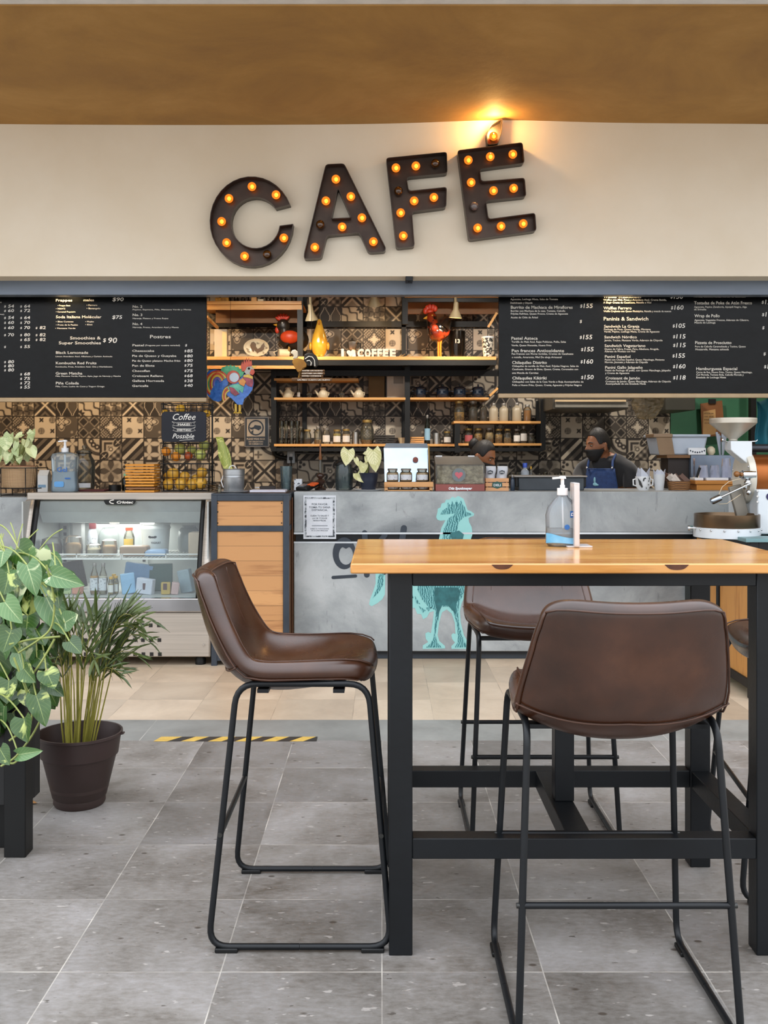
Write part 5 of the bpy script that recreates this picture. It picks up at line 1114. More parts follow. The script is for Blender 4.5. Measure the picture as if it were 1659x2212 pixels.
# shelf e
for k in range(4):
    tag(B().obox((X(901, Yv), Yv, zE+.007+.0165*k), (.125-.004*k, .12, .013), .03*k-.04).obj('wooden_coaster', pale_wood, bevel=.002), 'square wooden board %s small stack right of the black post' % ('lowest in the', 'second in the', 'third in the', 'topmost in the')[k], 'board', 'small stacked wooden boards')
vessel('wine_bottle', 'dark slim bottle with a light blue label right of the wooden boards', 'bottle', None, 923, 957, Yv, 14, 60, 'cola', glass('green_glass', '4a5440', .05, .4, '22261c'), z=zE, tagm=mat('blue_label', '8fb6cc', .5), lid=lid_grey)
vessel('steel_canister', 'polished steel canister behind the counter display box', 'canister', None, 943, 957, Yv, 17, 24, 'tin', steel, z=zE)
vessel('glass_jar', 'brown jar with a pale paper label, last before the right frame post', 'jar', None, 966, 957, Yv, 17, 27, 'mason', None, beans, .7, lid_gold, labw, z=zE)
# shelf f
for px, w_, h_, kd, fl, lv, ld, lb_, gl_ in ((992, 23, 44, 'mason', pasta, .45, lid_gold, 'large jar half full of yellow pasta, leftmost in the upper spice row', None), (1022, 20, 44, 'mason', beans, .5, lid_grey, 'dark jar of beans second from left in the upper spice row', None), (1044, 16, 41, 'bottle', beans, .62, lid_grey, 'tall narrow dark jar left of the frosted bottles', None),
        (1066, 20, 39, 'bottle', white_f, .7, None, 'frosted white bottle, leftmost of the three frosted bottles', frost), (1088, 20, 39, 'bottle', white_f, .7, lid_grey, 'frosted white bottle, middle one of three', frost), (1116, 21, 40, 'bottle', white_f, .7, None, 'frosted white bottle, rightmost of the three frosted bottles', frost), (1139, 18, 36, 'square', honey, .66, lid_grey, 'square amber bottle at the right of the upper spice row', None), (1102, 9, 34, 'bottle', beans, .7, lid_black, 'thin dark bottle between two frosted bottles', None)):
    vessel('spice_jar' if kd == 'mason' else 'spice_bottle', lb_, 'jar' if kd == 'mason' else 'bottle', G2, px, 908, Yv, w_, h_, kd, gl_, fl, lv, ld or lid_grey, z=zF, lidh=.1)
# shelf g
hpk = mat('red_heart_print', 'b0575a', .5)
for px, w_, h_, kd, fl, lv, ld, lb_, tg in ((993, 9, 27, 'bottle', beans, .7, lid_grey, 'thin dark bottle at the left end of the lower spice row', None), (1012, 19, 32, 'mason', seeds, .2, lid_gold, 'jar with a red heart print in the lower spice row', hpk), (1033, 19, 32, 'mason', pasta, .66, lid_gold, 'jar of golden flakes beside the heart jar', None), (1057, 20, 33, 'mason', seeds, .7, lid_grey, 'jar full of pale grain in the middle of the lower spice row', None), (1077, 18, 31, 'mason', pasta, .62, lid_gold, 'jar of mixed yellow grains right of the pale grain jar', None),
        (1096, 18, 31, 'mason', seeds, .4, lid_gold, 'jar less than half full of beige flakes', None), (1116, 16, 31, 'mason', None, .3, lid_grey, 'nearly empty clear jar right of the beige flakes', labw), (1131, 16, 38, 'bottle', beans, .3, lid_grey, 'taller dark bottle with cream label near the right end', labw), (1147, 14, 22, 'mason', beans, .2, lid_grey, 'smallest jar at the right end of the lower spice row', None)):
    vessel('spice_jar', lb_, 'jar', G3, px, 956, Yv, w_, h_, kd, None, fl, lv, ld, tg, z=zG)
# navy pots on shelf c
navyp = mat('navy_enamel', '121a26', .15, 0, '16202e', 4, coat=.5)
pot0 = None
for k, px in enumerate((907, 956, 993, 1033)):
    lb_ = ('leftmost navy lidded pot on the pot shelf', 'second navy lidded pot from the left', 'third navy lidded pot from the left', 'rightmost navy lidded pot, next to the right menu board')[k]
    if pot0 is None:
        x = X(px, Yv); pot0 = thing('lidded_pot', lb_, 'pot', (x, Yv, SH['c']), 'small navy lidded pots')
        B().lathe([(0, 0), (.042, 0), (.052, .012), (.056, .05), (.052, .078), (.054, .082)], (x, Yv, SH['c']), 26).obj('bowl', navyp, pot0, smooth=60)
        ld_ = B().lathe([(.056, .080), (.058, .084), (.045, .098), (.012, .106), (0, .107)], (x, Yv, SH['c']), 26).obj('lid', navyp, pot0, smooth=60)
        B().lathe([(0, .105), (.006, .105), (.007, .112), (.011, .118), (.008, .124), (0, .125)], (x, Yv, SH['c']), 14).obj('knob', navyp, ld_, smooth=60)
        for s in (-1, 1): B().tube([(x+s*.054, Yv-.012, SH['c']+.06), (x+s*.072, Yv-.01, SH['c']+.062), (x+s*.072, Yv+.01, SH['c']+.062), (x+s*.054, Yv+.012, SH['c']+.06)], .005, 6).obj('handle', navyp, pot0, smooth=60)
    else: dup(pot0, (X(px, Yv), Yv, SH['c']), lb_)
# cream teapots on shelf b
tp0 = None
for k, px in enumerate((622, 698, 775)):
    lb_ = ('leftmost cream teapot with long spout on the teapot shelf', 'middle cream teapot on the teapot shelf', 'rightmost cream teapot, beside the brown frame')[k]
    if tp0 is None:
        x = X(px, Yv); zb_ = SH['b']; tp0 = thing('teapot', lb_, 'teapot', (x, Yv, zb_), 'cream teapots')
        B().lathe([(0, 0), (.042, 0), (.046, .01), (.043, .045), (.03, .068), (.022, .076), (.022, .082)], (x, Yv, zb_), 24).obj('body', cream, tp0, smooth=60)
        B().lathe([(.0, .08), (.026, .08), (.028, .088), (.022, .096), (0, .098)], (x, Yv, zb_), 20).obj('lid', cream, tp0, smooth=60)
        B().tube([(x-.036, Yv, zb_+.025), (x-.055, Yv, zb_+.045), (x-.072, Yv, zb_+.072)], [.014, .009, .008], 10).obj('spout', cream, tp0, smooth=60)
        B().tube([(x+.034, Yv, zb_+.055), (x+.052, Yv, zb_+.05), (x+.05, Yv, zb_+.03), (x+.042, Yv, zb_+.02)], .004, 8).obj('handle', cream, tp0, smooth=60)
    else: dup(tp0, (X(px, Yv), Yv, SH['b']), lb_)
vessel('small_bottle', 'small clear bottle between the first two teapots', 'bottle', None, 645, 857, Yv, 8, 22, 'bottle', jarg, z=SH['b'], lid=lid_grey, tagm=labw)
for k, px in enumerate((668, 738)):
    x = X(px, Yv); c_ = thing('glass_sugar_bowl', ('little glass sugar bowl left of the middle teapot', 'little glass sugar bowl left of the rightmost teapot')[k], 'bowl', (x, Yv, SH['b']), 'little glass sugar bowls')
    B().lathe([(0, 0), (.016, 0), (.012, .008), (.026, .03), (.024, .045)], (x, Yv, SH['b']), 18).obj('bowl', jarg, c_, smooth=50); B().ball((x, Yv, SH['b']+.055), .009).obj('knob', jarg, c_); B().lathe([(.024, .046), (.014, .054), (0, .056)], (x, Yv, SH['b']), 18).obj('lid', jarg, c_, smooth=50)
# frames leaning behind
Yf2 = 8.9
tag(B().box(X(796, Yf2), X(831, Yf2), Yf2, Yf2+.012, SH['b'], Z(806, Yf2)).obj('brown_board', mat('kraft_board', '6a5636', .7), bevel=.002), 'plain brown board leaning on the wall beside the rightmost teapot', 'board')
fw = thing('picture_frame', 'dark picture frame with a white sheet right of the brown board', 'picture', (X(855, Yf2), Yf2, SH['b']))
B().box(X(833, Yf2), X(877, Yf2), Yf2-.01, Yf2+.01, SH['b'], Z(803, Yf2)).obj('frame', mat('dark_frame', '2c241c', .5), fw, bevel=.002)
sh_ = B().box(X(836, Yf2), X(874, Yf2), Yf2-.013, Yf2-.01, SH['b']+.012, Z(806, Yf2)).obj('sheet', mat('off_white_sheet', 'c9c4ba', .6), fw); B().box(X(850, Yf2), X(871, Yf2), Yf2-.015, Yf2-.013, Z(829, Yf2), Z(810, Yf2)).obj('photo', mat('grey_photo', '8a867e', .5), sh_)
# ================================================================ UPPER SHELF OBJECTS
Yq = 8.58; zU = zu
bx_ = thing('white_carton', 'tall plain white carton at the left end of the upper shelf', 'box', (X(474, Yq), Yq, zU)); B().box(X(463, Yq), X(490, Yq), Yq, Yq+.09, zU, Z(711, Yq)).obj('body', mat('matte_white', 'b9ab96', .6), bx_, bevel=.002); B().box(X(480, Yq), X(490, Yq), Yq-.002, Yq, zU+.002, Z(716, Yq)).obj('pale_panel', mat('cream_panel', 'd6bd8a', .6), bx_)  # paler cream strip on the right of the carton's front
pt = thing('oval_plate', 'oval cream plate painted with a brown rooster, standing on the upper shelf', 'plate', (X(554, Yq), Yq, zU)); xo, zo, ro_, rz_ = X(554, Yq), Z(751, Yq), 27.5/F*Yq, 19/F*Yq
B().lathe([(0, 0), (ro_*.8, 0), (ro_*.86, -.006), (ro_, -.014), (ro_, -.009), (ro_*.84, .004), (0, .005)], (xo, Yq, zo), 40, axis=(0, 1, 0), sx=1, sy=rz_/ro_).obj('dish', cream, pt, smooth=60)
bq = B(); bro = mat('brown_glaze', '5e4322', .4); S1 = lambda x, y, yy=Yq-.009: (X(440+x/6.38, yy), Z(630+y/6.38, yy))
bq.prism([S1(*p) for p in [(640, 740), (660, 700), (690, 690), (720, 720), (722, 760), (745, 790), (780, 770), (800, 735), (820, 715), (832, 700), (838, 735), (845, 750), (835, 760), (832, 790), (800, 815), (760, 825), (745, 845), (735, 860), (735, 840), (725, 825), (700, 800), (690, 830), (665, 810), (655, 780)]], Yq-.0105, Yq-.006)
for (cx_, cy_) in ((610, 790), (750, 705), (870, 770), (830, 840), (620, 820)):
    for k in range(4): a = k*1.1+.3; stroke_pts = [(cx_, cy_), (cx_+22*math.cos(a), cy_+22*math.sin(a)), (cx_+18*math.cos(a+.3), cy_+18*math.sin(a+.3))]; bq.prism([S1(*p) for p in stroke_pts], Yq-.0105, Yq-.006)
bq.obj('painted_rooster', bro, pt, smooth=0)
B().tube([(X(590, Yq), Yq, zU), (X(588, Yq), Yq, zU+.06), (X(594, Yq), Yq, zU+.09), (X(602, Yq), Yq, zU+.08)], .003, 6)
mg = thing('cream_mug', 'cream mug lying on its side near the middle of the upper shelf', 'mug', (X(612, Yq), Yq, zU)); B().lathe([(0, 0), (.038, 0), (.04, .09), (.036, .09), (.033, .006), (0, .006)], (X(602, Yq), Yq, zU+.041), 24, axis=(1, .3, 0)).obj('body', cream, mg, smooth=50); B().tube([(X(600, Yq), Yq-.03, zU+.06), (X(592, Yq), Yq-.04, zU+.045), (X(596, Yq), Yq-.03, zU+.02)], .004, 8).obj('handle', cream, mg)
def poly3(name, pts, s, ox, oy, Y, th, m, parent, bev=.004, sm=0, yo=0):
    return B().prism([(X(ox+x/s, Y), Z(oy+y/s, Y)) for x, y in pts], Y-th/2+yo, Y+th/2+yo).obj(name, m, parent, smooth=sm, bevel=bev)
# orange and black rooster figure standing behind, left
Yr = 8.66; r1 = thing('rooster_figure', 'black and orange papier mache rooster behind the post on the upper shelf', 'rooster figure', (X(640, Yr), Yr, zU))
orange = mat('orange_feather_paint', 'd2481c', .45, 0, 'c23d15', 10); red = mat('red_comb_paint', 'b8301a', .45, 0, 'd0401f', 9); blk = mat('black_feather_paint', '17130f', .4, 0, '2a221a', 8); yb = mat('yellow_beak_paint', 'd09a2c', .4); S = lambda x: x/6.38
def B6(x, y, Y): return (X(440+x/6.38, Y), Z(630+y/6.38, Y))
b = B(); c1_ = B6(1095, 470, Yr); b.ball((c1_[0], Yr, c1_[1]), (.058, .04, .06)); b.tube([(c1_[0]+.01, Yr, c1_[1]-.03), (B6(1120, 640, Yr)[0], Yr, B6(1120, 640, Yr)[1]), (B6(1190, 720, Yr)[0], Yr, B6(1190, 720, Yr)[1])], [.045, .055, .07], 14); bb = B6(1260, 660, Yr); b.ball((bb[0], Yr+.02, bb[1]), (.12, .07, .1)); b.obj('body', blk, r1, smooth=80)
b = B()
for k in range(6): a = math.radians(150-k*22); c2_ = B6(1075, 400, Yr); b.ball((c2_[0]+.045*math.cos(a)+.01, Yr, c2_[1]+.035*math.sin(a)), (.014, .009, .03), rot=Matrix.Rotation(PI/2-a, 3, 'Y'))
c2_ = B6(1015, 530, Yr); b.ball((c2_[0], Yr, c2_[1]), (.02, .012, .03)); b.obj('comb_and_wattle', red, r1, smooth=80)
c2_ = B6(1000, 465, Yr); B().lathe([(.016, 0), (.008, .03), (0, .05)], (c2_[0]+.02, Yr, c2_[1]), 12, axis=(-1, 0, .15)).obj('beak', yb, r1, smooth=80)
c2_ = B6(1195, 635, Yr); B().ball((c2_[0], Yr-.05, c2_[1]), (.085, .05, .058)).obj('wing', orange, r1, smooth=80)
c2_ = B6(1090, 438, Yr); B().ball((c2_[0], Yr-.036, c2_[1]), .007).obj('eye', chalk2, r1)
for k in (0, 1): B().tube([(bb[0]+.03*k-.0, Yr+.02, bb[1]-.05), (bb[0]+.03*k, Yr+.02, zU)], .006, 8).obj('leg', cream, r1)
# yellow goose vase
Yg = 8.56; gx = X(690, Yg); gv = thing('goose_vase', 'yellow glazed goose shaped vase in the middle of the upper shelf', 'vase', (gx, Yg, zU)); yg = mat('yellow_glaze', 'c29632', .18, 0, 'b58828', 6, coat=.5); hh = 84/F*Yg
B().lathe([(0, .0), (.04, 0), (.042, .02), (.06, .05), (.073, .10), (.07, .14), (.055, .2), (.034, .26), (.022, .30), (.018, .32), (.012, hh-.01), (0, hh)], (gx, Yg, zU), 28, sy=.8).obj('body', yg, gv, smooth=80)
for s in (-1, 1): B().ball((gx+s*.075, Yg, zU+.1), (.014, .02, .035)).obj('wing', yg, gv, smooth=80)
b = B()
for s in (-1, 1): b.ball((gx+s*.022, Yg-.035, zU+.012), (.022, .03, .012))
b.obj('feet', yg, gv, smooth=80); b = B().ball((gx-.002, Yg-.02, zU+.3), (.009, .012, .02)); b.obj('beak', honey, gv, smooth=80)
wp = B().lathe([(0, 0), (.055, 0), (.06, .006), (0, .008)], (X(659, 8.7), 8.7, Z(739, 8.7)), 30, axis=(0, -1, 0), sx=.42, sy=1.35).obj('oval_dish', cream, smooth=60); tag(wp, 'narrow cream oval dish standing just right of the black post', 'dish')
# I love COFFEE letters
YI = 8.52; ic = thing('coffee_sign', 'white cut-out letters I heart COFFEE on the upper shelf', 'sign', (X(797, YI), YI, zU)); wl_ = mat('white_wood_letters', 'd9d2c8', .5)
def t3(tx, px0, px1, nm):
    b = B().text(tx, (X(px0, YI), YI, zU+.002), X(px1, YI)-X(px0, YI), 17.5/F*YI, .055); o = b.obj(nm, wl_, ic, smooth=0, solid=.018); return o
t3('I', 737, 743, 'letter')
for tx, a, q in (('C', 772, 786), ('O', 787.5, 801), ('F', 803, 813), ('F', 815, 825), ('E', 827, 839), ('E', 842, 855)): t3(tx, a, q, 'letter')
hp_ = [(16*math.sin(t)**3, 13*math.cos(t)-5*math.cos(2*t)-2*math.cos(3*t)-math.cos(4*t)) for t in [2*PI*k/28 for k in range(28)]]
B().prism([(X(757.5, YI)+x*.0022, zU+.036+z*.0021) for x, z in hp_], YI-.009, YI+.009).obj('heart', wl_, ic, smooth=0)
# moka pot and glass
mk = thing('moka_pot', 'steel moka pot behind the coffee sign', 'coffee pot', (X(761, 8.72), 8.72, zU)); x = X(761, 8.72)
B().lathe([(0, 0), (.048, 0), (.04, .07), (.032, .085), (.034, .09), (.045, .15), (.045, .155), (.02, .17), (0, .172)], (x, 8.72, zU), 8).obj('body', steel, mk, smooth=20); B().ball((x, 8.72, zU+.18), .01).obj('knob', black_paint, mk); B().tube([(x+.044, 8.72, zU+.14), (x+.075, 8.72, zU+.145), (x+.07, 8.72, zU+.06)], .006, 8).obj('handle', black_paint, mk)
dw = B()
for k in range(7): dw.tube([(X(858+k*4, 8.6), 8.6, zU+.01), (X(866+k*4.5, 8.6), 8.63, zU+.02+.01*(k % 3))], .003, 6)
tag(dw.obj('dried_twigs', mat('dried_twig', '8a7048', .7)), 'small bunch of dried twigs lying right of the coffee sign', 'twigs')
# tall red rooster
Yt = 8.56; r2 = thing('rooster_figure', 'tall glossy red and black rooster figure right of the coffee sign', 'rooster figure', (X(948, Yt), Yt, zU))
def B3(x, y, Y=Yt): q = (X(820+x/3.687, Y), Z(620+y/3.687, Y)); return Vector((q[0], Y, q[1]))
rbk = mat('red_black_glaze', '7e2a12', .2, 0, '1c100c', 14, lo=.5, hi=.6, coat=.5); dkb = mat('black_glaze', '120f0e', .2, 0, '241a16', 8, coat=.5)
b = B(); b.tube([B3(408, 205), B3(415, 240), B3(420, 290), B3(440, 340), B3(480, 385), B3(500, 420)], [.03, .045, .05, .075, .085, .03], 18); b.ball(B3(480, 350), (.09, .06, .08)); b.obj('body', rbk, r2, smooth=80)
b = B(); b.tube([B3(500, 340)+Vector((0, -.03, 0)), B3(530, 280), B3(550, 240), B3(555, 235)], [.06, .05, .03, .005], 12); b.ball(B3(470, 330)+Vector((.01, -.055, 0)), (.05, .02, .05)); b.obj('tail', dkb, r2, smooth=80)
b = B()
for k, q in enumerate(((365, 190), (380, 170), (400, 158), (425, 160), (443, 172))): b.ball(B3(*q), (.02, .012, .028))
b.ball(B3(400, 195), (.035, .02, .02)); b.obj('comb', red, r2, smooth=80)
B().lathe([(.02, 0), (.01, .035), (0, .055)], B3(395, 240), 12, axis=(-1, 0, -.25)).obj('beak', yb, r2, smooth=80); B().ball(B3(418, 232)+Vector((0, -.035, 0)), .009).obj('eye', yb, r2); b = B().ball(B3(437, 335)+Vector((0, -.07, 0)), (.03, .012, .03)); b.obj('breast_spot', orange, r2, smooth=80)
for dx in (470, 488):
    B().tube([B3(dx, 415), B3(dx-4, 455), Vector((B3(dx-2, 540).x, Yt, zU+.006))], [.016, .009, .009], 10).obj('leg', mat('orange_leg_glaze', 'c2762a', .2), r2, smooth=80)
    b = B()
    for k in (-1, 0, 1): b.tube([(B3(dx, 540).x, Yt, zU+.006), (B3(dx, 540).x-.012+k*.016, Yt-.04, zU+.004)], [.006, .003], 6)
    b.obj('foot', mat('orange_leg_glaze', 'c2762a', .2), r2)
# patterned cup and dark mug
cu = thing('patterned_cup', 'black and white patterned travel cup with straw at the right end of the upper shelf', 'cup', (X(1053, Yt), Yt, zU)); x = X(1053, Yt); ptn = mat('doodle_print', '23211f', .5, 0, 'd8cfc0', 50, lo=.48, hi=.52)
B().lathe([(0, 0), (.034, 0), (.05, .168), (.05, .17), (0, .17)], (x, Yt, zU), 26).obj('body', ptn, cu, smooth=50); B().lathe([(.051, .168), (.054, .172), (.052, .182), (.03, .186), (0, .187)], (x, Yt, zU), 26).obj('lid', white_plastic, cu, smooth=50); B().tube([(x, Yt, zU+.18), (x+.002, Yt, zU+.35)], .0035, 8).obj('straw', mat('dark_straw', '40352c', .5), cu)
dm = thing('beer_mug', 'large dark glass mug with a printed 13 beside the red rooster', 'mug', (X(987, 8.66), 8.66, zU)); x = X(987, 8.66); B().lathe([(0, 0), (.06, 0), (.075, .1), (.075, .24), (.07, .24), (.07, .1), (.055, .01), (0, .01)], (x, 8.66, zU), 28).obj('body', glass('dark_glass', '5a5048', .04, .3, '1a1512'), dm, smooth=50)
B().text('13', (x-.02, 8.58, zU+.13), .04, .035, .02).obj('print', mat('pale_print', '9a9284', .5), dm, smooth=0)
# items on the topmost shelves
zt2_ = zt2
for k, (a, q, py, m_, lb_) in enumerate(((463, 492, 641, mat('amber_tin', 'c08a2c', .5, 0, '8a5c1c', 40), 'amber jar of grain on the topmost left shelf'), (541, 553, 640, shelf_wood, 'small pine block on the topmost left shelf'), (555, 568, 644, cream, 'short cream tin next to the pine block'))):
    tag(B().box(X(a, YU), X(q, YU), YU+.04, YU+.12, zt2_, Z(py, YU)).obj(('grain_box', 'pine_block', 'cream_tin')[k], m_, bevel=.006), lb_, ('box', 'block', 'tin')[k])
for k, px in enumerate((502, 518, 532, 580, 596, 612, 635)): vessel('dark_jar', ('dark jar %s of the topmost left shelf' % ('first of seven', 'second of seven', 'third of seven', 'fourth of seven', 'fifth of seven', 'sixth of seven', 'seventh, near the post')[k]) + ', cut off by the beam', 'jar', 'dark jars on the topmost shelf', px, 651, YU+.1, 13, 20, 'mason', smoky, beans, .5, lid_grey, z=zt2_)
# ================================================================ SPOT LAMPS
def spot(name, label, head, base, aim, power, tgt):
    t = thing(name, label, 'lamp', base, 'small ceiling spot lamps'); h, bs, a = Vector(head), Vector(base), Vector(aim).normalized()
    B().tube([bs, bs.lerp(h, .5)+Vector((0, .01, 0)), h], .012, 8).obj('arm', mat('beige_lamp', 'a0906f', .5), t); B().lathe([(0, -.11), (.02, -.10), (.024, -.04), (.058, .03), (.054, .03), (.02, -.03)], h, 20, axis=a).obj('shade', mat('beige_lamp', 'a0906f', .5), t, smooth=50)
    B().lathe([(0, .018), (.05, .018), (.05, .024), (0, .026)], h, 18, axis=a).obj('bulb', emit('warm_bulb', (1, .74, .38), 16), t)
    light('spot_light', 'SPOT', h+a*.06, power, (1, .66, .34), .04, tgt, 2.3, t, .8); return t
ck = Z(640, 8.9)+.04
spot('ceiling_spot', 'small beige spot lamp just right of the left shelf post', (X(673, 8.2), 8.2, Z(684, 8.2)), (X(666, 8.2), 8.2, ck+.05), (.1, .25, -1), 5.5, (X(680, 8.6), 8.7, 1.0))
spot('ceiling_spot', 'small spot lamp glowing beside the red rooster', (X(984, 8.35), 8.35, Z(679, 8.35)), (X(984, 8.35), 8.35, ck+.05), (-.05, .1, -1), 10, (X(975, 8.7), 8.75, 1.0))
spot('ceiling_spot', 'small beige spot lamp under the kitchen ceiling above the coffee sign', (X(808, 8.4), 8.4, Z(652, 8.4)), (X(806, 8.4), 8.4, ck+.05), (0, .5, -1), 5, (X(800, 8.7), 9.0, 1.9))
# unseen kitchen downlights, neutral ones added to brighten; lamps of the café fascia
def downlight(name, label, x, y, z, power, tgt=None, col=(1, .66, .34), spread=2.4):
    t = thing(name, label, 'lamp', (x, y, z)); B().lathe([(0, 0), (.045, 0), (.05, -.006), (.05, -.05), (.04, -.05), (.038, -.012), (0, -.012)], (x, y, z), 20).obj('housing', black_paint, t, smooth=40)
    B().lathe([(0, -.03), (.036, -.03), (.036, -.034), (0, -.034)], (x, y, z), 18).obj('lens', emit('warm_bulb', (1, .74, .38), 16), t)
    light('unseen_down_light', 'SPOT', (x, y, z-.055), power, col, .04, tgt or (x, y, 0), spread, t, .7)
zk = Z(640, 8.9)+.05
for x, y, pw, lb_ in ((-3.1, 8.0, 26, 'far left'), (-2.0, 8.0, 36, 'left'), (-.9, 7.4, 34, 'centre left'), (.6, 7.3, 44, 'centre'), (1.9, 7.4, 42, 'centre right'), (3.1, 7.6, 22, 'far right')):
    downlight('unseen_kitchen_downlight', 'unseen downlight added in the kitchen ceiling, %s, above the menu boards' % lb_, x, y, zk, pw, (x, y+.9, 1.2), (1, .66, .34) if x < -1.5 else (1, .93, .84))
def picture_light(label, x, tgt):
    zl = ZBB+.11; yl = YB+.09; t = thing('board_lamp', label, 'lamp', (x, yl, zl)); B().box(x-.05, x+.05, yl+.002, yl+.04, zl, zl+.05).obj('housing', black_paint, t, bevel=.006); B().box(x-.035, x+.035, yl+.005, yl+.035, zl-.004, zl).obj('lens', emit('warm_bulb', (1, .74, .38), 16), t)
    light('board_light', 'SPOT', (x, yl+.02, zl-.01), 5, (1, .66, .3), .02, (x, YM, zl-.35), 2.2, t, .9)
picture_light('small lamp behind the beam over the left menu board', X(150, YM), 0); picture_light('small lamp behind the beam over the right menu board', X(1335, YM), 0)
# ================================================================ HANGING COLOURFUL ROOSTER
YH = 6.9
hr = thing('hanging_rooster', 'multicoloured painted tin rooster with rainbow tail hanging by the left menu board', 'rooster ornament', (X(500, YH), YH, Z(893, YH)))
def H(x, y): return (X(440+x/6.38, YH), Z(630+y/6.38, YH))
def hp(nm, pts, m, yo, th=.006, pr=None): return B().prism([H(*p) for p in pts], YH+yo-th/2, YH+yo+th/2).obj(nm, m, pr or hr, smooth=0, bevel=.0015)
cm = lambda nm, c, c2=None: mat(nm, c, .3, .15, c2, 30, .3, 60, .4)
blue, rr2, oj, yl, gr, pu, tq, mg_ = cm('blue_foil', '2b62b8', '4a86d8'), cm('red_foil', 'c23a22', 'd85a30'), cm('orange_foil', 'd8822a', 'e8a040'), cm('yellow_foil', 'dcb23a', 'ecc85a'), cm('green_foil', '2f9a62', '58c088'), cm('purple_foil', '5a4694', '8070b8'), cm('teal_foil', '3aa08a', '78d0b0'), cm('maroon_foil', '7a2030', 'b04058')
def band(cx, cy, r0, r1, a0, a1, sy=1.0, n=14, skew=0):
    o = [(cx+r1*math.cos(a0+(a1-a0)*k/n), cy-r1*sy*math.sin(a0+(a1-a0)*k/n)) for k in range(n+1)]; i = [(cx+r0*math.cos(a0+(a1-a0)*k/n), cy-r0*sy*math.sin(a0+(a1-a0)*k/n)) for k in range(n, -1, -1)]; return o+i
hp('tail', [(200, 1520), (130, 1500), (60, 1440), (20, 1350), (0, 1250), (20, 1160), (70, 1090), (150, 1070), (240, 1090), (300, 1150), (345, 1240), (330, 1290), (290, 1320), (270, 1380), (250, 1440), (245, 1500)], blue, 0)
tails = []
for k, (r0, r1, m_) in enumerate(((150, 172, rr2), (128, 150, yl), (108, 128, gr), (86, 108, rr2), (66, 86, yl), (40, 66, pu))):
    hp('tail_band', band(190, 1275, r0, r1, math.radians(35-k*3), math.radians(232-k*6), 1.12 if k < 3 else 1.5), m_, -.005-.001*k)
hp('back_ruff', [(235, 1090), (250, 1045), (300, 1030), (320, 1015), (345, 1030), (370, 1005), (395, 1030), (425, 1015), (445, 1040), (475, 1030), (495, 1065), (520, 1060), (530, 1095), (560, 1110), (540, 1160), (500, 1190), (440, 1230), (380, 1260), (330, 1240), (300, 1160)], gr, 0)
hp('body', [(520, 1180), (560, 1140), (620, 1130), (680, 1170), (692, 1260), (670, 1360), (620, 1430), (560, 1480), (540, 1560), (470, 1560), (440, 1530), (410, 1500), (380, 1470), (330, 1440), (300, 1380), (300, 1320), (380, 1280), (460, 1240)], blue, -.004, .012)
hp('neck', [(540, 1170), (600, 1140), (680, 1180), (688, 1260), (670, 1320), (610, 1300), (560, 1250)], mg_, -.012); hp('collar', [(545, 1180), (560, 1150), (620, 1140), (680, 1170), (684, 1210), (620, 1190)], yl, -.016)
hp('wing_patch', [(480, 1240), (540, 1190), (590, 1240), (560, 1310), (500, 1280)], oj, -.018); hp('wing', [(330, 1320), (400, 1280), (480, 1270), (560, 1320), (540, 1400), (490, 1360), (500, 1420), (440, 1400), (460, 1450), (400, 1420), (350, 1360)], tq, -.014); hp('wing_tip', [(350, 1310), (420, 1330), (500, 1410), (440, 1440), (380, 1400)], mg_, -.017)
for k, (r0, r1, m_) in enumerate(((88, 105, yl), (66, 88, rr2), (46, 66, yl))): hp('small_tail_band', band(360, 1440, r0, r1, math.radians(95), math.radians(215), 1.3), m_, -.012-.001*k)
hp('round_medal_ring', band(410, 1180, 0, 92, 0, 2*PI, 1, 24)[:25], rr2, -.010); hp('round_medal', band(425, 1185, 0, 66, 0, 2*PI, 1, 24)[:25], mat('white_disc', 'd8e4ee', .15, .1), -.016)
hp('head', [(560, 1110), (570, 1060), (600, 1025), (640, 1015), (680, 1035), (695, 1070), (680, 1110), (640, 1150), (590, 1140)], mat('white_foil', 'd8d4c8', .35), -.012); hp('comb', [(530, 1100), (515, 1020), (535, 960), (548, 1000), (560, 930), (578, 985), (592, 905), (610, 975), (628, 905), (640, 970), (662, 945), (672, 1000), (665, 1030), (600, 1040), (570, 1100)], rr2, -.015)
hp('beak', [(665, 1050), (690, 1020), (735, 1025), (720, 1045), (690, 1058)], yl, -.016); hp('wattle', [(635, 1130), (660, 1070), (700, 1080), (708, 1120), (680, 1160)], rr2, -.016); c_ = H(628, 1062); B().ball((c_[0], YH-.018, c_[1]), .008).obj('eye', black_paint, hr)
for xx in (440, 495):
    a = H(xx, 1550); c_ = H(xx+2, 1650); b = B().tube([(a[0], YH, a[1]), (c_[0], YH, c_[1])], .009, 10)
    for k in (-1, 0, 1): q = H(xx+k*26, 1678); b.tube([(c_[0], YH, c_[1]), (q[0], YH-.01, q[1])], .004, 6)
    b.obj('leg', yl, hr)
a = H(370, 1010); B().tube([(a[0], YH, a[1]), (a[0], YH, ZBB+.1)], .0015, 5).obj('hanging_wire', black_paint, hr)
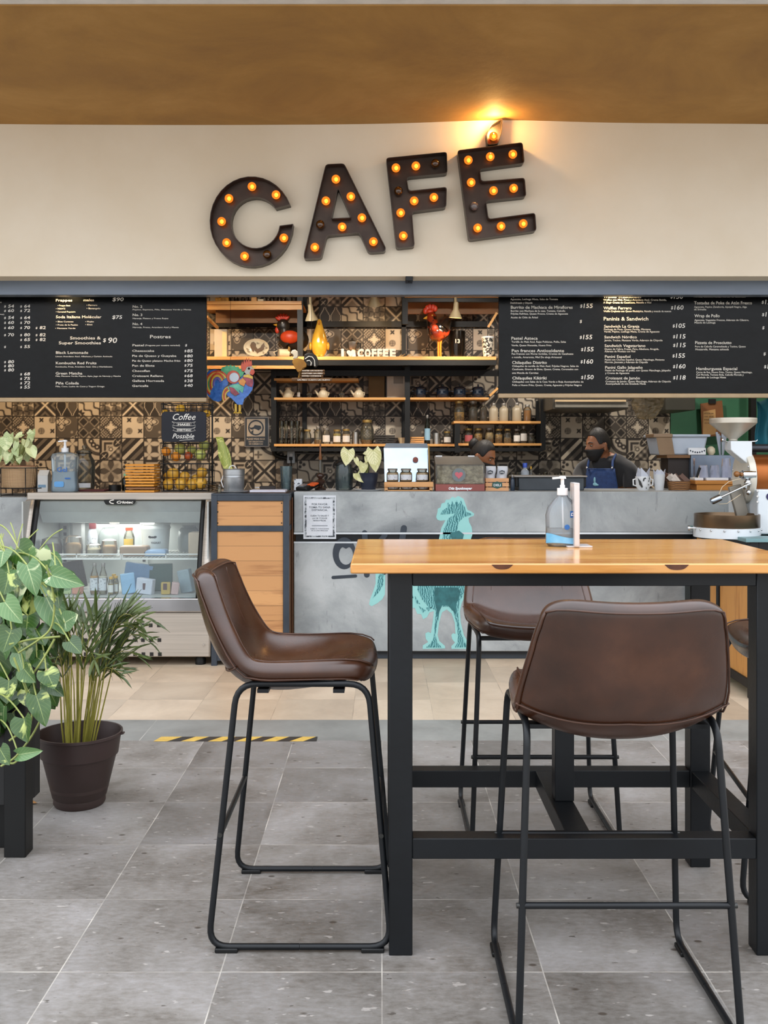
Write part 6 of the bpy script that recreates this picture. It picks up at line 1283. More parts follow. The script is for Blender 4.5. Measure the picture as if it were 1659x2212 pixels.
# ================================================================ CARVED ROOSTER SIGN
YK = 7.6
kr = thing('carved_rooster_sign', 'carved wooden rooster with brown lettered boards hanging below the upper shelf', 'sign', (X(670, YK), YK, Z(822, YK)))
def K(x, y): return (X(440+x/6.38, YK), Z(630+y/6.38, YK))
def kp(nm, pts, m, yo=0, th=.02, pr=None): return B().prism([K(*p) for p in pts], YK+yo-th/2, YK+yo+th/2).obj(nm, m, pr or kr, smooth=0, bevel=.004)
kw = mat('carved_ochre', 'a37626', .5, 0, '8a5f1e', 12); kb = mat('carved_brown', '5a3c1c', .55, 0, '6a4822', 14)
kp('body', [(1220, 980), (1235, 935), (1290, 915), (1370, 935), (1420, 1000), (1415, 1040), (1370, 1060), (1350, 1100), (1300, 1115), (1265, 1060)], kw, 0, .04); kp('head', [(1200, 850), (1225, 808), (1265, 803), (1300, 830), (1305, 880), (1290, 920), (1235, 930), (1240, 880)], mat('carved_white', 'cfc6b2', .55), -.002, .034); kp('beak', [(1186, 868), (1205, 845), (1222, 862), (1205, 880)], kw)
kp('comb', [(1160, 800), (1172, 750), (1195, 780), (1190, 830), (1170, 820)], kw); kp('tail', [(1380, 930), (1390, 870), (1440, 845), (1500, 850), (1550, 880), (1582, 950), (1580, 1010), (1545, 1048), (1520, 1040), (1500, 1010), (1470, 1030), (1430, 1020), (1410, 990)], mat('carved_black', '1c1916', .5), .002, .03)
b = B(); b.tube([(K(x, y)[0], YK-.017, K(x, y)[1]) for x, y in ((1400, 930), (1450, 895), (1500, 905), (1530, 950), (1535, 1030))], .003, 6); b.tube([(K(x, y)[0], YK-.017, K(x, y)[1]) for x, y in ((1420, 960), (1460, 950), (1485, 980), (1480, 1020))], .003, 6); b.obj('tail_lines', chalk2, kr)
kp('leg', [(1310, 1100), (1340, 1100), (1330, 1180), (1300, 1190)], kw)
for k, (y0, y1, x0, x1, tx) in enumerate(((1078, 1108, 1350, 1660, 'ANTES UN HUEVO'), (1113, 1145, 1350, 1660, 'COSTABA UN PESO'), (1150, 1180, 1350, 1640, 'AHORA CONSIGUE'), (1190, 1235, 1225, 1760, 'UN PESO CUESTA UN HUEVO'))):
    pb = kp('board', [(x0-10, y0), (x1+10, y0), (x1+10, y1), (x0-10, y1)], kb, -.01, .014); q = K(x0+(70 if k == 3 else 6), y1-8); b = B().text(tx, (q[0], YK-.0185, q[1]), K(x1, 0)[0]-q[0]-.01, (16 if k < 3 else 17)/6.38/F*YK, .03); b.obj('lettering', chalk2, pb, smooth=0)
B().tube([(X(673, YK), YK, Z(765, YK)), (X(673, YK), YK, ZBB+.2)], .0015, 5).obj('hanging_wire', black_paint, kr)
# ================================================================ MASK NOTICE ON THE TILES
ms = thing('mask_sign', 'framed please wear mask sign fixed to the tiled wall', 'sign', (X(554, 8.97), 8.97, Z(967, 8.97))); Ym = 8.965
B().box(X(527.5, Ym), X(581.5, Ym), Ym, Ym+.02, Z(966, Ym), Z(900, Ym)).obj('frame', mat('pewter_frame', '8a8480', .4, .4), ms, bevel=.003); B().box(X(530, Ym), X(579, Ym), Ym-.002, Ym, Z(963.5, Ym), Z(902.5, Ym)).obj('plate', mat('slate_blue', '2f3842', .45), ms)
B().box(X(533.5, Ym), X(572.5, Ym), Ym-.004, Ym-.002, Z(943, Ym), Z(905, Ym)).obj('picture_field', mat('sign_cream', 'b8aa98', .5), ms)
b = B(); c_ = (X(553, Ym), Ym-.0042, Z(924, Ym)); R_ = 17/F*Ym; b.lathe([(R_*.82, 0), (R_, 0), (R_, .001), (R_*.82, .001)], c_, 36, axis=(0, -1, 0)); b.prism([(c_[0]+R_*x, c_[2]+R_*y) for x, y in [(-.15, .35), (.6, .25), (.7, -.05), (.35, -.35), (.1, -.2), (-.2, -.1), (-.4, -.25), (-.7, -.2), (-.85, .1), (-.6, .0), (-.3, .1)]], Ym-.006, Ym-.004)
b.prism([(c_[0]+R_*x, c_[2]+R_*y) for x, y in [(-.6, -.45), (-.3, -.25), (-.35, -.7), (-.1, -.95), (-.5, -.85)]], Ym-.006, Ym-.004); b.obj('mask_symbol', mat('slate_blue', '2f3842', .45), ms, smooth=0)
b = B()
for py, tx, a, q, h in ((950, 'PLEASE WEAR MASK', 533, 573, 4), (955.5, 'USO OBLIGATORIO', 537, 569, 3), (960.5, 'DE CUBREBOCAS', 538, 568, 3.2)): b.text(tx, (X(a, Ym), Ym-.0025, Z(py, Ym)), (q-a)/F*Ym, h/F*Ym, .03)
b.obj('lettering', mat('sign_cream', 'b8aa98', .5), ms, smooth=0)
# outlet and conduit
ol = thing('wall_outlet', 'grey wall outlet with a black plug under the jar shelf', 'outlet', (X(628, 8.96), 8.96, Z(1000, 8.96))); Yo = 8.95; B().box(X(620, Yo), X(637, Yo), Yo, Yo+.04, Z(1001, Yo), Z(973, Yo)).obj('box', mat('grey_outlet', 'a9adb0', .4, .3), ol, bevel=.003); B().lathe([(0, 0), (.014, 0), (.014, .003), (0, .003)], (X(629, Yo), Yo, Z(983, Yo)), 16, axis=(0, -1, 0)).obj('socket', white_plastic, ol); B().box(X(625, Yo), X(632, Yo), Yo-.03, Yo, Z(994, Yo), Z(987, Yo)).obj('plug', black_paint, ol, bevel=.004)
b = B().tube(round_path([(X(590, Yo), Yo+.01, Z(965, Yo)), (X(593, Yo), Yo+.01, Z(985, Yo)), (X(620, Yo), Yo+.01, Z(990, Yo))], .08, 6), .018, 10); tag(b.obj('black_conduit', black_paint, smooth=60), 'black curved conduit pipe on the tiles left of the outlet', 'pipe')
tag(B().tube([(X(637, Yo), Yo+.02, Z(979, Yo)), (X(805, Yo), Yo+.02, Z(979, Yo))], .009, 8).obj('steel_conduit', mat('grey_conduit', '6d7072', .4, .5)), 'thin grey conduit running right from the outlet along the tiles', 'pipe')
tag(B().tube([(X(629, Yo), Yo-.02, Z(992, Yo)), (X(630, 8.9), 8.9, Z(1020, 8.9)), (X(632, 8.7), 8.7, .91)], .006, 6).obj('power_cord', black_paint), 'black power cord hanging from the outlet', 'cord')
# ================================================================ ON TOP OF THE FRIDGE AND THE LEFT PIER
ZFt = ztop; Yt2 = 6.5
tray_z = Z(1074, YP)
# wire planter with wicker basket and arrowhead plant
Yw = 6.34
ws = thing('wire_plant_stand', 'black wire stand that holds the wicker basket at the left edge', 'plant stand', (X(40, Yw), Yw, tray_z))
b = B(); xs0, xs1 = X(2, Yw), X(80, Yw); zs0, zs1 = tray_z+.006, Z(1011, Yw)
for xx in (xs0, X(55, Yw), xs1):
    for yy in (Yw, Yw+.2): b.tube([(xx, yy, tray_z), (xx, yy, zs1)], .003, 6)
for zz_ in (Z(1011, Yw), Z(1055, Yw), Z(1070, Yw)+0): b.tube([(xs0, Yw, zz_), (xs1, Yw, zz_), (xs1, Yw+.2, zz_), (xs0, Yw+.2, zz_)], .003, 6, closed=True)
b.obj('wires', black_paint, ws, smooth=0)
wick = NT('wicker'); co = wick.coord('World', (55, 55, 110)); wvv = wick.n('ShaderNodeTexWave', bands_direction='Z'); wvv.inputs['Scale'].default_value = .55; wvv.inputs['Distortion'].default_value = 2.5; wick.l(co, wvv.inputs['Vector']); w3 = wick.n('ShaderNodeTexWave', bands_direction='X'); w3.inputs['Scale'].default_value = .8; wick.l(co, w3.inputs['Vector'])
wick.bsdf(wick.ramp(wick.math('MULTIPLY', wvv.outputs['Fac'], w3.outputs['Fac']), [(.0, '8a6a48'), (.35, 'c9a880'), (1, 'dcc098')]), .7, bump=wvv.outputs['Fac'], bs=.5, bd=.004); wick = wick.m
bk_ = B().lathe([(0, 0), (.098, 0), (.108, .02), (.116, .13), (.119, .135), (.117, .138), (.11, .135), (.1, .02), (0, .01)], (X(41, Yw+.1), Yw+.1, Z(1054, Yw)), 36, sx=1, sy=.8).obj('wicker_basket', wick, smooth=60); tag(bk_, 'oval pale wicker basket with the arrowhead plant in it', 'basket')
arrow_m = leaf_mat('arrowhead_leaf', '8fa468', 'b4c48a', 'e4e8c4', 'd4dca8', .5, .06, .4, 14)
arrow_y = leaf_mat('arrowhead_leaf_yellow', 'b4b070', 'd0cc92', '8f9a4a', 'e0dcae', .5, .08, .4, 14)
ap_ = thing('arrowhead_plant', 'pale green arrowhead plant growing in the wicker basket', 'plant', (X(41, Yw+.1), Yw+.1, Z(1030, Yw))); B().lathe([(0, 0), (.08, 0), (.098, .09), (.102, .09), (.102, .1), (.09, .1), (.09, .085), (0, .085)], (X(41, Yw+.1), Yw+.1, Z(1040, Yw)), 28, sy=.8).obj('pot', mat('terracotta', '8a4a2a', .6, 0, '7a3e22', 5), ap_, smooth=50)
fa2, st_ = B(), B(); base = Vector((X(40, Yw+.1), Yw+.1, Z(1005, Yw)))
LV = [(15, 948, 12, 975, 22), (22, 938, 14, 970, 20), (48, 938, 30, 946, 12), (33, 945, 38, 965, 10), (55, 950, 56, 968, 13), (70, 930, 68, 955, 14), (32, 968, 38, 987, 13), (8, 965, 2, 990, 16), (20, 978, 12, 1003, 15), (28, 985, 26, 1002, 12), (52, 965, 60, 998, 22), (42, 985, 42, 1002, 12), (65, 968, 76, 990, 18), (62, 955, 66, 972, 10), (2, 945, -4, 965, 18), (45, 960, 44, 975, 10), (0, 985, -6, 1006, 16), (60, 940, 74, 936, 12), (36, 955, 30, 975, 9)]
rng = random.Random(3)
for bx, by, tx, ty, w_ in LV:
    Yl = Yw+rng.uniform(-.02, .14); p, q = P(bx, by, Yl), P(tx, ty, Yl-.02); leaf(fa2, p, q, w_*Yl/F*1.35, (rng.uniform(-.4, .4), -1, rng.uniform(.1, .7)), rng.uniform(.1, .35), .1); stem(st_, base, p, .002, .01)
fa2.obj('leaves', arrow_m, ap_, smooth=80); st_.obj('stems', mat('green_stem', '7f8a48', .5, 0, '9aa258', 10), ap_)
# carton
Yc2 = 6.42; mc = thing('milk_carton', 'white gable top carton between the wicker basket and the pump bottle', 'carton', (X(90, Yc2), Yc2, tray_z)); x0_, x1_ = X(81, Yc2), X(103, Yc2); zc0, zc1 = tray_z, Z(1027, Yc2)
ctn = mat('white_carton', 'c9c8c4', .5); B().box(x0_, x1_, Yc2, Yc2+.07, zc0, zc1).obj('body', ctn, mc, bevel=.002); B().add([(x0_, Yc2, zc1), (x1_, Yc2, zc1), (x1_, Yc2+.07, zc1), (x0_, Yc2+.07, zc1), (x0_, Yc2+.035, zc1+.035), (x1_, Yc2+.035, zc1+.035)], [(0, 1, 5, 4), (2, 3, 4, 5), (0, 4, 3), (1, 2, 5)]).obj('gable_top', ctn, mc, smooth=0)
B().box(x0_+.004, x1_-.012, Yc2-.001, Yc2, Z(1053, Yc2), Z(1047, Yc2)).obj('blue_print', mat('carton_blue', '6e8ea8', .5), mc)
tag(B().cyl((X(108, 6.55), 6.55, tray_z), .026, .10, 18).obj('blue_tin', mat('blue_tin', '1c3f74', .4)), 'dark blue tin behind the pump bottle', 'tin')
# big gel bottle
Yb = 6.4; gb = thing('gel_bottle', 'large square clear pump bottle of antibacterial gel on top of the fridge', 'bottle', (X(140, Yb), Yb, ZFt)); xg = X(140.5, Yb); wg = 56/F*Yb; hg = 85/F*Yb
b = B(); rings = [(0, .9, .95), (.006, .98, 1.0), (.03, 1.0, 1.0), (.10, .9, .9), (.14, .93, .92), (.2, .97, .95), (hg-.03, 1.0, .95), (hg-.008, .9, .85), (hg, .5, .6), (hg+.004, .25, .3)]
vv = []; 
for z_, a, q in rings: vv += [(xg+px_*wg*a, Yb+py_*.10*q, ZFt+z_) for px_, py_ in rring(1, 1, .22, 4)]
nR = len(rring(1, 1, .22, 4)); b.add(vv, [(i*nR+j, i*nR+(j+1) % nR, (i+1)*nR+(j+1) % nR, (i+1)*nR+j) for i in range(len(rings)-1) for j in range(nR)]+[tuple(range(nR))[::-1]]); b.obj('body', glass('gel_plastic', 'e8f2f6', .05, .14, 'd4e4ee'), gb, smooth=50)
b = B(); vv = []
for z_ in (.004, hg*.52): vv += [(xg+px_*wg*.9, Yb+py_*.088, ZFt+z_) for px_, py_ in rring(1, 1, .22, 4)]
b.add(vv, [(j, (j+1) % nR, nR+(j+1) % nR, nR+j) for j in range(nR)]+[tuple(range(nR))[::-1], tuple(range(nR, 2*nR))]); b.obj('gel', glass('gel', 'd8e8f2', .1, .35, 'c8dcea'), gb, smooth=50)
b = B(); pump(b, (xg, Yb, ZFt+hg), 1.35); b.tube([(xg, Yb, ZFt+hg), (xg, Yb, ZFt+.02)], .007, 8); b.obj('pump', white_plastic, gb, smooth=50)
b = B(); yl_ = Yb-.052; b.prism(roundpoly([(X(117, yl_), Z(1040, yl_)), (X(138, yl_), Z(1040, yl_)), (X(138, yl_), Z(1052, yl_)), (X(117, yl_), Z(1052, yl_))], .012), yl_-.001, yl_); o_ = b.obj('label', mat('sky_blue_label', '5a9ad2', .4), gb)
B().text('Gel', (X(123, yl_), yl_, Z(1019, yl_)), .065, .03, .02).obj('lettering', mat('deep_blue', '1d5fa8', .4), gb, smooth=0); b = B().box(X(140, yl_), X(152, yl_), yl_-.001, yl_, Z(1035, yl_), Z(1032, yl_)); b.obj('small_print', mat('deep_blue', '1d5fa8', .4), gb)
# glass beverage dispenser
Yd = 6.68; gd = thing('glass_dispenser', 'large glass drink dispenser jar with stopper behind the gel bottle', 'jar', (X(184, Yd), Yd, ZFt)); xx = X(182, Yd); hd = 92/F*Yd
B().lathe([(0, 0), (.062, 0), (.068, .02), (.072, .16), (.07, .2), (.05, .23), (.046, .245), (.052, .25)], (xx, Yd, ZFt), 30).obj('body', glass('dispenser_glass', 'd8d8d0', .04, .1, '9a9a90'), gd, smooth=50)
B().lathe([(.05, .25), (.056, .255), (.05, .268), (.03, .275), (.01, .28), (.016, .292), (.012, .303), (0, .306)], (xx, Yd, ZFt), 24).obj('stopper', glass('dispenser_glass', 'd8d8d0', .04, .1, '9a9a90'), gd, smooth=50)
b = B().grid(lambda u, v: (xx+.071*math.sin(-.9+1.8*u), Yd-.071*math.cos(-.9+1.8*u), ZFt+.02+.03*v), 10, 1); b.obj('label', white_plastic, gd, smooth=60); B().tube([(xx-.05, Yd-.05, ZFt+.16), (xx-.09, Yd-.09, ZFt+.14), (xx-.08, Yd-.08, ZFt+.11), (xx-.05, Yd-.05, ZFt+.1)], .006, 8).obj('handle', glass('dispenser_glass', 'd8d8d0', .04, .1, '9a9a90'), gd)
tag(B().box(X(172, 6.45), X(228, 6.45), 6.42, 6.6, ZFt, ZFt+.012).obj('red_cloth', mat('dark_red_cloth', '4a1a1c', .8), bevel=.004), 'dark red folded cloth on the fridge behind the gel bottle', 'cloth')
# blender jar lid dark & green bottle
vessel('green_bottle', 'dark green bottle with a pale green cap left of the wooden trays', 'bottle', None, 271, 1061, 6.6, 15, 36, 'bottle', glass('green_glass', '4a5440', .05, .4, '22261c'), None, 0, mat('mint_cap', '7ac49a', .4), z=ZFt)
vessel('dark_pot', 'small black pot with metal edge between dispenser and green bottle', 'pot', None, 248, 1061, 6.55, 26, 13, 'tin', black_paint, z=ZFt)
# stack of wooden trays
ow = wood('orange_wood', 'd8902c', 'b06a18', 'x', 1, .5); Yo2 = 6.4
names = ('lowest', 'second lowest', 'third lowest', 'fourth from the bottom', 'fifth from the bottom', 'sixth from the bottom', 'fourth from the top', 'third from the top', 'second from the top', 'topmost')
for k in range(10):
    h_ = (1061-999)/10/F*Yo2; zz_ = ZFt+k*h_; jx = (0, .004, -.002, .003, 0, -.003, .002, 0, .001, -.001)[k]
    tag(B().box(X(278, Yo2)+jx, X(340, Yo2)+jx, Yo2-.09, Yo2+.09, zz_, zz_+h_*.68).obj('wooden_board', ow if k != 1 else mat('worn_brown_board', '8a5c34', .5), bevel=.002), 'orange stained wooden serving board, %s in the stack on the fridge' % names[k], 'serving board', 'stacked wooden serving boards')
    if k < 9:
        pass
# ---------------- three tier fruit basket
Yk = 6.5; fbk = thing('wire_fruit_basket', 'black wire fruit stand with baskets of fruit on the right of the fridge', 'fruit basket', (X(400, Yk), Yk, ZFt)); wr = .0022
def wire_basket(pz0, pz1, pxa, pxb, nx, nz):
    z0, z1 = (ZFt+.004 if pz0 is None else Z(pz0, Yk-.12)), Z(pz1, Yk-.12); b = B(); xa, xb = X(pxa, Yk-.12), X(pxb, Yk-.12); ya, yb_ = Yk-.12, Yk+.1; tap = .012
    for k in range(nz+1):
        z = z0+(z1-z0)*k/nz; t = tap*(1-k/nz); b.tube([(xa+t, ya+t, z), (xb-t, ya+t, z), (xb-t, yb_-t, z), (xa+t, yb_-t, z)], wr*(1.7 if k == nz else 1), 5, closed=True)
    for k in range(nx+1):
        x = xa+(xb-xa)*k/nx; b.tube([(x, ya, z1), (x*.96+(xa+xb)/2*.04, ya+tap, z0), (x*.96+(xa+xb)/2*.04, yb_-tap, z0), (x, yb_, z1)], wr, 5)
    for k in range(1, 5):
        y = ya+(yb_-ya)*k/5
        b.tube([(xa, y, z1), (xa+tap, y, z0), (xb-tap, y, z0), (xb, y, z1)], wr, 5)
    b.obj('wire_tier', black_steel, fbk, smooth=0); return z0
zA = wire_basket(None, 1002, 346, 452, 8, 4); zB = wire_basket(992, 957, 346, 450, 8, 3); zC_ = wire_basket(893, 872, 348, 450, 8, 2)
b = B()
for px in (346, 453): x = X(px, Yk); b.tube([(x, Yk+.1, ZFt), (x, Yk+.1, Z(868, Yk))], .006, 8)
b.obj('uprights', black_steel, fbk)
orn = mat('orange_peel', 'd98a1c', .45, 0, 'cf7a14', 20, .15, 140); lem = mat('yellow_peel', 'd6a53c', .42, 0, 'cb9630', 20, .15, 140); apg = mat('green_apple_skin', 'b9bb66', .35, 0, 'a6ac54', 8); apr = mat('red_apple_skin', '8e2f16', .3, 0, 'b8561e', 8)
def fruit(nm, lb_, px, py, dpx, m, yo, z0=None, group=None, st=True):
    Yq_ = Yk+yo; r = dpx/2/F*Yq_; x, z = X(px, Yq_), Z(py, Yq_); t = thing(nm, lb_, nm.replace('_', ' '), (x, Yq_, z-r), group)
    B().lathe([(0, .06*r), (r*.3, 0.02*r), (r*.7, .25*r), (r, r), (r*.86, 1.55*r), (r*.5, 1.86*r), (r*.15, 1.92*r), (0, 1.86*r)], (x, Yq_, z-r), 20).obj('skin', m, t, smooth=80)
    if st: B().tube([(x, Yq_, z+r*.8), (x+.003, Yq_, z+r*1.1)], .002, 5).obj('stem', kb, t)
G5 = 'yellow fruit in the lowest basket'
for k, (px, py, d, yo, w_) in enumerate(((364, 1046, 25, -.07, 'front left'), (391, 1045, 27, -.07, 'second from the left'), (416, 1046, 25, -.06, 'third from the left'), (434, 1043, 27, -.08, 'front right'), (374, 1024, 28, -.04, 'upper left'), (399, 1029, 22, -.03, 'upper middle'), (436, 1021, 24, -.03, 'upper right'), (424, 1035, 22, .0, 'behind the front right one'), (362, 1030, 20, .02, 'far left at the back'))):
    fruit('orange_fruit' if False else 'yellow_orange', 'yellow orange in the lowest wire basket, %s' % w_, px, py, d, lem, yo, group=G5)
G6 = 'fruit in the middle basket'
for px, py, d, m, yo, nm, w_ in ((359, 975, 20, orn, -.07, 'orange', 'orange at the left of the middle basket'), (380, 986, 21, orn, -.07, 'orange', 'orange right of the leftmost one in the middle basket'), (407, 985, 19, apr, -.07, 'apple', 'red apple in the middle wire basket'), (389, 970, 25, apg, -.02, 'apple', 'green apple behind the oranges in the middle basket'), (414, 972, 20, apg, 0, 'apple', 'green apple behind the red apple'), (433, 982, 25, apg, -.07, 'apple', 'large green apple at the right front of the middle basket'), (441, 962, 24, apg, -.0, 'apple', 'green apple at the upper right of the middle basket')):
    fruit(nm, w_, px, py, d, m, yo, group=G6)
for px, py, d, yo, w_ in ((390, 884, 21, -.05, 'centre'), (447, 893, 16, -.05, 'right end'), (357, 892, 16, -.05, 'left end')): fruit('lemon', 'yellow lemon in the top wire basket, %s' % w_, px, py, d, mat('lemon_skin', 'cfa02c', .42, 0, 'c49424', 20, .15, 140), yo, group='lemons in the top basket')
# coffee sign
Yn = 6.36; cs = thing('coffee_slogan_sign', 'rounded navy sign reading Coffee makes everything possible on the fruit stand', 'sign', (X(398, Yn), Yn, Z(955, Yn)))
B().prism(roundpoly([(X(349, Yn), Z(889, Yn)), (X(446, Yn), Z(889, Yn)), (X(446, Yn), Z(955, Yn)), (X(349, Yn), Z(955, Yn))], .03, 6), Yn-.006, Yn+.004).obj('plate', mat('navy_gloss', '0b0f1a', .22, 0, '101626', 3, spec=.3), cs, bevel=.002)
b = B(); b.text('Coffee', (X(374, Yn), Yn-.0075, Z(907, Yn)), 49/F*Yn, 14/F*Yn, .0, shear=.35); b.text('Possible', (X(373, Yn), Yn-.0075, Z(947, Yn)), 47/F*Yn, 11/F*Yn, .0, shear=.35); b.text('EVERYTHING', (X(384, Yn), Yn-.0075, Z(931, Yn)), 28/F*Yn, 4/F*Yn, .02)
def outl(pts, r=.0011): b.tube([(X(x, Yn), Yn-.008, Z(y, Yn)) for x, y in pts], r, 5, closed=True)
outl([(383, 913), (413, 913), (413, 920), (383, 920)]); outl([(372, 911), (383, 914), (383, 920), (373, 919), (377, 915)]); outl([(413, 914), (423, 911), (419, 915), (423, 919), (413, 920)]); outl([(383, 926), (413, 926), (413, 932.5), (383, 932.5)]); outl([(373, 922), (383, 927), (383, 932), (374, 930), (377, 926)]); outl([(413, 927), (423, 922), (419, 926), (423, 930), (413, 932)]); b.tube([(X(388, Yn), Yn-.008, Z(951.5, Yn)), (X(420, Yn), Yn-.008, Z(949, Yn))], .0012, 5)
b.text('MAKES', (X(385, Yn), Yn-.0075, Z(919, Yn)), 26/F*Yn, 4.4/F*Yn, .02); b.obj('lettering', chalk2, cs, smooth=0)
# ================================================================ WOODEN CABINET TOP: bucket, clipboard
zca = za(1066)
Yb2 = 6.3; mb = thing('metal_bucket', 'round galvanised metal bucket with a snake plant leaf behind it, on the wooden cabinet', 'bucket', (X(505, Yb2), Yb2, zca+.008)); galv = mat('galvanised', 'a9acae', .4, .8, '8f9294', 9)
B().lathe([(0, 0), (.062, 0), (.064, .004), (.068, .085), (.070, .087), (.068, .092), (.068, .1), (.07, .102), (.069, .135), (.072, .138), (.07, .141), (.066, .138), (.06, .006), (0, .006)], (X(505, Yb2), Yb2, zca+.008), 36).obj('body', galv, mb, smooth=40)
b = B().tube([(X(484, Yb2), Yb2, zca+.12), (X(482, Yb2)-.008, Yb2-.03, zca+.07), (X(484, Yb2), Yb2-.03, zca+.03)], .003, 6); b.obj('handle', white_plastic, mb); b = B(); b.tube([(X(505, Yb2)+.022*math.cos(a), Yb2-.05, zca+.15+.02*math.sin(a)) for a in [k*PI/8 for k in range(9)]], .003, 6); b.obj('handle', white_plastic, mb)
tag(B().lathe([(0, 0), (.085, 0), (.095, .006), (0, .008)], (X(505, Yb2), Yb2, zca), 30).obj('saucer', white_plastic), 'flat pale saucer under the metal bucket', 'saucer')
snake = leaf_mat('snake_leaf', '7d8a3a', '9aa64a', 'c8c26a', 'd6cf78', .55, .1, .4, 20)
fb3 = B(); p, q = P(496, 1024, Yb2+.02), P(474, 944, Yb2+.04); leaf(fb3, p, q, .075, (0, -1, .2), .15, 0, kind='blade'); fb3.grid(lambda u, v: tuple(p.lerp(q, u)+Vector(((v-.5)*.062*(1-.25*u), -.004, 0))), 8, 2, uv=True)
tag(fb3.obj('snake_plant_leaf', snake, solid=.004), 'single tall yellow green snake plant leaf sticking out behind the metal bucket', 'plant')
for k in range(4): tag(B().lathe([(0, 0), (.035, 0), (.045, .006), (.042, .007), (0, .004)], (X(462, 6.35), 6.35, zca+.004+.011*k), 24).obj('glass_saucer', clear), 'small glass saucer %s between fruit stand and bucket' % ('at the bottom of the little pile', 'second from the bottom of the little pile', 'third from the bottom of the little pile', 'on top of the little pile')[k], 'saucer', 'little glass saucers')
vessel('salt_shaker', 'tiny clear shaker left of the metal bucket', 'shaker', None, 474, 1066, 6.2, 8, 17, 'bottle', jarg, white_f, .4, lid_grey, z=zca)
cbd = thing('clipboard', 'clipboard with white sheets lying on the wooden cabinet', 'clipboard', (X(580, 6.2), 6.2, zca)); B().box(X(543, 6.15), X(620, 6.15), 6.12, 6.36, zca, zca+.006).obj('backing_board', mat('dark_board', '4a3424', .6), cbd); B().obox((X(580, 6.2), 6.22, zca+.012), (.22, .2, .012), .03).obj('sheets', mat('lilac_white_sheet', 'd4d2dc', .6), cbd)
B().obox((X(578, 6.3), 6.31, zca+.028), (.10, .03, .022)).obj('clip', mat('dark_clip', '2a2422', .4, .4), cbd, bevel=.005); B().obox((X(556, 6.3), 6.30, zca+.03), (.03, .02, .008)).obj('clip_spring', chrome, cbd, bevel=.003)
# ================================================================ THINGS ON THE CONCRETE COUNTER
zt_ = zt
vessel('blender_glass', 'tall ribbed mixing glass at the left end of the concrete counter', 'glass', None, 618, 1062, 6.5, 27, 52, 'tumbler', glass('tinted_tumbler', 'dce8ea', .03, .10, 'a8bcc2'), z=zca if False else zt_)
nb = thing('napkin_tin', 'small white patterned tin left of the card terminal', 'tin', (X(643, 6.5), 6.5, zt_)); B().box(X(635, 6.45), X(652, 6.45), 6.45, 6.52, zt_, zt_+.075).obj('body', mat('dotted_tin', 'c8ccd0', .5, 0, '4a5058', 70, lo=.56, hi=.6), nb, bevel=.003)
ctm = thing('card_terminal', 'black card payment terminal with an orange panel', 'card terminal', (X(665, 6.4), 6.4, zt_)); R1 = Matrix.Rotation(-.5, 3, 'Z')@Matrix.Rotation(.25, 3, 'X'); B().obox((X(663, 6.4), 6.42, zt_+.026), (.085, .15, .035), R1).obj('body', black_paint, ctm, bevel=.008); B().obox((X(676, 6.4), 6.40, zt_+.042), (.055, .06, .012), R1).obj('orange_panel', mat('orange_plastic', 'd8571c', .4), ctm, bevel=.003); B().obox((X(655, 6.4), 6.38, zt_+.036), (.04, .05, .008), R1).obj('screen', mat('grey_screen', '6a7076', .2), ctm)
Yh2 = 6.5; xx = X(692, Yh2); hk = thing('wooden_utensil_stand', 'dark turned wood bottle with a long wooden neck beside the card terminal', 'bottle', (xx, Yh2, zt_)); B().lathe([(0, 0), (.036, 0), (.038, .012), (.02, .02), (.014, .03), (.03, .045), (.034, .06), (.012, .075), (.024, .09), (.026, .1), (.01, .115)], (xx, Yh2, zt_), 22).obj('base', mat('dark_turned_wood', '3a2318', .3, 0, '24150e', 8), hk, smooth=60); B().lathe([(.0, .11), (.012, .115), (.013, .165), (.008, .2)], (xx, Yh2, zt_), 16).obj('glass_stem', jarg, hk, smooth=60); B().lathe([(.008, .2), (.012, .21), (.006, .25), (.0055, .30), (.004, .305), (0, .305)], (xx, Yh2, zt_), 14).obj('neck', mat('brown_neck', '7a4a22', .4), hk, smooth=60)
Yp = 6.5; xx = X(743, Yp); gp = thing('glass_pitcher', 'dark glass pitcher with a tilted black lid and a curved handle', 'pitcher', (xx, Yp, zt_)); B().lathe([(0, 0), (.05, 0), (.056, .01), (.062, .09), (.06, .14), (.052, .17), (.05, .17), (.056, .14), (.058, .09), (.052, .012), (0, .012)], (xx, Yp, zt_), 28).obj('body', glass('pitcher_glass', 'd2dcdc', .03, .10, '8a9698'), gp, smooth=50)
B().tube([(xx+.05, Yp, zt_+.15), (xx+.085, Yp, zt_+.13), (xx+.095, Yp, zt_+.08), (xx+.08, Yp, zt_+.03), (xx+.052, Yp, zt_+.01)], .005, 8).obj('handle', black_paint, gp, smooth=60); B().lathe([(0, 0), (.052, 0), (.05, .012), (.02, .03), (0, .03)], (xx-.012, Yp, zt_+.175), 24, axis=(-.35, 0, 1)).obj('lid', black_paint, gp, smooth=50)
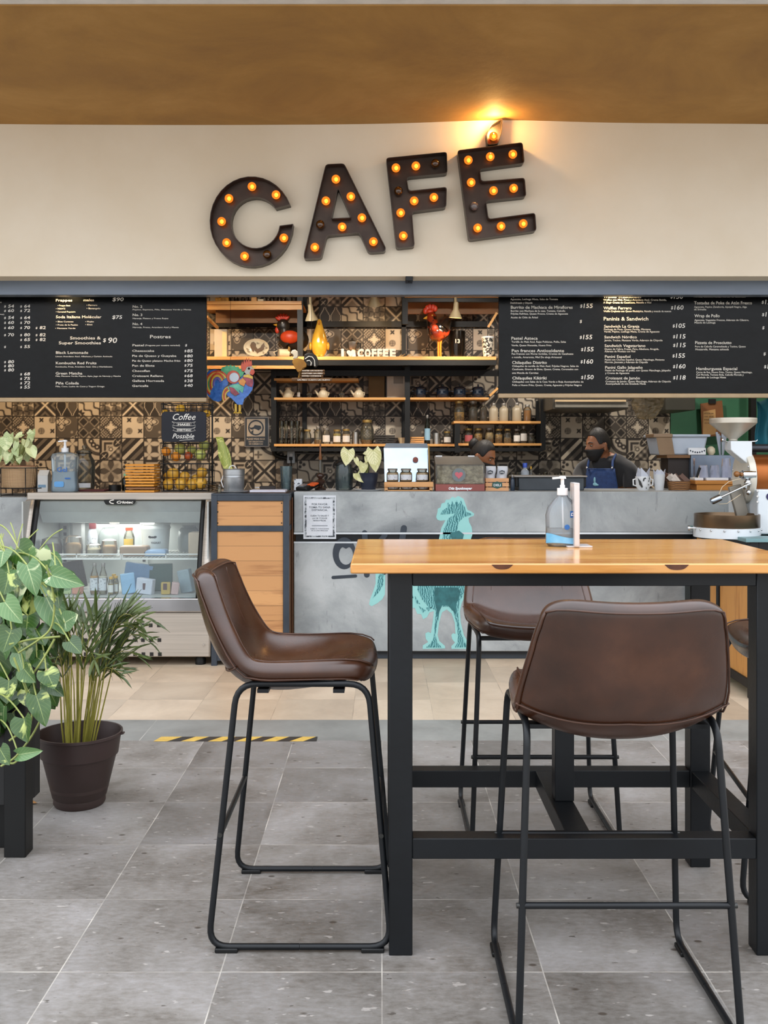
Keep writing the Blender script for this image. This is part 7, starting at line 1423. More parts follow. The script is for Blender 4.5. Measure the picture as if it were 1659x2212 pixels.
# plant in a navy bucket
Yo3 = 6.45; xx = X(796, Yo3); bp_ = thing('potted_arrowhead', 'yellow green arrowhead plant in a dark blue metal bucket', 'potted plant', (xx, Yo3, zt_+.008)); B().lathe([(0, 0), (.046, 0), (.048, .004), (.058, .06), (.0585, .064), (.063, .1), (.066, .105), (.064, .108), (.058, .1), (.045, .006), (0, .006)], (xx, Yo3, zt_+.008), 30).obj('bucket', mat('navy_bucket', '2b3140', .4, .3), bp_, smooth=40)
fa3, st3_ = B(), B(); bs_ = Vector((xx-.01, Yo3, zt_+.1))
for bx, by, tx, ty, w_ in ((752, 972, 747, 1006, 22), (806, 972, 812, 1020, 24), (785, 1000, 783, 1024, 15), (772, 1022, 786, 1042, 18), (768, 990, 775, 1008, 8), (795, 985, 790, 1000, 10), (798, 978, 784, 980, 8)):
    p, q = P(bx, by, Yo3-.02), P(tx, ty, Yo3-.05); leaf(fa3, p, q, w_*Yo3/F*1.4, (.1, -1, .25), .12, .05); stem(st3_, bs_, p, .0025, .01)
fa3.obj('leaves', arrow_y, bp_, smooth=80); st3_.obj('stems', mat('green_stem', '7f8a48', .5, 0, '9aa258', 10), bp_)
tag(B().lathe([(0, 0), (.078, 0), (.088, .006), (0, .007)], (xx, Yo3, zt_), 30).obj('saucer', white_plastic), 'white saucer under the navy plant bucket', 'saucer')
b = B()
for k in range(6): b.obox((X(806, 6.6)+.009*k-.02, 6.62+.004*k, zt_+.14), (.004, .09, .20), Matrix.Rotation(.1+.04*k, 3, 'Y'))
tag(b.obj('napkin_stack', mat('napkin_cream', 'cfc4b0', .7)), 'cream paper napkins standing upright behind the arrowhead plant', 'napkins')
# display box with jars
YJ = 6.36; js = thing('jar_display_stand', 'wooden counter display with a shiny clear panel and cream jars', 'display stand', (X(882, YJ), YJ, zt_)); wd = wood('display_wood', 'cf9a62', 'b07a44', 'x', 1.4, .5)
def J(px, py, Y=YJ): return (X(px, Y), Z(py, Y))
B().box(X(830, YJ), X(936, YJ), YJ-.012, YJ, Z(1052, YJ), Z(1041, YJ)).obj('front_bar', wd, js, bevel=.002)
b = B()
for px in (834, 931): b.box(X(px-3.5, YJ), X(px+3.5, YJ), YJ, YJ+.012, zt_, Z(1052, YJ)); b.box(X(px-3.5, YJ), X(px+3.5, YJ), YJ+.15, YJ+.162, zt_, Z(1041, YJ))
b.box(X(832, YJ), X(934, YJ), YJ, YJ+.16, Z(1045, YJ), Z(1041.5, YJ)); b.box(X(832, YJ), X(934, YJ), YJ, YJ+.16, zt_, zt_+.006); b.obj('shelf_frame', wd, js, bevel=.001)
bpn = B(); ya, yb_ = YJ+.10, YJ+.17; bpn.add([(X(831, ya), ya, Z(1041, ya)), (X(924, ya), ya, Z(1041, ya)), (X(926, yb_), yb_, Z(968, yb_)), (X(829, yb_), yb_, Z(968, yb_))], [(0, 1, 2, 3)]); bpn.add([(X(829, yb_), yb_, Z(968, yb_)), (X(926, yb_), yb_, Z(968, yb_)), (X(922, yb_+.04), yb_+.04, Z(958, yb_)), (X(834, yb_+.04), yb_+.04, Z(958, yb_))], [(0, 1, 2, 3)])
bpn.obj('header_panel', mat('mirror_blue_panel', 'c3d2e0', .08, .55, 'aabfd2', 3), js, smooth=0, solid=.004); B().lathe([(0, 0), (.018, 0), (.018, .002), (0, .002)], (X(898, 6.45), ya+.03, Z(993, 6.45)), 24, axis=(0, -1, 0)).obj('round_sticker', mat('maroon_sticker', '6a2a24', .5, 0, '8a4a3a', 40), js)
B().add([(X(929, YJ), YJ+.02, Z(1041, YJ)), (X(933, YJ), YJ+.18, Z(1041, YJ)), (X(930, YJ), YJ+.18, Z(962, YJ)), (X(927, YJ), YJ+.12, Z(962, YJ))], [(0, 1, 2, 3)]).obj('side_panel', mat('amber_side', 'a8853a', .4), js, smooth=0, solid=.004)
creamj = mat('cajeta_cream', 'cdb083', .5, 0, 'bd9c6c', 8)
for k, (px, w_) in enumerate(((848, 26), (877, 27), (912, 27))):
    vessel('honey_jar', ('left', 'middle', 'right')[k]+' jar with white label on the upper level of the wooden jar display', 'jar', 'labelled jars in the display', px, 1038, YJ+.05, w_, 27, 'mason', None, creamj, .7, lid_grey, labg, z=Z(1041, YJ)+.001, lidh=.12)
for k, (px, w_) in enumerate(((850, 24), (879, 26), (914, 24))):
    vessel('honey_jar', ('left', 'middle', 'right')[k]+' jar on the lower level of the wooden jar display, half hidden by the bar', 'jar', 'labelled jars in the display', px, 1062, YJ+.06, w_, 16, 'mason', None, creamj, .7, lid_grey, labg, z=zt_+.008, lidh=.12)
# cookie box
YX = 6.34; ck_ = thing('cookie_box', 'clear cookie display box with grey lid, red base band and heart badge', 'display box', (X(992, YX), YX, zt_)); xa, xb = X(941, YX), X(1047, YX)
B().box(xa, xb, YX, YX+.2, zt_, Z(1046, YX)).obj('base', mat('brick_red_band', '8d4a42', .5), ck_, bevel=.002)
B().add([(xa, YX, Z(1004, YX)), (xb, YX, Z(1004, YX)), (X(1031, YX+.15), YX+.15, Z(986, YX+.15)), (X(938, YX+.15), YX+.15, Z(986, YX+.15))], [(0, 1, 2, 3)]).obj('lid', mat('grey_lid_panel', '6f6a62', .35, .1, '5c574f', 4), ck_, smooth=0, solid=.005)
b = B()
for px in (948, 1018): b.box(X(px-7, 6.48), X(px+7, 6.48), YX+.14, YX+.155, Z(987, 6.48), Z(984, 6.48))
b.obj('hinge', white_plastic, ck_)
crp = mat('crinkled_bags', 'c9bfa4', .25, .1, '8c7f62', 26, .8, 30, lo=.4, hi=.6, bd=.02); B().grid(lambda u, v: (xa+.008+(xb-xa-.016)*u, YX+.03+.02*mnoise.noise(Vector((u*9, v*5, 0))), Z(1045, YX)+(Z(1005, YX)-Z(1045, YX))*v), 30, 14).obj('cookie_bags', crp, ck_, solid=.02)
B().box(xa, xb, YX, YX+.003, Z(1045.5, YX), Z(1004, YX)).obj('front_pane', glass('pane', 'f4f4f0', .04, .04, 'e8e4da'), ck_); B().add([(xa, YX, Z(1046, YX)), (xa, YX+.2, Z(1046, YX)), (X(938, YX+.15), YX+.15, Z(986, YX+.15)), (xa, YX, Z(1004, YX))], [(0, 1, 2, 3)]).obj('side_pane', mat('dark_side', '5a5246', .4), ck_, smooth=0)
bd_ = B().lathe([(0, 0), (.043, 0), (.043, .003), (0, .003)], (X(991, YX), YX-.0005, Z(1026, YX)), 32, axis=(0, -1, 0)).obj('badge', mat('badge_grey', '6e777a', .5), ck_); B().prism([(X(991, YX)+x*.0016, Z(1026, YX)+z*.0016) for x, z in hp_], YX-.006, YX-.0036).obj('heart', mat('badge_pink', 'c0606a', .5), bd_, smooth=0)
B().text('Otis Spunkmeyer', (X(969, YX), YX-.0015, Z(1057.5, YX)), 51/F*YX, 5.5/F*YX, .05, shear=.2).obj('lettering', white_plastic, ck_, smooth=0)
# crate of coffee bags
YV = 6.4; cr_ = thing('small_crate', 'small slatted pine crate with a green sign, right of the cookie box', 'crate', (X(1073, YV), YV, zt_)); xa, xb = X(1049, YV), X(1099, YV); b = B()
for p0, p1 in ((1041, 1033), (1051, 1043), (1062.5, 1053)): b.box(xa, xb, YV, YV+.008, Z(p0, YV), Z(p1, YV)); b.box(xa, xb, YV+.1, YV+.108, Z(p0, YV), Z(p1, YV)); b.box(xa, xa+.008, YV+.008, YV+.1, Z(p0, YV), Z(p1, YV)); b.box(xb-.008, xb, YV+.008, YV+.1, Z(p0, YV), Z(p1, YV))
b.obj('slats', wood('crate_pine', 'd6a070', 'b88150', 'x', 2, .6), cr_); b = B()
for x in (xa+.012, xb-.012):
    for y in (YV+.014, YV+.094): b.box(x-.005, x+.005, y-.005, y+.005, zt_, Z(1033, YV))
b.obj('corner_posts', wood('crate_pine', 'd6a070', 'b88150', 'x', 2, .6), cr_)
def deli(px, py, Y, s, m1, pr):
    hx = [(0, 1.1), (.7, .75), (1.0, .75), (1.1, 0), (1.0, -.6), (.7, -.65), (0, -1.0), (-.7, -.65), (-1.0, -.6), (-1.1, 0), (-1.0, .75), (-.7, .75)]
    o = B().prism([(X(px, Y)+x*s, Z(py, Y)+z*s*.75) for x, z in hx], Y-.002, Y).obj('logo_plate', m1, pr, smooth=0); B().text('DELI', (X(px, Y)-s*.78, Y-.003, Z(py, Y)-s*.22), s*1.56, s*.5, .02).obj('lettering', white_plastic, o, smooth=0); return o
deli(1074, 1048, YV-.002, .03, mat('deli_green', '24544c', .5), cr_)
for k, (xa_, xb_) in enumerate(((1048.5, 1070), (1073.5, 1095.5))):
    cbg = thing('coffee_bag', ('left', 'right')[k]+' white coffee bag standing in the small pine crate', 'bag', (X((xa_+xb_)/2, YV+.05), YV+.05, zt_+.004), 'white coffee bags in the crate'); x0_, x1_ = X(xa_, YV+.05), X(xb_, YV+.05); zt3 = Z(1007, YV+.05)
    B().grid(lambda u, v: (x0_+(x1_-x0_)*u+(.004*math.sin(v*9)), YV+.05-.025*math.sin(PI*u)*(1-v**3), zt_+.004+(zt3-zt_-.004)*v), 10, 12).obj('front', mat('matte_white_bag', 'c6c9cf', .45, 0, 'b4b8bf', 9, .4, 30), cbg, solid=.006)
    B().box(x0_+.002, x1_-.002, YV+.05, YV+.085, zt_+.004, zt3-.01).obj('back', mat('matte_white_bag', 'c6c9cf', .45), cbg, bevel=.008); deli((xa_+xb_)/2, 1020, YV+.018, .0165, navy, cbg)
# black tray and what stands behind it
YT = 6.45; bt = thing('black_tray', 'long black bar tray box in front of the barista', 'tray', (X(1190, YT), YT, zt_)); B().box(X(1120, YT), X(1262, YT), YT, YT+.24, zt_, Z(1031, YT)).obj('box', mat('worn_black_plastic', '2a3036', .45, 0, '3a4248', 4), bt, bevel=.006); B().box(X(1110, YT), X(1268, YT), YT-.014, YT+.25, Z(1031, YT), Z(1027.5, YT)).obj('rim', mat('grey_rim', '8e8a84', .4, .2), bt, bevel=.003)
for px in (1117, 1264): B().box(X(px-3, YT), X(px+3, YT), YT+.01, YT+.03, Z(1052, YT), Z(1031, YT)).obj('handle', black_paint, bt, bevel=.003)
vessel('salt_bottle', 'small dark blue bottle between crate and black tray', 'bottle', None, 1107, 1062, 6.4, 10, 34, 'bottle', mat('dark_blue_glass', '1e2c3c', .15), None, 0, lid_grey, z=zt_)
Yz = 6.78; sp_ = Z(1027, Yz)
bb_ = vessel('water_bottle', 'white bottle with a bright blue cap standing behind the black tray', 'bottle', None, 1134, 1050, Yz, 19, 52, 'bottle', glass('bottle_frost', 'd4dce4', .1, .6, 'b0b8c0'), None, 0, mat('bright_blue_cap', '2c4fb4', .35), z=zt_, lidh=.16, tagm=labw)
vessel('syrup_bottle', 'thin yellow tipped bottle right of the blue capped bottle', 'bottle', None, 1147, 1050, Yz, 9, 46, 'cola', jarg, honey, .5, mat('yellow_cap', 'c99a2a', .4), z=zt_)
for k, px in enumerate((1102, 1112, 1121, 1155, 1165, 1178, 1190, 1202, 1216)): vessel('espresso_glass', 'small clear espresso glass behind the black tray, %s from the left' % ('first', 'second', 'third', 'fourth', 'fifth', 'sixth', 'seventh', 'eighth', 'ninth')[k], 'glass', 'little glasses behind the black tray', px, 1050, Yz+.03*(k % 2), 10, 30+3*(k % 3), 'tumbler', smoky, z=zt_)
pn = thing('frying_pan', 'black shallow pan on the worktop behind the black tray', 'pan', (X(1140, 7.9), 7.9, .9)); xx = X(1140, 8.5); 
B().lathe([(0, 0), (.16, 0), (.2, .05), (.195, .05), (.155, .006), (0, .006)], (xx, 8.5, .905), 36).obj('body', black_paint, pn, smooth=50); B().beam((xx+.19, 8.5, .94), (xx+.36, 8.45, .97), .025, .012).obj('handle', black_paint, pn, bevel=.003); B().lathe([(.2, .055), (.17, .08), (.03, .1), (0, .1)], (xx, 8.5, .905), 36).obj('lid', smoky, pn, smooth=60)
sk = thing('tap', 'chrome mixer tap and taps behind the counter beside the barista', 'tap', (X(1225, 7.4), 7.4, .9)); xx = X(1222, 8.5); b = B(); b.tube(round_path([(xx, 8.6, .9), (xx, 8.6, 1.08), (xx-.03, 8.45, 1.12), (xx-.04, 8.4, 1.06)], .04, 6), .012, 10); b.obj('spout', chrome, sk, smooth=60)
for dx in (-.09, .09, .2): B().lathe([(0, 0), (.022, 0), (.02, .03), (.03, .06), (.02, .075), (0, .075)], (xx+dx, 8.6, .9), 16).obj('tap_handle', chrome, sk, smooth=60)
# mug, paper cup, basket, glasses
YU2 = 6.5; mg2 = thing('rooster_mug', 'white mug with black rooster drawing and folded white paper in it', 'mug', (X(1388, YU2), YU2, zt_)); xx = X(1389, YU2); B().lathe([(0, 0), (.034, 0), (.046, .03), (.05, .092), (.046, .092), (.042, .03), (0, .01)], (xx, YU2, zt_), 28).obj('body', white_plastic, mg2, smooth=60)
for s in (-1, 1): B().tube([(xx+s*.045, YU2, zt_+.075), (xx+s*.065, YU2, zt_+.07), (xx+s*.064, YU2, zt_+.035), (xx+s*.042, YU2, zt_+.028)], .005, 8).obj('handle', white_plastic, mg2, smooth=60)
b = B(); M_ = lambda x, y: (X(1240+x/9.217, YU2-.05), Z(900+y/9.217, YU2-.05))
for q in ([(1265, 1215), (1330, 1290), (1370, 1400), (1350, 1420), (1300, 1350)], [(1370, 1280), (1380, 1230), (1420, 1212), (1440, 1240), (1405, 1240), (1392, 1290)], [(1490, 1240), (1500, 1180), (1512, 1260)], [(1475, 1290), (1500, 1250), (1495, 1300)], [(1430, 1390), (1450, 1430), (1435, 1440)], [(1470, 1340), (1500, 1360), (1480, 1370)]): b.prism([M_(*p) for p in q], YU2-.0515, YU2-.0495)
b.obj('rooster_drawing', mat('drawing_black', '2a2a28', .5), mg2, smooth=0)
def crown(b, x, z, r0, h, Y, n=8, zz=.035):
    v = []; m = 2*n
    for k in range(m): a = 2*PI*k/m; v.append((x+r0*math.cos(a), Y+r0*math.sin(a), z)); 
    for k in range(m): a = 2*PI*k/m; r = r0*1.12; v.append((x+r*math.cos(a), Y+r*math.sin(a), z+h+(zz if k % 2 == 0 else -zz*.2)))
    b.add(v, [(k, (k+1) % m, m+(k+1) % m, m+k) for k in range(m)])
b = B(); crown(b, xx, zt_+.05, .04, .06, YU2, 3, .04); b.obj('folded_paper', mat('blueish_white_paper', 'c3c8d4', .6), mg2, smooth=0, solid=.002)
pc = thing('paper_cup', 'tall plain white cup with zigzag paper rim, right of the rooster mug', 'cup', (X(1424, YU2), YU2, zt_)); xx = X(1424, YU2); B().lathe([(0, 0), (.028, 0), (.039, .105), (.036, .105), (.026, .006), (0, .006)], (xx, YU2, zt_), 28).obj('body', mat('matte_white_cup', 'cfd2d4', .5), pc, smooth=60); b = B(); crown(b, xx, zt_+.08, .035, .035, YU2, 4, .024); b.obj('paper_liner', mat('blueish_white_paper', 'c3c8d4', .6), pc, smooth=0, solid=.002)
wb_ = thing('packet_basket', 'small brown wicker basket full of sugar packets', 'basket', (X(1465, YU2), YU2, zt_)); b = B(); vv = []; rg = rring(1, 1, .3, 4); n = len(rg)
for z_, k in ((0, .85), (.035, .95), (.062, 1.0), (.062, .93), (.008, .8)): vv += [(X(1466, YU2)+px_*.145*k, YU2+py_*.10*k, zt_+z_) for px_, py_ in rg]
b.add(vv, [(i*n+j, i*n+(j+1) % n, (i+1)*n+(j+1) % n, (i+1)*n+j) for i in range(4) for j in range(n)]+[tuple(range(n))[::-1], tuple(range(4*n, 5*n))]); bw = NT('brown_wicker'); wv2 = bw.n('ShaderNodeTexWave', bands_direction='Z'); wv2.inputs['Scale'].default_value = 28; wv2.inputs['Distortion'].default_value = 3; bw.l(bw.coord('World'), wv2.inputs['Vector']); bw.bsdf(bw.ramp(wv2.outputs['Fac'], [(.2, '4a2c16'), (.7, '9a6c3c')]), .6, bump=wv2.outputs['Fac'], bs=.5, bd=.003); b.obj('basket', bw.m, wb_, smooth=50)
rng = random.Random(9)
for k in range(12): tag(B().obox((X(1452, YU2)+rng.uniform(-.03, .09)-.0, YU2+rng.uniform(-.03, .03), zt_+.07+rng.uniform(0, .02)), (.07, .004, .03), Matrix.Rotation(rng.uniform(.3, 1.1), 3, 'Y')@Matrix.Rotation(rng.uniform(-.4, .4), 3, 'Z')).obj('sugar_packet', mat('packet_brown', '5a3a28', .5) if k % 3 else mat('packet_white', 'c9bfb4', .5)), ('brown' if k % 3 else 'white')+' sugar packet sticking out of the brown wicker basket', 'packet', ('brown' if k % 3 else 'white')+' sugar packets in the basket')
wt = thing('wooden_drawer_tray', 'orange wooden drawer box under the upturned glasses', 'box', (X(1550, YU2), YU2, zt_)); ot = wood('orange_tray_wood', 'b87a34', '8f5a20', 'x', 1, .4); B().box(X(1503, YU2), X(1612, YU2), YU2-.02, YU2+.2, zt_, Z(1046, YU2)).obj('drawer', ot, wt, bevel=.003); B().box(X(1499, YU2), X(1612, YU2), YU2-.03, YU2+.2, Z(1046, YU2), Z(1038, YU2)).obj('top', ot, wt, bevel=.003)
ztr = Z(1038, YU2)
for k, (a, q) in enumerate(((1500, 1519), (1525, 1573), (1581, 1604))): tag(B().box(X(a, YU2), X(q, YU2), YU2-.01, YU2+.1, ztr, ztr+.018).obj('white_tray', white_plastic, bevel=.004), ('small left', 'long middle', 'right')[k]+' white tray on the orange wooden box', 'tray', 'white trays under the glasses')
lg = glass('lilac_glass', 'dfe2ee', .03, .28, 'cfd4e4'); prU = [(0, 1), (.36, 1.0), (.38, .97), (.5, 0), (.47, 0), (.34, .95), (0, .96)]
for k, (px, w_, h_, lb_) in enumerate(((1524, 24, 27, 'left upturned drinking glass on the white trays'), (1549, 24, 27, 'middle upturned drinking glass on the white trays'), (1574, 24, 42, 'tall upturned glass beside the roaster handle'), (1597, 16, 27, 'small upturned glass behind the roaster handle'))):
    w, h = w_/F*YU2, h_/F*YU2; t = tag(B().lathe([(r*w, q*h) for r, q in prU], (X(px, YU2), YU2+.05, ztr+.018), 12).obj('upturned_glass', lg, smooth=20), lb_, 'glass', 'upturned glasses')
tag(B().tube([(X(1505, YU2), YU2-.0, ztr+.02), (X(1512, YU2), YU2, ztr+.085)], [.007, .009], 10).obj('black_scoop_handle', black_paint), 'black handled scoop standing left of the upturned glasses', 'scoop')
mbx = thing('steel_cabinet', 'blue grey steel box behind the upturned glasses', 'box', (X(1545, 6.8), 6.8, zt_)); B().box(X(1493, 6.78), X(1608, 6.78), 6.78, 7.08, zt_-.0, Z(983, 6.78)).obj('body', mat('blue_grey_steel', '7e8a9a', .3, .5, '6a7686', 3), mbx, bevel=.004); B().box(X(1497, 6.78), X(1501, 6.78), 6.775, 6.78, zt_+.02, Z(990, 6.78)).obj('door_handle', chrome, mbx)
# its own rack so nothing floats
zbx = Z(983, 6.78); tag(B().box(X(1493, 6.9)-.2, X(1493, 6.78)-.004, 6.79, 7.05, zbx-.02, zbx).obj('bracket_board', mat('old_board', '7a5530', .6)), 'brown board carrying the white plastic bin left of the steel box', 'board')
b = B().box(X(1445, 6.8), X(1490, 6.8), 6.82, 7.0, zt_, zbx-.021); tag(b.obj('dark_crate', mat('dark_wood_box', '241a14', .6)), 'dark open box behind the wicker basket', 'box')
bn = thing('plastic_bin', 'translucent white plastic tub, its left half tan, on top of the steel box', 'tub', (X(1470, 6.9), 6.9, zbx)); binm = mat('bin_white', 'b4bdc8', .4, 0, 'a6b0bc', 3); bint = mat('bin_tan', '8e7458', .5)
def tub(x0, x1, z0, z1, tx): return [(x0+tx, 6.82), (x1-tx, 6.82), (x1-tx, 7.08), (x0+tx, 7.08)]
b = B(); x0_, x1_ = X(1413, 6.82), X(1533, 6.82); zt4 = Z(937, 6.82); v = [(x, y, zbx) for x, y in tub(x0_, x1_, 0, 0, .04)]+[(x, y, zt4-.02) for x, y in tub(x0_, x1_, 0, 0, .012)]; b.add(v, [(0, 1, 5, 4), (1, 2, 6, 5), (2, 3, 7, 6), (3, 0, 4, 7), (3, 2, 1, 0)]); b.obj('tub_body', binm, bn, bevel=.012)
B().box(x0_, x1_, 6.80, 7.10, zt4-.022, zt4-.004).obj('rim', binm, bn, bevel=.005); B().box(x0_-.012, x0_+.12, 6.79, 7.0, zt4-.026, zt4-.0).obj('tan_lid_edge', bint, bn, bevel=.005); v = [(x0_+.035, 6.815, zbx+.002), (x0_+.14, 6.815, zbx+.002), (x0_+.115, 6.80, zt4-.02), (x0_+.008, 6.80, zt4-.02)]; B().add(v, [(0, 1, 2, 3)]).obj('tan_front', bint, bn, smooth=0, solid=.004)
cbw = thing('ceramic_dish', 'white ceramic dish with a blue garland pattern on the steel box', 'dish', (X(1507, 6.79), 6.86, zbx)); xx = X(1507, 6.76); B().box(X(1488, 6.78), X(1526, 6.78), 6.785, 6.815, zbx, Z(967, 6.78)).obj('body', white_plastic, cbw, bevel=.006); b = B()
for k in range(7): a = X(1492+5*k, 6.78); b.ball((a, 6.784, zbx+.03-.012*math.sin(k*PI/6)), (.005, .002, .006), 8, 6)
b.obj('garland', mat('garland_blue', '2c3848', .5), cbw)
tag(B().lathe([(0, 0), (.018, 0), (.03, .02), (.028, .045), (.012, .06), (0, .062)], (X(1540, 6.8), 6.84, zbx), 9).obj('ceramic_garlic_pot', cream, smooth=60), 'cream ribbed round ceramic pot beside the patterned dish', 'pot')
fk = B()
for k in range(6): fk.tube([(X(1556, 6.85)+.006*k, 6.86+.01*(k % 3), zbx), (X(1549, 6.85)+.014*k, 6.86+.01*(k % 3), zbx+.16-.012*(k % 3))], [.004, .009], 6)
tag(fk.obj('cutlery_bag', mat('milky_plastic', 'a8aeb8', .3), smooth=60), 'clear plastic bag of white cutlery behind the roaster hopper', 'bag')
# hood, bag, clipboard, towel
hd_ = thing('extractor_hood', 'stainless extractor hood just below the right menu board', 'extractor hood', (X(1275, 8.2), 8.2, Z(886, 8.2))); B().box(X(1194, 8.2), X(1357, 8.2), 8.2, YW-.02, Z(884, 8.2), Z(850, 8.2)).obj('body', mat('hood_steel', '5a564e', .4, .7), hd_, bevel=.004); B().box(X(1199, 8.2), X(1356, 8.2), 8.19, 8.2, Z(880, 8.2), Z(868, 8.2)).obj('front_strip', mat('hood_grey', '8a867c', .35, .5), hd_); B().box(X(1199, 8.18), X(1352, 8.18), 8.17, 8.19, Z(868, 8.2), Z(864, 8.2)).obj('tan_edge', gold_edge, hd_)  # tan strip along the hood's upper front edge
tag(B().box(X(1437, 8.3), X(1502, 8.3), 8.3, YW-.03, Z(886, 8.3), 2.0).obj('dark_wall_cabinet', mat('olive_black', '2b2a22', .5), bevel=.004), 'dark olive wall cabinet right of the plastic bag', 'cabinet')
pbag = glass('plastic_bag', 'e8dcc4', .1, .35, 'b8a888'); b = B()
def bagf(u, v):
    w = .5+.42*math.sin(PI*min(1, .25+.75*v)) if v < 1 else .5; x = (u-.5)*2; wd_ = 36*(1-.55*(1-v)**2.2)
    return (X(1400+x*wd_+(1-v)*-4, 7.3)+.008*mnoise.noise(Vector((u*8, v*8, 1))), 7.3-.05*math.cos(x*1.5)*(1-(1-v)**2)+.02*mnoise.noise(Vector((u*9, v*9, 3))), Z(906-50*v, 7.3)+.01*mnoise.noise(Vector((u*7, v*4, 5))))
b.grid(bagf, 24, 16); b.obj
bo = b.obj('plastic_bag', pbag, smooth=80, solid=.002); tag(bo, 'crinkled clear plastic bag hanging under the right menu board', 'bag')
kb_ = thing('wall_clipboard', 'brown clipboard with a handwritten tan sheet on the green wall', 'clipboard', (X(1541, 8.8), 8.9, Z(940, 8.8))); Yc_ = 8.9; B().prism([(X(a, Yc_), Z(q, Yc_)) for a, q in ((1513, 872), (1560, 865), (1566, 940), (1517, 945))], Yc_, Yc_+.012).obj('backing_board', mat('kraft_brown', '7a4c24', .6), kb_, smooth=0); B().box(X(1530, Yc_), X(1545, Yc_), Yc_-.02, Yc_, Z(872, Yc_), Z(862, Yc_)).obj('clip', black_paint, kb_)
sh2 = B().prism([(X(a, Yc_), Z(q, Yc_)) for a, q in ((1519, 889), (1545, 884), (1547, 938), (1518, 942))], Yc_-.004, Yc_-.001).obj('sheet', mat('tan_sheet', 'b08a58', .6), kb_, smooth=0); b = B()
for py, h_ in ((894, 'LISTA DEL DIA'), (901, 'CAFE - LECHE'), (908, 'PAN'), (915, 'AZUCAR')): b.text(h_, (X(1521, Yc_), Yc_-.006, Z(py, Yc_)), (20 if len(h_) > 6 else 12)/F*Yc_, 2.4/F*Yc_, .01)
b.obj('handwriting', mat('pencil', '3a2c1c', .6), sh2, smooth=0)
tag(B().box(X(1622, 8.6), X(1634, 8.6), 8.6, 8.66, 0, 2.4).obj('dark_post', black_paint), 'dark vertical post in front of the green wall', 'post')
b = B().grid(lambda u, v: (X(1634+u*60, 7.0)+.01*math.sin(v*6), 7.0+.03*math.sin(u*14), Z(855+100*v+12*math.sin(u*5+1), 7.0)), 24, 10); tag(b.obj('teal_cloth', mat('teal_fabric', '1f7486', .7, 0, '19606f', 4), smooth=80, solid=.004), 'teal cloth hanging at the right edge beside the roaster hopper', 'cloth')
# ================================================================ FRIDGE CONTENTS
zsf = zsh+.004; zbf = zs+.002
bkw = thing('yogurt_bucket', 'white lidded plastic bucket with printed black label on the fridge shelf', 'bucket', (X(336, 6.5), 6.5, zsf)); xx = X(336, 6.5); B().lathe([(0, 0), (.083, 0), (.094, .16), (.098, .165), (.098, .175), (.094, .18), (.094, .19), (.1, .195), (.1, .205), (.094, .212), (.094, .22), (0, .22)], (xx, 6.5, zsf), 34).obj('body', mat('bucket_white', 'd2d4d0', .4), bkw, smooth=40)
B().text('YOGHURT', (X(325, 6.4), 6.409, zsf+.07), .065, .014, .02).obj('lettering', black_paint, bkw, smooth=0); B().ball((xx, 6.412, zsf+.115), (.028, .003, .012)).obj('logo', black_paint, bkw)
vessel('ketchup_bottle', 'white bottle with dark red cap on the fridge shelf', 'bottle', None, 200, 1200, 6.6, 22, 56, 'round', mat('bottle_white', 'c8ccd4', .4), None, 0, mat('dark_red_cap', '6a1f24', .4), labg, z=zsf, lidh=.22)
vessel('oil_bottle', 'clear bottle with orange cap and yellow label on the fridge shelf', 'bottle', None, 279, 1200, 6.55, 23, 54, 'round', jarg, mat('pale_oil', '8a8a54', .3), .55, orange, mat('yellow_label', 'c2a03c', .5), z=zsf)
tag(B().box(X(161, 6.65), X(181, 6.65), 6.6, 6.68, zsf, zsf+.2).obj('white_box', mat('box_white', 'b8b9b8', .5), bevel=.003), 'tall white box on the fridge shelf, left of the ketchup bottle', 'box')
for k, (px, w_, h_) in enumerate(((235, 44, 56), (408, 50, 60))): vessel('plastic_jug', ('translucent plastic jug behind the oil bottle', 'translucent plastic jug at the right end of the fridge shelf')[k], 'jug', None, px, 1200, 6.66, w_, h_, 'round', glass('frost_plastic', 'c8cecb', .2, .6, 'a9b0ad'), z=zsf)
cake = mat('chocolate_cake', '4a3020', .6, 0, '6a4a34', 9); croi = mat('tan_pastry', 'b08858', .6, 0, 'c8a478', 12); domeg = glass('dome_plastic', 'ecece8', .05, .1, 'd8d4cc')
for k, (px, w_, hh_, fm_, lb_) in enumerate(((112, 44, 40, cake, 'clear box with chocolate cake at the left of the fridge shelf'), (158, 40, 44, croi, 'clear dome over a pastry, second on the fridge shelf'), (203, 34, 26, mat('cheese_cream', 'cfc4a8', .5), 'clear box of cream pastry in the middle left of the fridge shelf'), (236, 34, 36, croi, 'clear box with a brown roll under the plastic jug'))):
    Yx = 6.36; w = w_/F*Yx; h_ = hh_/F*Yx; t = thing('pastry_box', lb_, 'pastry box', (X(px, Yx), Yx, zsf), 'clear pastry boxes on the fridge shelf'); B().lathe([(w*.5, 0), (w*.52, h_*.45), (w*.46, h_*.9), (w*.2, h_), (0, h_)], (X(px, Yx), Yx, zsf), 20).obj('cover', domeg, t, smooth=50); B().lathe([(0, .002), (w*.4, .002), (w*.42, h_*.5), (w*.3, h_*.62), (0, h_*.62)], (X(px, Yx), Yx, zsf), 18).obj('pastry', fm_, t, smooth=50)
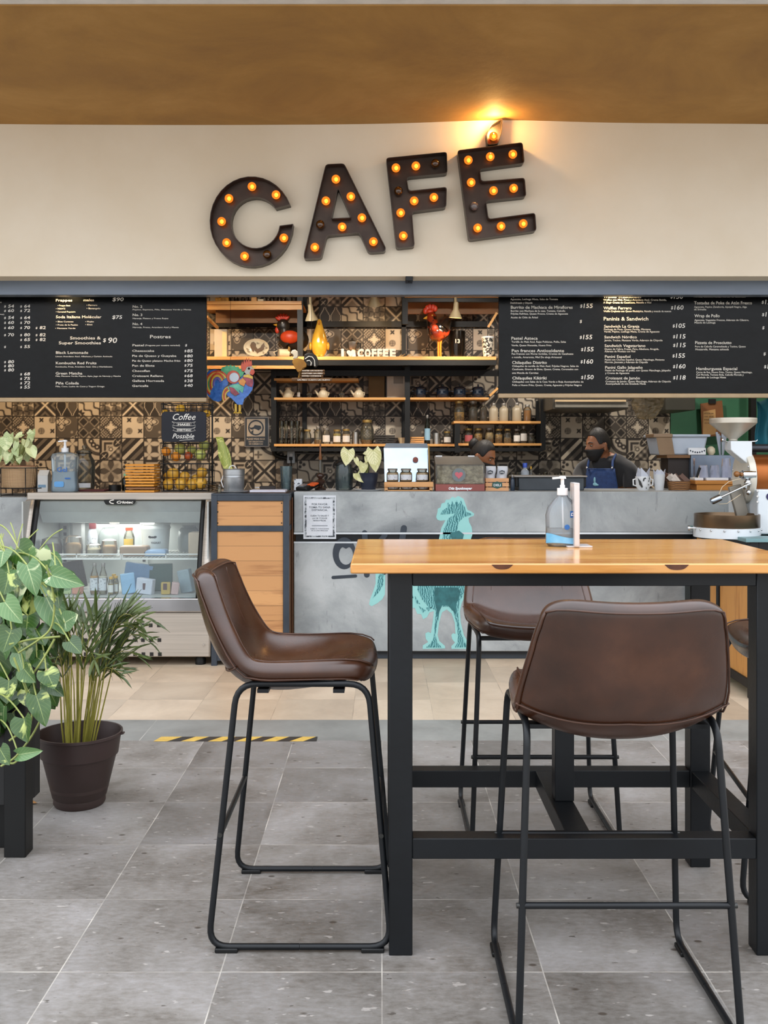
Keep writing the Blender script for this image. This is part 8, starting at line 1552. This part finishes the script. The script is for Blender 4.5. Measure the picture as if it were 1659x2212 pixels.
for k, (px, w_, h_, m_, lb_) in enumerate(((290, 60, 22, mat('brown_wrap', '9a8068', .4), 'flat brown wrapped pack on the right half of the fridge shelf'), (335, 50, 14, mat('blue_film', '9ab4d4', .3), 'blue film pack in front of the white bucket'), (425, 34, 52, mat('paper_bag', 'b8a48c', .6), 'tan paper bag at the far right of the fridge shelf'))):
    Yx = 6.32; tag(B().box(X(px-w_/2, Yx), X(px+w_/2, Yx), Yx-.03, Yx+.07, zsf, zsf+h_/F*Yx).obj('food_pack', m_, bevel=.012), lb_, 'food pack')
juice = mat('amber_juice', 'b58a44', .3); whitej = mat('pale_juice', 'c8c4b0', .3)
for k, (px, Yx, fl, lb_) in enumerate(((204, 6.2, juice, 'amber juice bottle with round black label, left of the pair'), (223, 6.2, whitej, 'pale juice bottle with round black label, right of the pair'))): vessel('juice_bottle', lb_, 'bottle', None, px, 1290, Yx, 20, 64, 'cola', jarg, fl, .62, lid_grey, labg, z=zbf)
for k, (px, Yx) in enumerate(((240, 6.18), (250, 6.22), (246, 6.3))): vessel('juice_bottle', ('front left', 'front right', 'rear')[k]+' of three small bottles with yellow caps', 'bottle', 'small bottles with yellow caps', px, 1290, Yx, 13, 38, 'round', jarg, yel, .6, mat('yellow_cap', 'c99a2a', .4), labw, z=zbf)
for k, (px, w_, h_, m_, yo, lb_) in enumerate(((274, 30, 44, 'blue_pack:8ab4d4', 0, 'pale blue carton pack right of the yellow capped bottles'), (312, 38, 34, 'white_pack:c4c8d4', -.02, 'white pack with a small dark figure on the fridge floor'), (356, 20, 26, 'gold_pack:b89a4c', -.03, 'gold and brown pack on the fridge floor'), (376, 16, 26, 'red_white_pack:c8a8a4', -.03, 'white and red pack beside the gold pack'), (400, 28, 50, 'grey_pack:8ea0a8', .05, 'grey green crinkled pack at the right of the fridge floor'), (345, 50, 58, 'green_pack:3f5a54', .14, 'dark green packs leaning at the back of the fridge floor'), (140, 22, 22, 'lime_label:a8b884', -.02, 'lime coloured label card at the left of the fridge floor'), (165, 20, 22, 'salmon_label:c88a74', -.02, 'salmon coloured label card on the fridge floor'), (296, 60, 60, 'blue_bag:6f8fb0', .12, 'large blue bag behind the white pack on the fridge floor'), (150, 60, 60, 'dark_bottles:2a2420', .2, 'dark crate at the back left of the fridge floor'))):
    nm, hx = m_.split(':'); Yx = 6.2+yo; t = thing('food_pack', lb_, 'food pack', (X(px, Yx), Yx, zbf)); B().obox((X(px, Yx), Yx+.03, zbf+h_/2/F*Yx), (w_/F*Yx, .05, h_/F*Yx), Matrix.Rotation((-.12, .10, 0, .16, -.2)[k % 5]*(k != 5), 3, 'Y')@Matrix.Rotation((.3, -.25, .15)[k % 3], 3, 'Z')).obj('pack', mat(nm, hx, .35, 0, None, 14, .5, 40), t, bevel=.006)
    if k in (1, 2): B().box(X(px-4, Yx), X(px+4, Yx), Yx+.003, Yx+.005, zbf+.03, zbf+.07).obj('print', mat('dark_print', '4a2c30', .5), t)
# ================================================================ PEOPLE
skin = mat('warm_skin', '8d5a3a', .5, 0, '7e4e31', 5); skin2 = mat('warm_skin_light', '9a6440', .5, 0, '8a5636', 5)
hair_m = NT('dark_hair'); wv4 = hair_m.n('ShaderNodeTexNoise'); wv4.inputs['Scale'].default_value = 90; hair_m.l(hair_m.coord('Object', (1, 1, .15)), wv4.inputs['Vector']); hair_m.bsdf(hair_m.ramp(wv4.outputs['Fac'], [(.4, '0c0907'), (.65, '1c140e')]), .6, bump=wv4.outputs['Fac'], bs=.6, bd=.004); hair_m = hair_m.m
def headpt(u, v, k=0.0):
    th = PI*u; ph = 2*PI*v; x = math.sin(th)*math.sin(ph); y = -math.sin(th)*math.cos(ph)*-1; z = math.cos(th)   # v=.5 faces -y
    y = math.sin(th)*math.cos(ph)
    X_, Y_, Z_ = .074*x, .094*y+.004, .113*z
    if z < 0: X_ *= 1-.30*z*z-.12*abs(z); Y_ = Y_*(1-.14*z*z)+(-.012*z*z if y < 0 else -.03*z*z)
    fr = max(0, -y)**1.5
    g = lambda a, b_, c, d: math.exp(-((X_-a)/c)**2-((Z_-b_)/d)**2)
    Y_ -= fr*(.026*g(0, -.024, .011, .014)+.014*g(0, -.004, .009, .02)+.006*g(0, .024, .045, .009)+.008*g(0, -.06, .022, .010)+.012*g(0, -.095, .024, .014))
    Y_ += fr*(.011*g(.030, .004, .014, .010)+.011*g(-.030, .004, .014, .010)+.006*g(0, -.074, .03, .006))
    Y_ -= fr*(.006*g(.036, -.03, .02, .016)+.006*g(-.036, -.03, .02, .016))
    p = Vector((X_, Y_, Z_)); return p+p.normalized()*k
def skel(vs_, es, nm='sk'):
    """skin-modifier figure evaluated to a plain mesh; vs_ = [(x,y,z,r)]"""
    me = bpy.data.meshes.new(nm); me.from_pydata([v[:3] for v in vs_], es, []); o = bpy.data.objects.new(nm, me); COL.objects.link(o)
    m = o.modifiers.new('s', 'SKIN'); m.use_smooth_shade = True
    for i, v in enumerate(vs_):
        s = me.skin_vertices[0].data[i]; r = v[3]; s.radius = r if isinstance(r, tuple) else (r, r); s.use_root = (i == 0)
    o.modifiers.new('u', 'SUBSURF').levels = 2
    dg = bpy.context.evaluated_depsgraph_get(); em = bpy.data.meshes.new_from_object(o.evaluated_get(dg)); vv = [v.co.copy() for v in em.vertices]; ff = [tuple(p.vertices) for p in em.polygons]
    bpy.data.objects.remove(o); return vv, ff
def person(label, head, hdir, chest, cdir, hpitch, arms, skm, shirt, feet, sleeve, nm='person'):
    """head centre, head direction, chest centre, chest direction; arms = [(elbow, wrist, fingers dir)] for image right and image left side"""
    hy = math.atan2(hdir[0], -hdir[1]); Rh = Matrix.Rotation(hy, 3, 'Z')@Matrix.Rotation(hpitch, 3, 'X')
    cd = Vector((cdir[0], cdir[1], 0)).normalized(); sd = Vector((-cd.y, cd.x, 0)); C_ = Vector(chest); Hc = Vector(head)
    pel = Vector((feet[0], feet[1], .86))
    V = [(*pel, (.14, .11))]; Ed = []
    def add(p, r, par): V.append((*p, r)); Ed.append((par, len(V)-1)); return len(V)-1
    sp1 = add(pel.lerp(C_, .5), (.125, .1), 0); ch = add(C_, (.14, .105), sp1); nk = add(C_+Vector((0, 0, .12))+(Hc-C_)*.12, .062, ch); nk2 = add(Hc-Rh@Vector((0, -.02, .075)), .052, nk); add(Hc-Rh@Vector((0, -.01, .03)), .05, nk2)
    sh_sk = []
    for sgn, (elb, wri, fd) in zip((1, -1), arms):
        s0 = add(C_+sd*sgn*.14+Vector((0, 0, .075)), .058, ch); s1 = add(C_+sd*sgn*.19+Vector((0, 0, .05)), .054, s0); e_ = add(Vector(elb), .040, s1); w_ = add(Vector(wri), .027, e_); fd = Vector(fd).normalized(); pm_ = add(Vector(wri)+fd*.06, (.032, .016), w_)
        up = fd.cross(Vector((0, 0, 1))).normalized()
        for k in range(4):
            b0 = Vector(wri)+fd*.085+up*(.026-.0175*k); f1 = add(b0, .0095, pm_); L = (.030, .036, .033, .025)[k]; f2 = add(b0+fd*L+Vector((0, 0, -.006)), .0085, f1); add(b0+fd*L*1.7+Vector((0, 0, -.03)), .0075, f2)
        t1 = add(Vector(wri)+fd*.035+up*.034, .0105, pm_); add(Vector(wri)+fd*.065+up*.058+Vector((0, 0, -.008)), .0085, t1); sh_sk.append((s0, s1, e_))
    for sgn in (1, -1):
        hp0 = add(pel+sd*sgn*.09-Vector((0, 0, .06)), .088, 0); kn = add(Vector((feet[0], feet[1], .46))+sd*sgn*.10+cd*.04, .056, hp0); an = add(Vector((feet[0], feet[1], .085))+sd*sgn*.11-cd*.02, .040, kn); add(Vector((feet[0], feet[1], .04))+sd*sgn*.12+cd*.11, .036, an)
    vv, ff = skel(V, Ed); b = B(); b.add(vv, ff); b.grid(lambda u, v: tuple(Hc+Rh@headpt(u, v)), 40, 48)
    for s in (-1, 1): b.ball(Hc+Rh@Vector((s*.076, .012, -.008)), (.009, .019, .031), 12, 10, rot=Rh@Matrix.Rotation(s*.35, 3, 'Z')); b.ball(Hc+Rh@Vector((s*.08, .006, -.03)), (.007, .010, .012), 8, 6, rot=Rh)
    body = b.obj(nm, skm, None, smooth=180); r_ = body.modifiers.new('r', 'REMESH'); r_.mode = 'VOXEL'; r_.voxel_size = .0055; r_.use_smooth_shade = True; tag(body, label, 'person')
    # eyes and brows
    for s in (-1, 1):
        e = B().ball(Hc+Rh@Vector((s*.030, -.081, .004)), (.012, .007, .0048), 14, 10, rot=Rh).obj('eye', mat('eye_white', '9a8f84', .3), body, smooth=80); B().ball(Hc+Rh@Vector((s*.030, -.0868, .002)), (.0055, .002, .0044), 10, 8, rot=Rh).obj('iris', mat('dark_iris', '1a100a', .2), e, smooth=80)
        B().tube([Hc+Rh@Vector((s*x, y, z)) for x, y, z in ((.014, -.094, .022), (.03, -.092, .028), (.046, -.078, .024))], .0034, 6).obj('eyebrow', hair_m, body)
    # shirt and trousers follow the body: its surface pushed out and cut at neckline, cuffs and waist
    vv, ff = skel(V, Ed); tmp = bpy.data.meshes.new('q'); tmp.from_pydata(vv, [], ff); tmp.update(); nv = [v.normal.copy() for v in tmp.vertices]; bpy.data.meshes.remove(tmp)
    nb = C_+Vector((0, 0, .12))
    def part_of(v):
        if v.z > nb.z+.035-.0*(v-nb).length and (Vector((v.x-nb.x, v.y-nb.y, 0)).length < .085): return 0
        if v.z > C_.z+.19: return 0
        for sgn, (elb, wri, fd) in zip((1, -1), arms):
            s1 = C_+sd*sgn*.19+Vector((0, 0, .05)); d = Vector(elb)-s1; t = (v-s1).dot(d)/d.length_squared; q = (v-(s1+d*max(0, min(1, t)))).length
            if (t > sleeve and q < .11) or (v-Vector(wri)).length < .12 or (v-Vector(elb)).length < .06: return 0
        return 1 if v.z > .84 else (2 if v.z > .09 else 0)
    cl = [part_of(v) for v in vv]
    for code, nm_, m_, th_ in ((1, 'shirt', shirt, .014), (2, 'trousers', mat('dark_trousers', '1b1d22', .7), .012)):
        b = B(); b.add([vv[i]+nv[i]*th_ for i in range(len(vv))], [f for f in ff if sum(cl[i] == code for i in f) >= len(f)-1 and all(cl[i] for i in f)]); b.obj(nm_, m_, body, smooth=180, solid=.004, sub=1)
    for sgn in (1, -1):
        a_ = Vector((feet[0], feet[1], .04))+sd*sgn*.115; b = B().ball(a_+cd*.05, (.05, .13, .042), 16, 10, rot=Matrix.Rotation(math.atan2(cd.x, -cd.y), 3, 'Z')); b.obj('shoe', black_paint, body, smooth=80)
    # mask
    mk_ = mat('black_mask', '131212', .7, 0, '1a1919', 8)
    b = B(); b.grid(lambda u, v: tuple(Hc+Rh@(headpt(.565+.34*u, .5+(v-.5)*(.50-.10*u), .006+.014*math.sin(PI*u)*math.cos((v-.5)*PI)))), 14, 20); m0 = b.obj('mask', mk_, body, smooth=180, solid=.002)
    for s in (-1, 1): B().tube([Hc+Rh@Vector(q) for q in ((s*.066, -.045, -.028), (s*.077, -.015, -.02), (s*.083, .02, .0), (s*.078, .03, -.02), (s*.066, -.03, -.055))], .0016, 6).obj('ear_loop', mk_, m0)
    return body, Hc, Rh, C_, cd, sd
black_shirt = mat('black_cotton', '1c1b1c', .85, 0, '242224', 8, sheen=.3)
Hm = (X(1291, 7.2), 7.2, 1.366); Cm = (1.645, 7.24, 1.135)
bo_, Hc, Rh, C_, cd, sd = person('man in black face mask, black shirt and denim apron behind the counter', Hm, (-.90, -.44), Cm, (-.55, -.84), .06, [((1.80, 7.12, .985), (1.68, 6.99, .95), (-.6, -.3, -.1)), ((1.42, 7.2, .97), (1.50, 7.0, .95), (.4, -.4, -.1))], skin, black_shirt, (1.68, 7.4), .62)
def hairline(v, tab=((0, .27), (.55, .275), (.85, .33), (1.12, .47), (1.3, .47), (1.5, .43), (1.75, .5), (2.2, .6), (3.15, .63))):
    a = abs(v-.5)*2*PI
    for (a0, q0), (a1, q1) in zip(tab, tab[1:]):
        if a <= a1: return q0+(q1-q0)*(a-a0)/(a1-a0)
    return tab[-1][1]
def hairpt(u, v, top=.020, side=.006):
    um = hairline(v); uu = .004+(um-.004)*u; f = max(0, 1-uu/.33); k = side+(top-side)*f+.004*math.sin(v*90)*f*.3; return headpt(uu, v, k*(1-.75*u**6))
b = B(); b.grid(lambda u, v: tuple(Hc+Rh@hairpt(u, v)), 26, 72); b.obj('hair', hair_m, bo_, smooth=180, solid=.003)
den = mat('navy_denim', '27406e', .8, 0, '1f355e', 40, .3, 200)
def apr(u, v): q = C_+cd*(.134-.03*abs(2*u-1)**2.5)+sd*((u-.5)*(.21+.14*(1-v)))+Vector((0, 0, -.36+.425*v)); return tuple(q)
ap2 = B().grid(apr, 14, 12).obj('apron', den, bo_, smooth=80, solid=.004)
B().tube([C_+cd*.137+sd*(-.10)+Vector((0, 0, .06)), C_+cd*.137+sd*.10+Vector((0, 0, .06))], .003, 6).obj('apron_hem', den, ap2)
for s in (-1, 1): B().tube([C_+cd*.128+sd*s*.095+Vector((0, 0, .06)), C_+cd*.105+sd*s*.09+Vector((0, 0, .12)), C_+cd*.03+sd*s*.085+Vector((0, 0, .165)), C_-cd*.07+sd*s*.06+Vector((0, 0, .14))], .009, 8).obj('strap', den, ap2); B().ball(C_+cd*.134+sd*s*.095+Vector((0, 0, .07)), (.008, .008, .012), 8, 6).obj('buckle', chrome, ap2)
b = B()
for q in ((-.035, -.02, .008, .022), (-.032, -.05, .016, .014), (-.018, -.055, .014, .007)): b.ball(C_+cd*.136+sd*q[0]+Vector((0, 0, q[1])), (q[2], .004, q[3]), 10, 8, rot=Matrix.Rotation(math.atan2(cd.x, -cd.y), 3, 'Z'))
b.obj('teal_emblem', mat('pale_teal_thread', '86b8c4', .6), ap2, smooth=80)
Hw = (X(1044, 7.3), 7.3, 1.287)
bo2, Hc, Rh, C_, cd, sd = person('woman with tied dark hair and black mask, head bent, behind the cookie box', Hw, (.80, -.60), (.62, 7.4, 1.05), (.5, -.87), .38, [((.80, 7.28, .93), (.86, 7.05, .92), (.4, -.4, 0)), ((.42, 7.36, .93), (.60, 7.1, .92), (.4, -.4, 0))], skin2, black_shirt, (.58, 7.5), .6)
b = B(); b.grid(lambda u, v: tuple(Hc+Rh@hairpt(u, v, .012, .008)), 26, 72); b.obj('hair', hair_m, bo2, smooth=180, solid=.003)
b = B().ball(Hc+Rh@Vector((0, .11, .055)), (.042, .038, .046), 16, 12, rot=Rh); b.tube([Hc+Rh@Vector((0, .08, .04)), Hc+Rh@Vector((0, .12, .08)), Hc+Rh@Vector((.02, .14, .05)), Hc+Rh@Vector((0, .12, .02))], [.02, .024, .02, .01], 10); b.obj('hair_bun', hair_m, bo2, smooth=180)
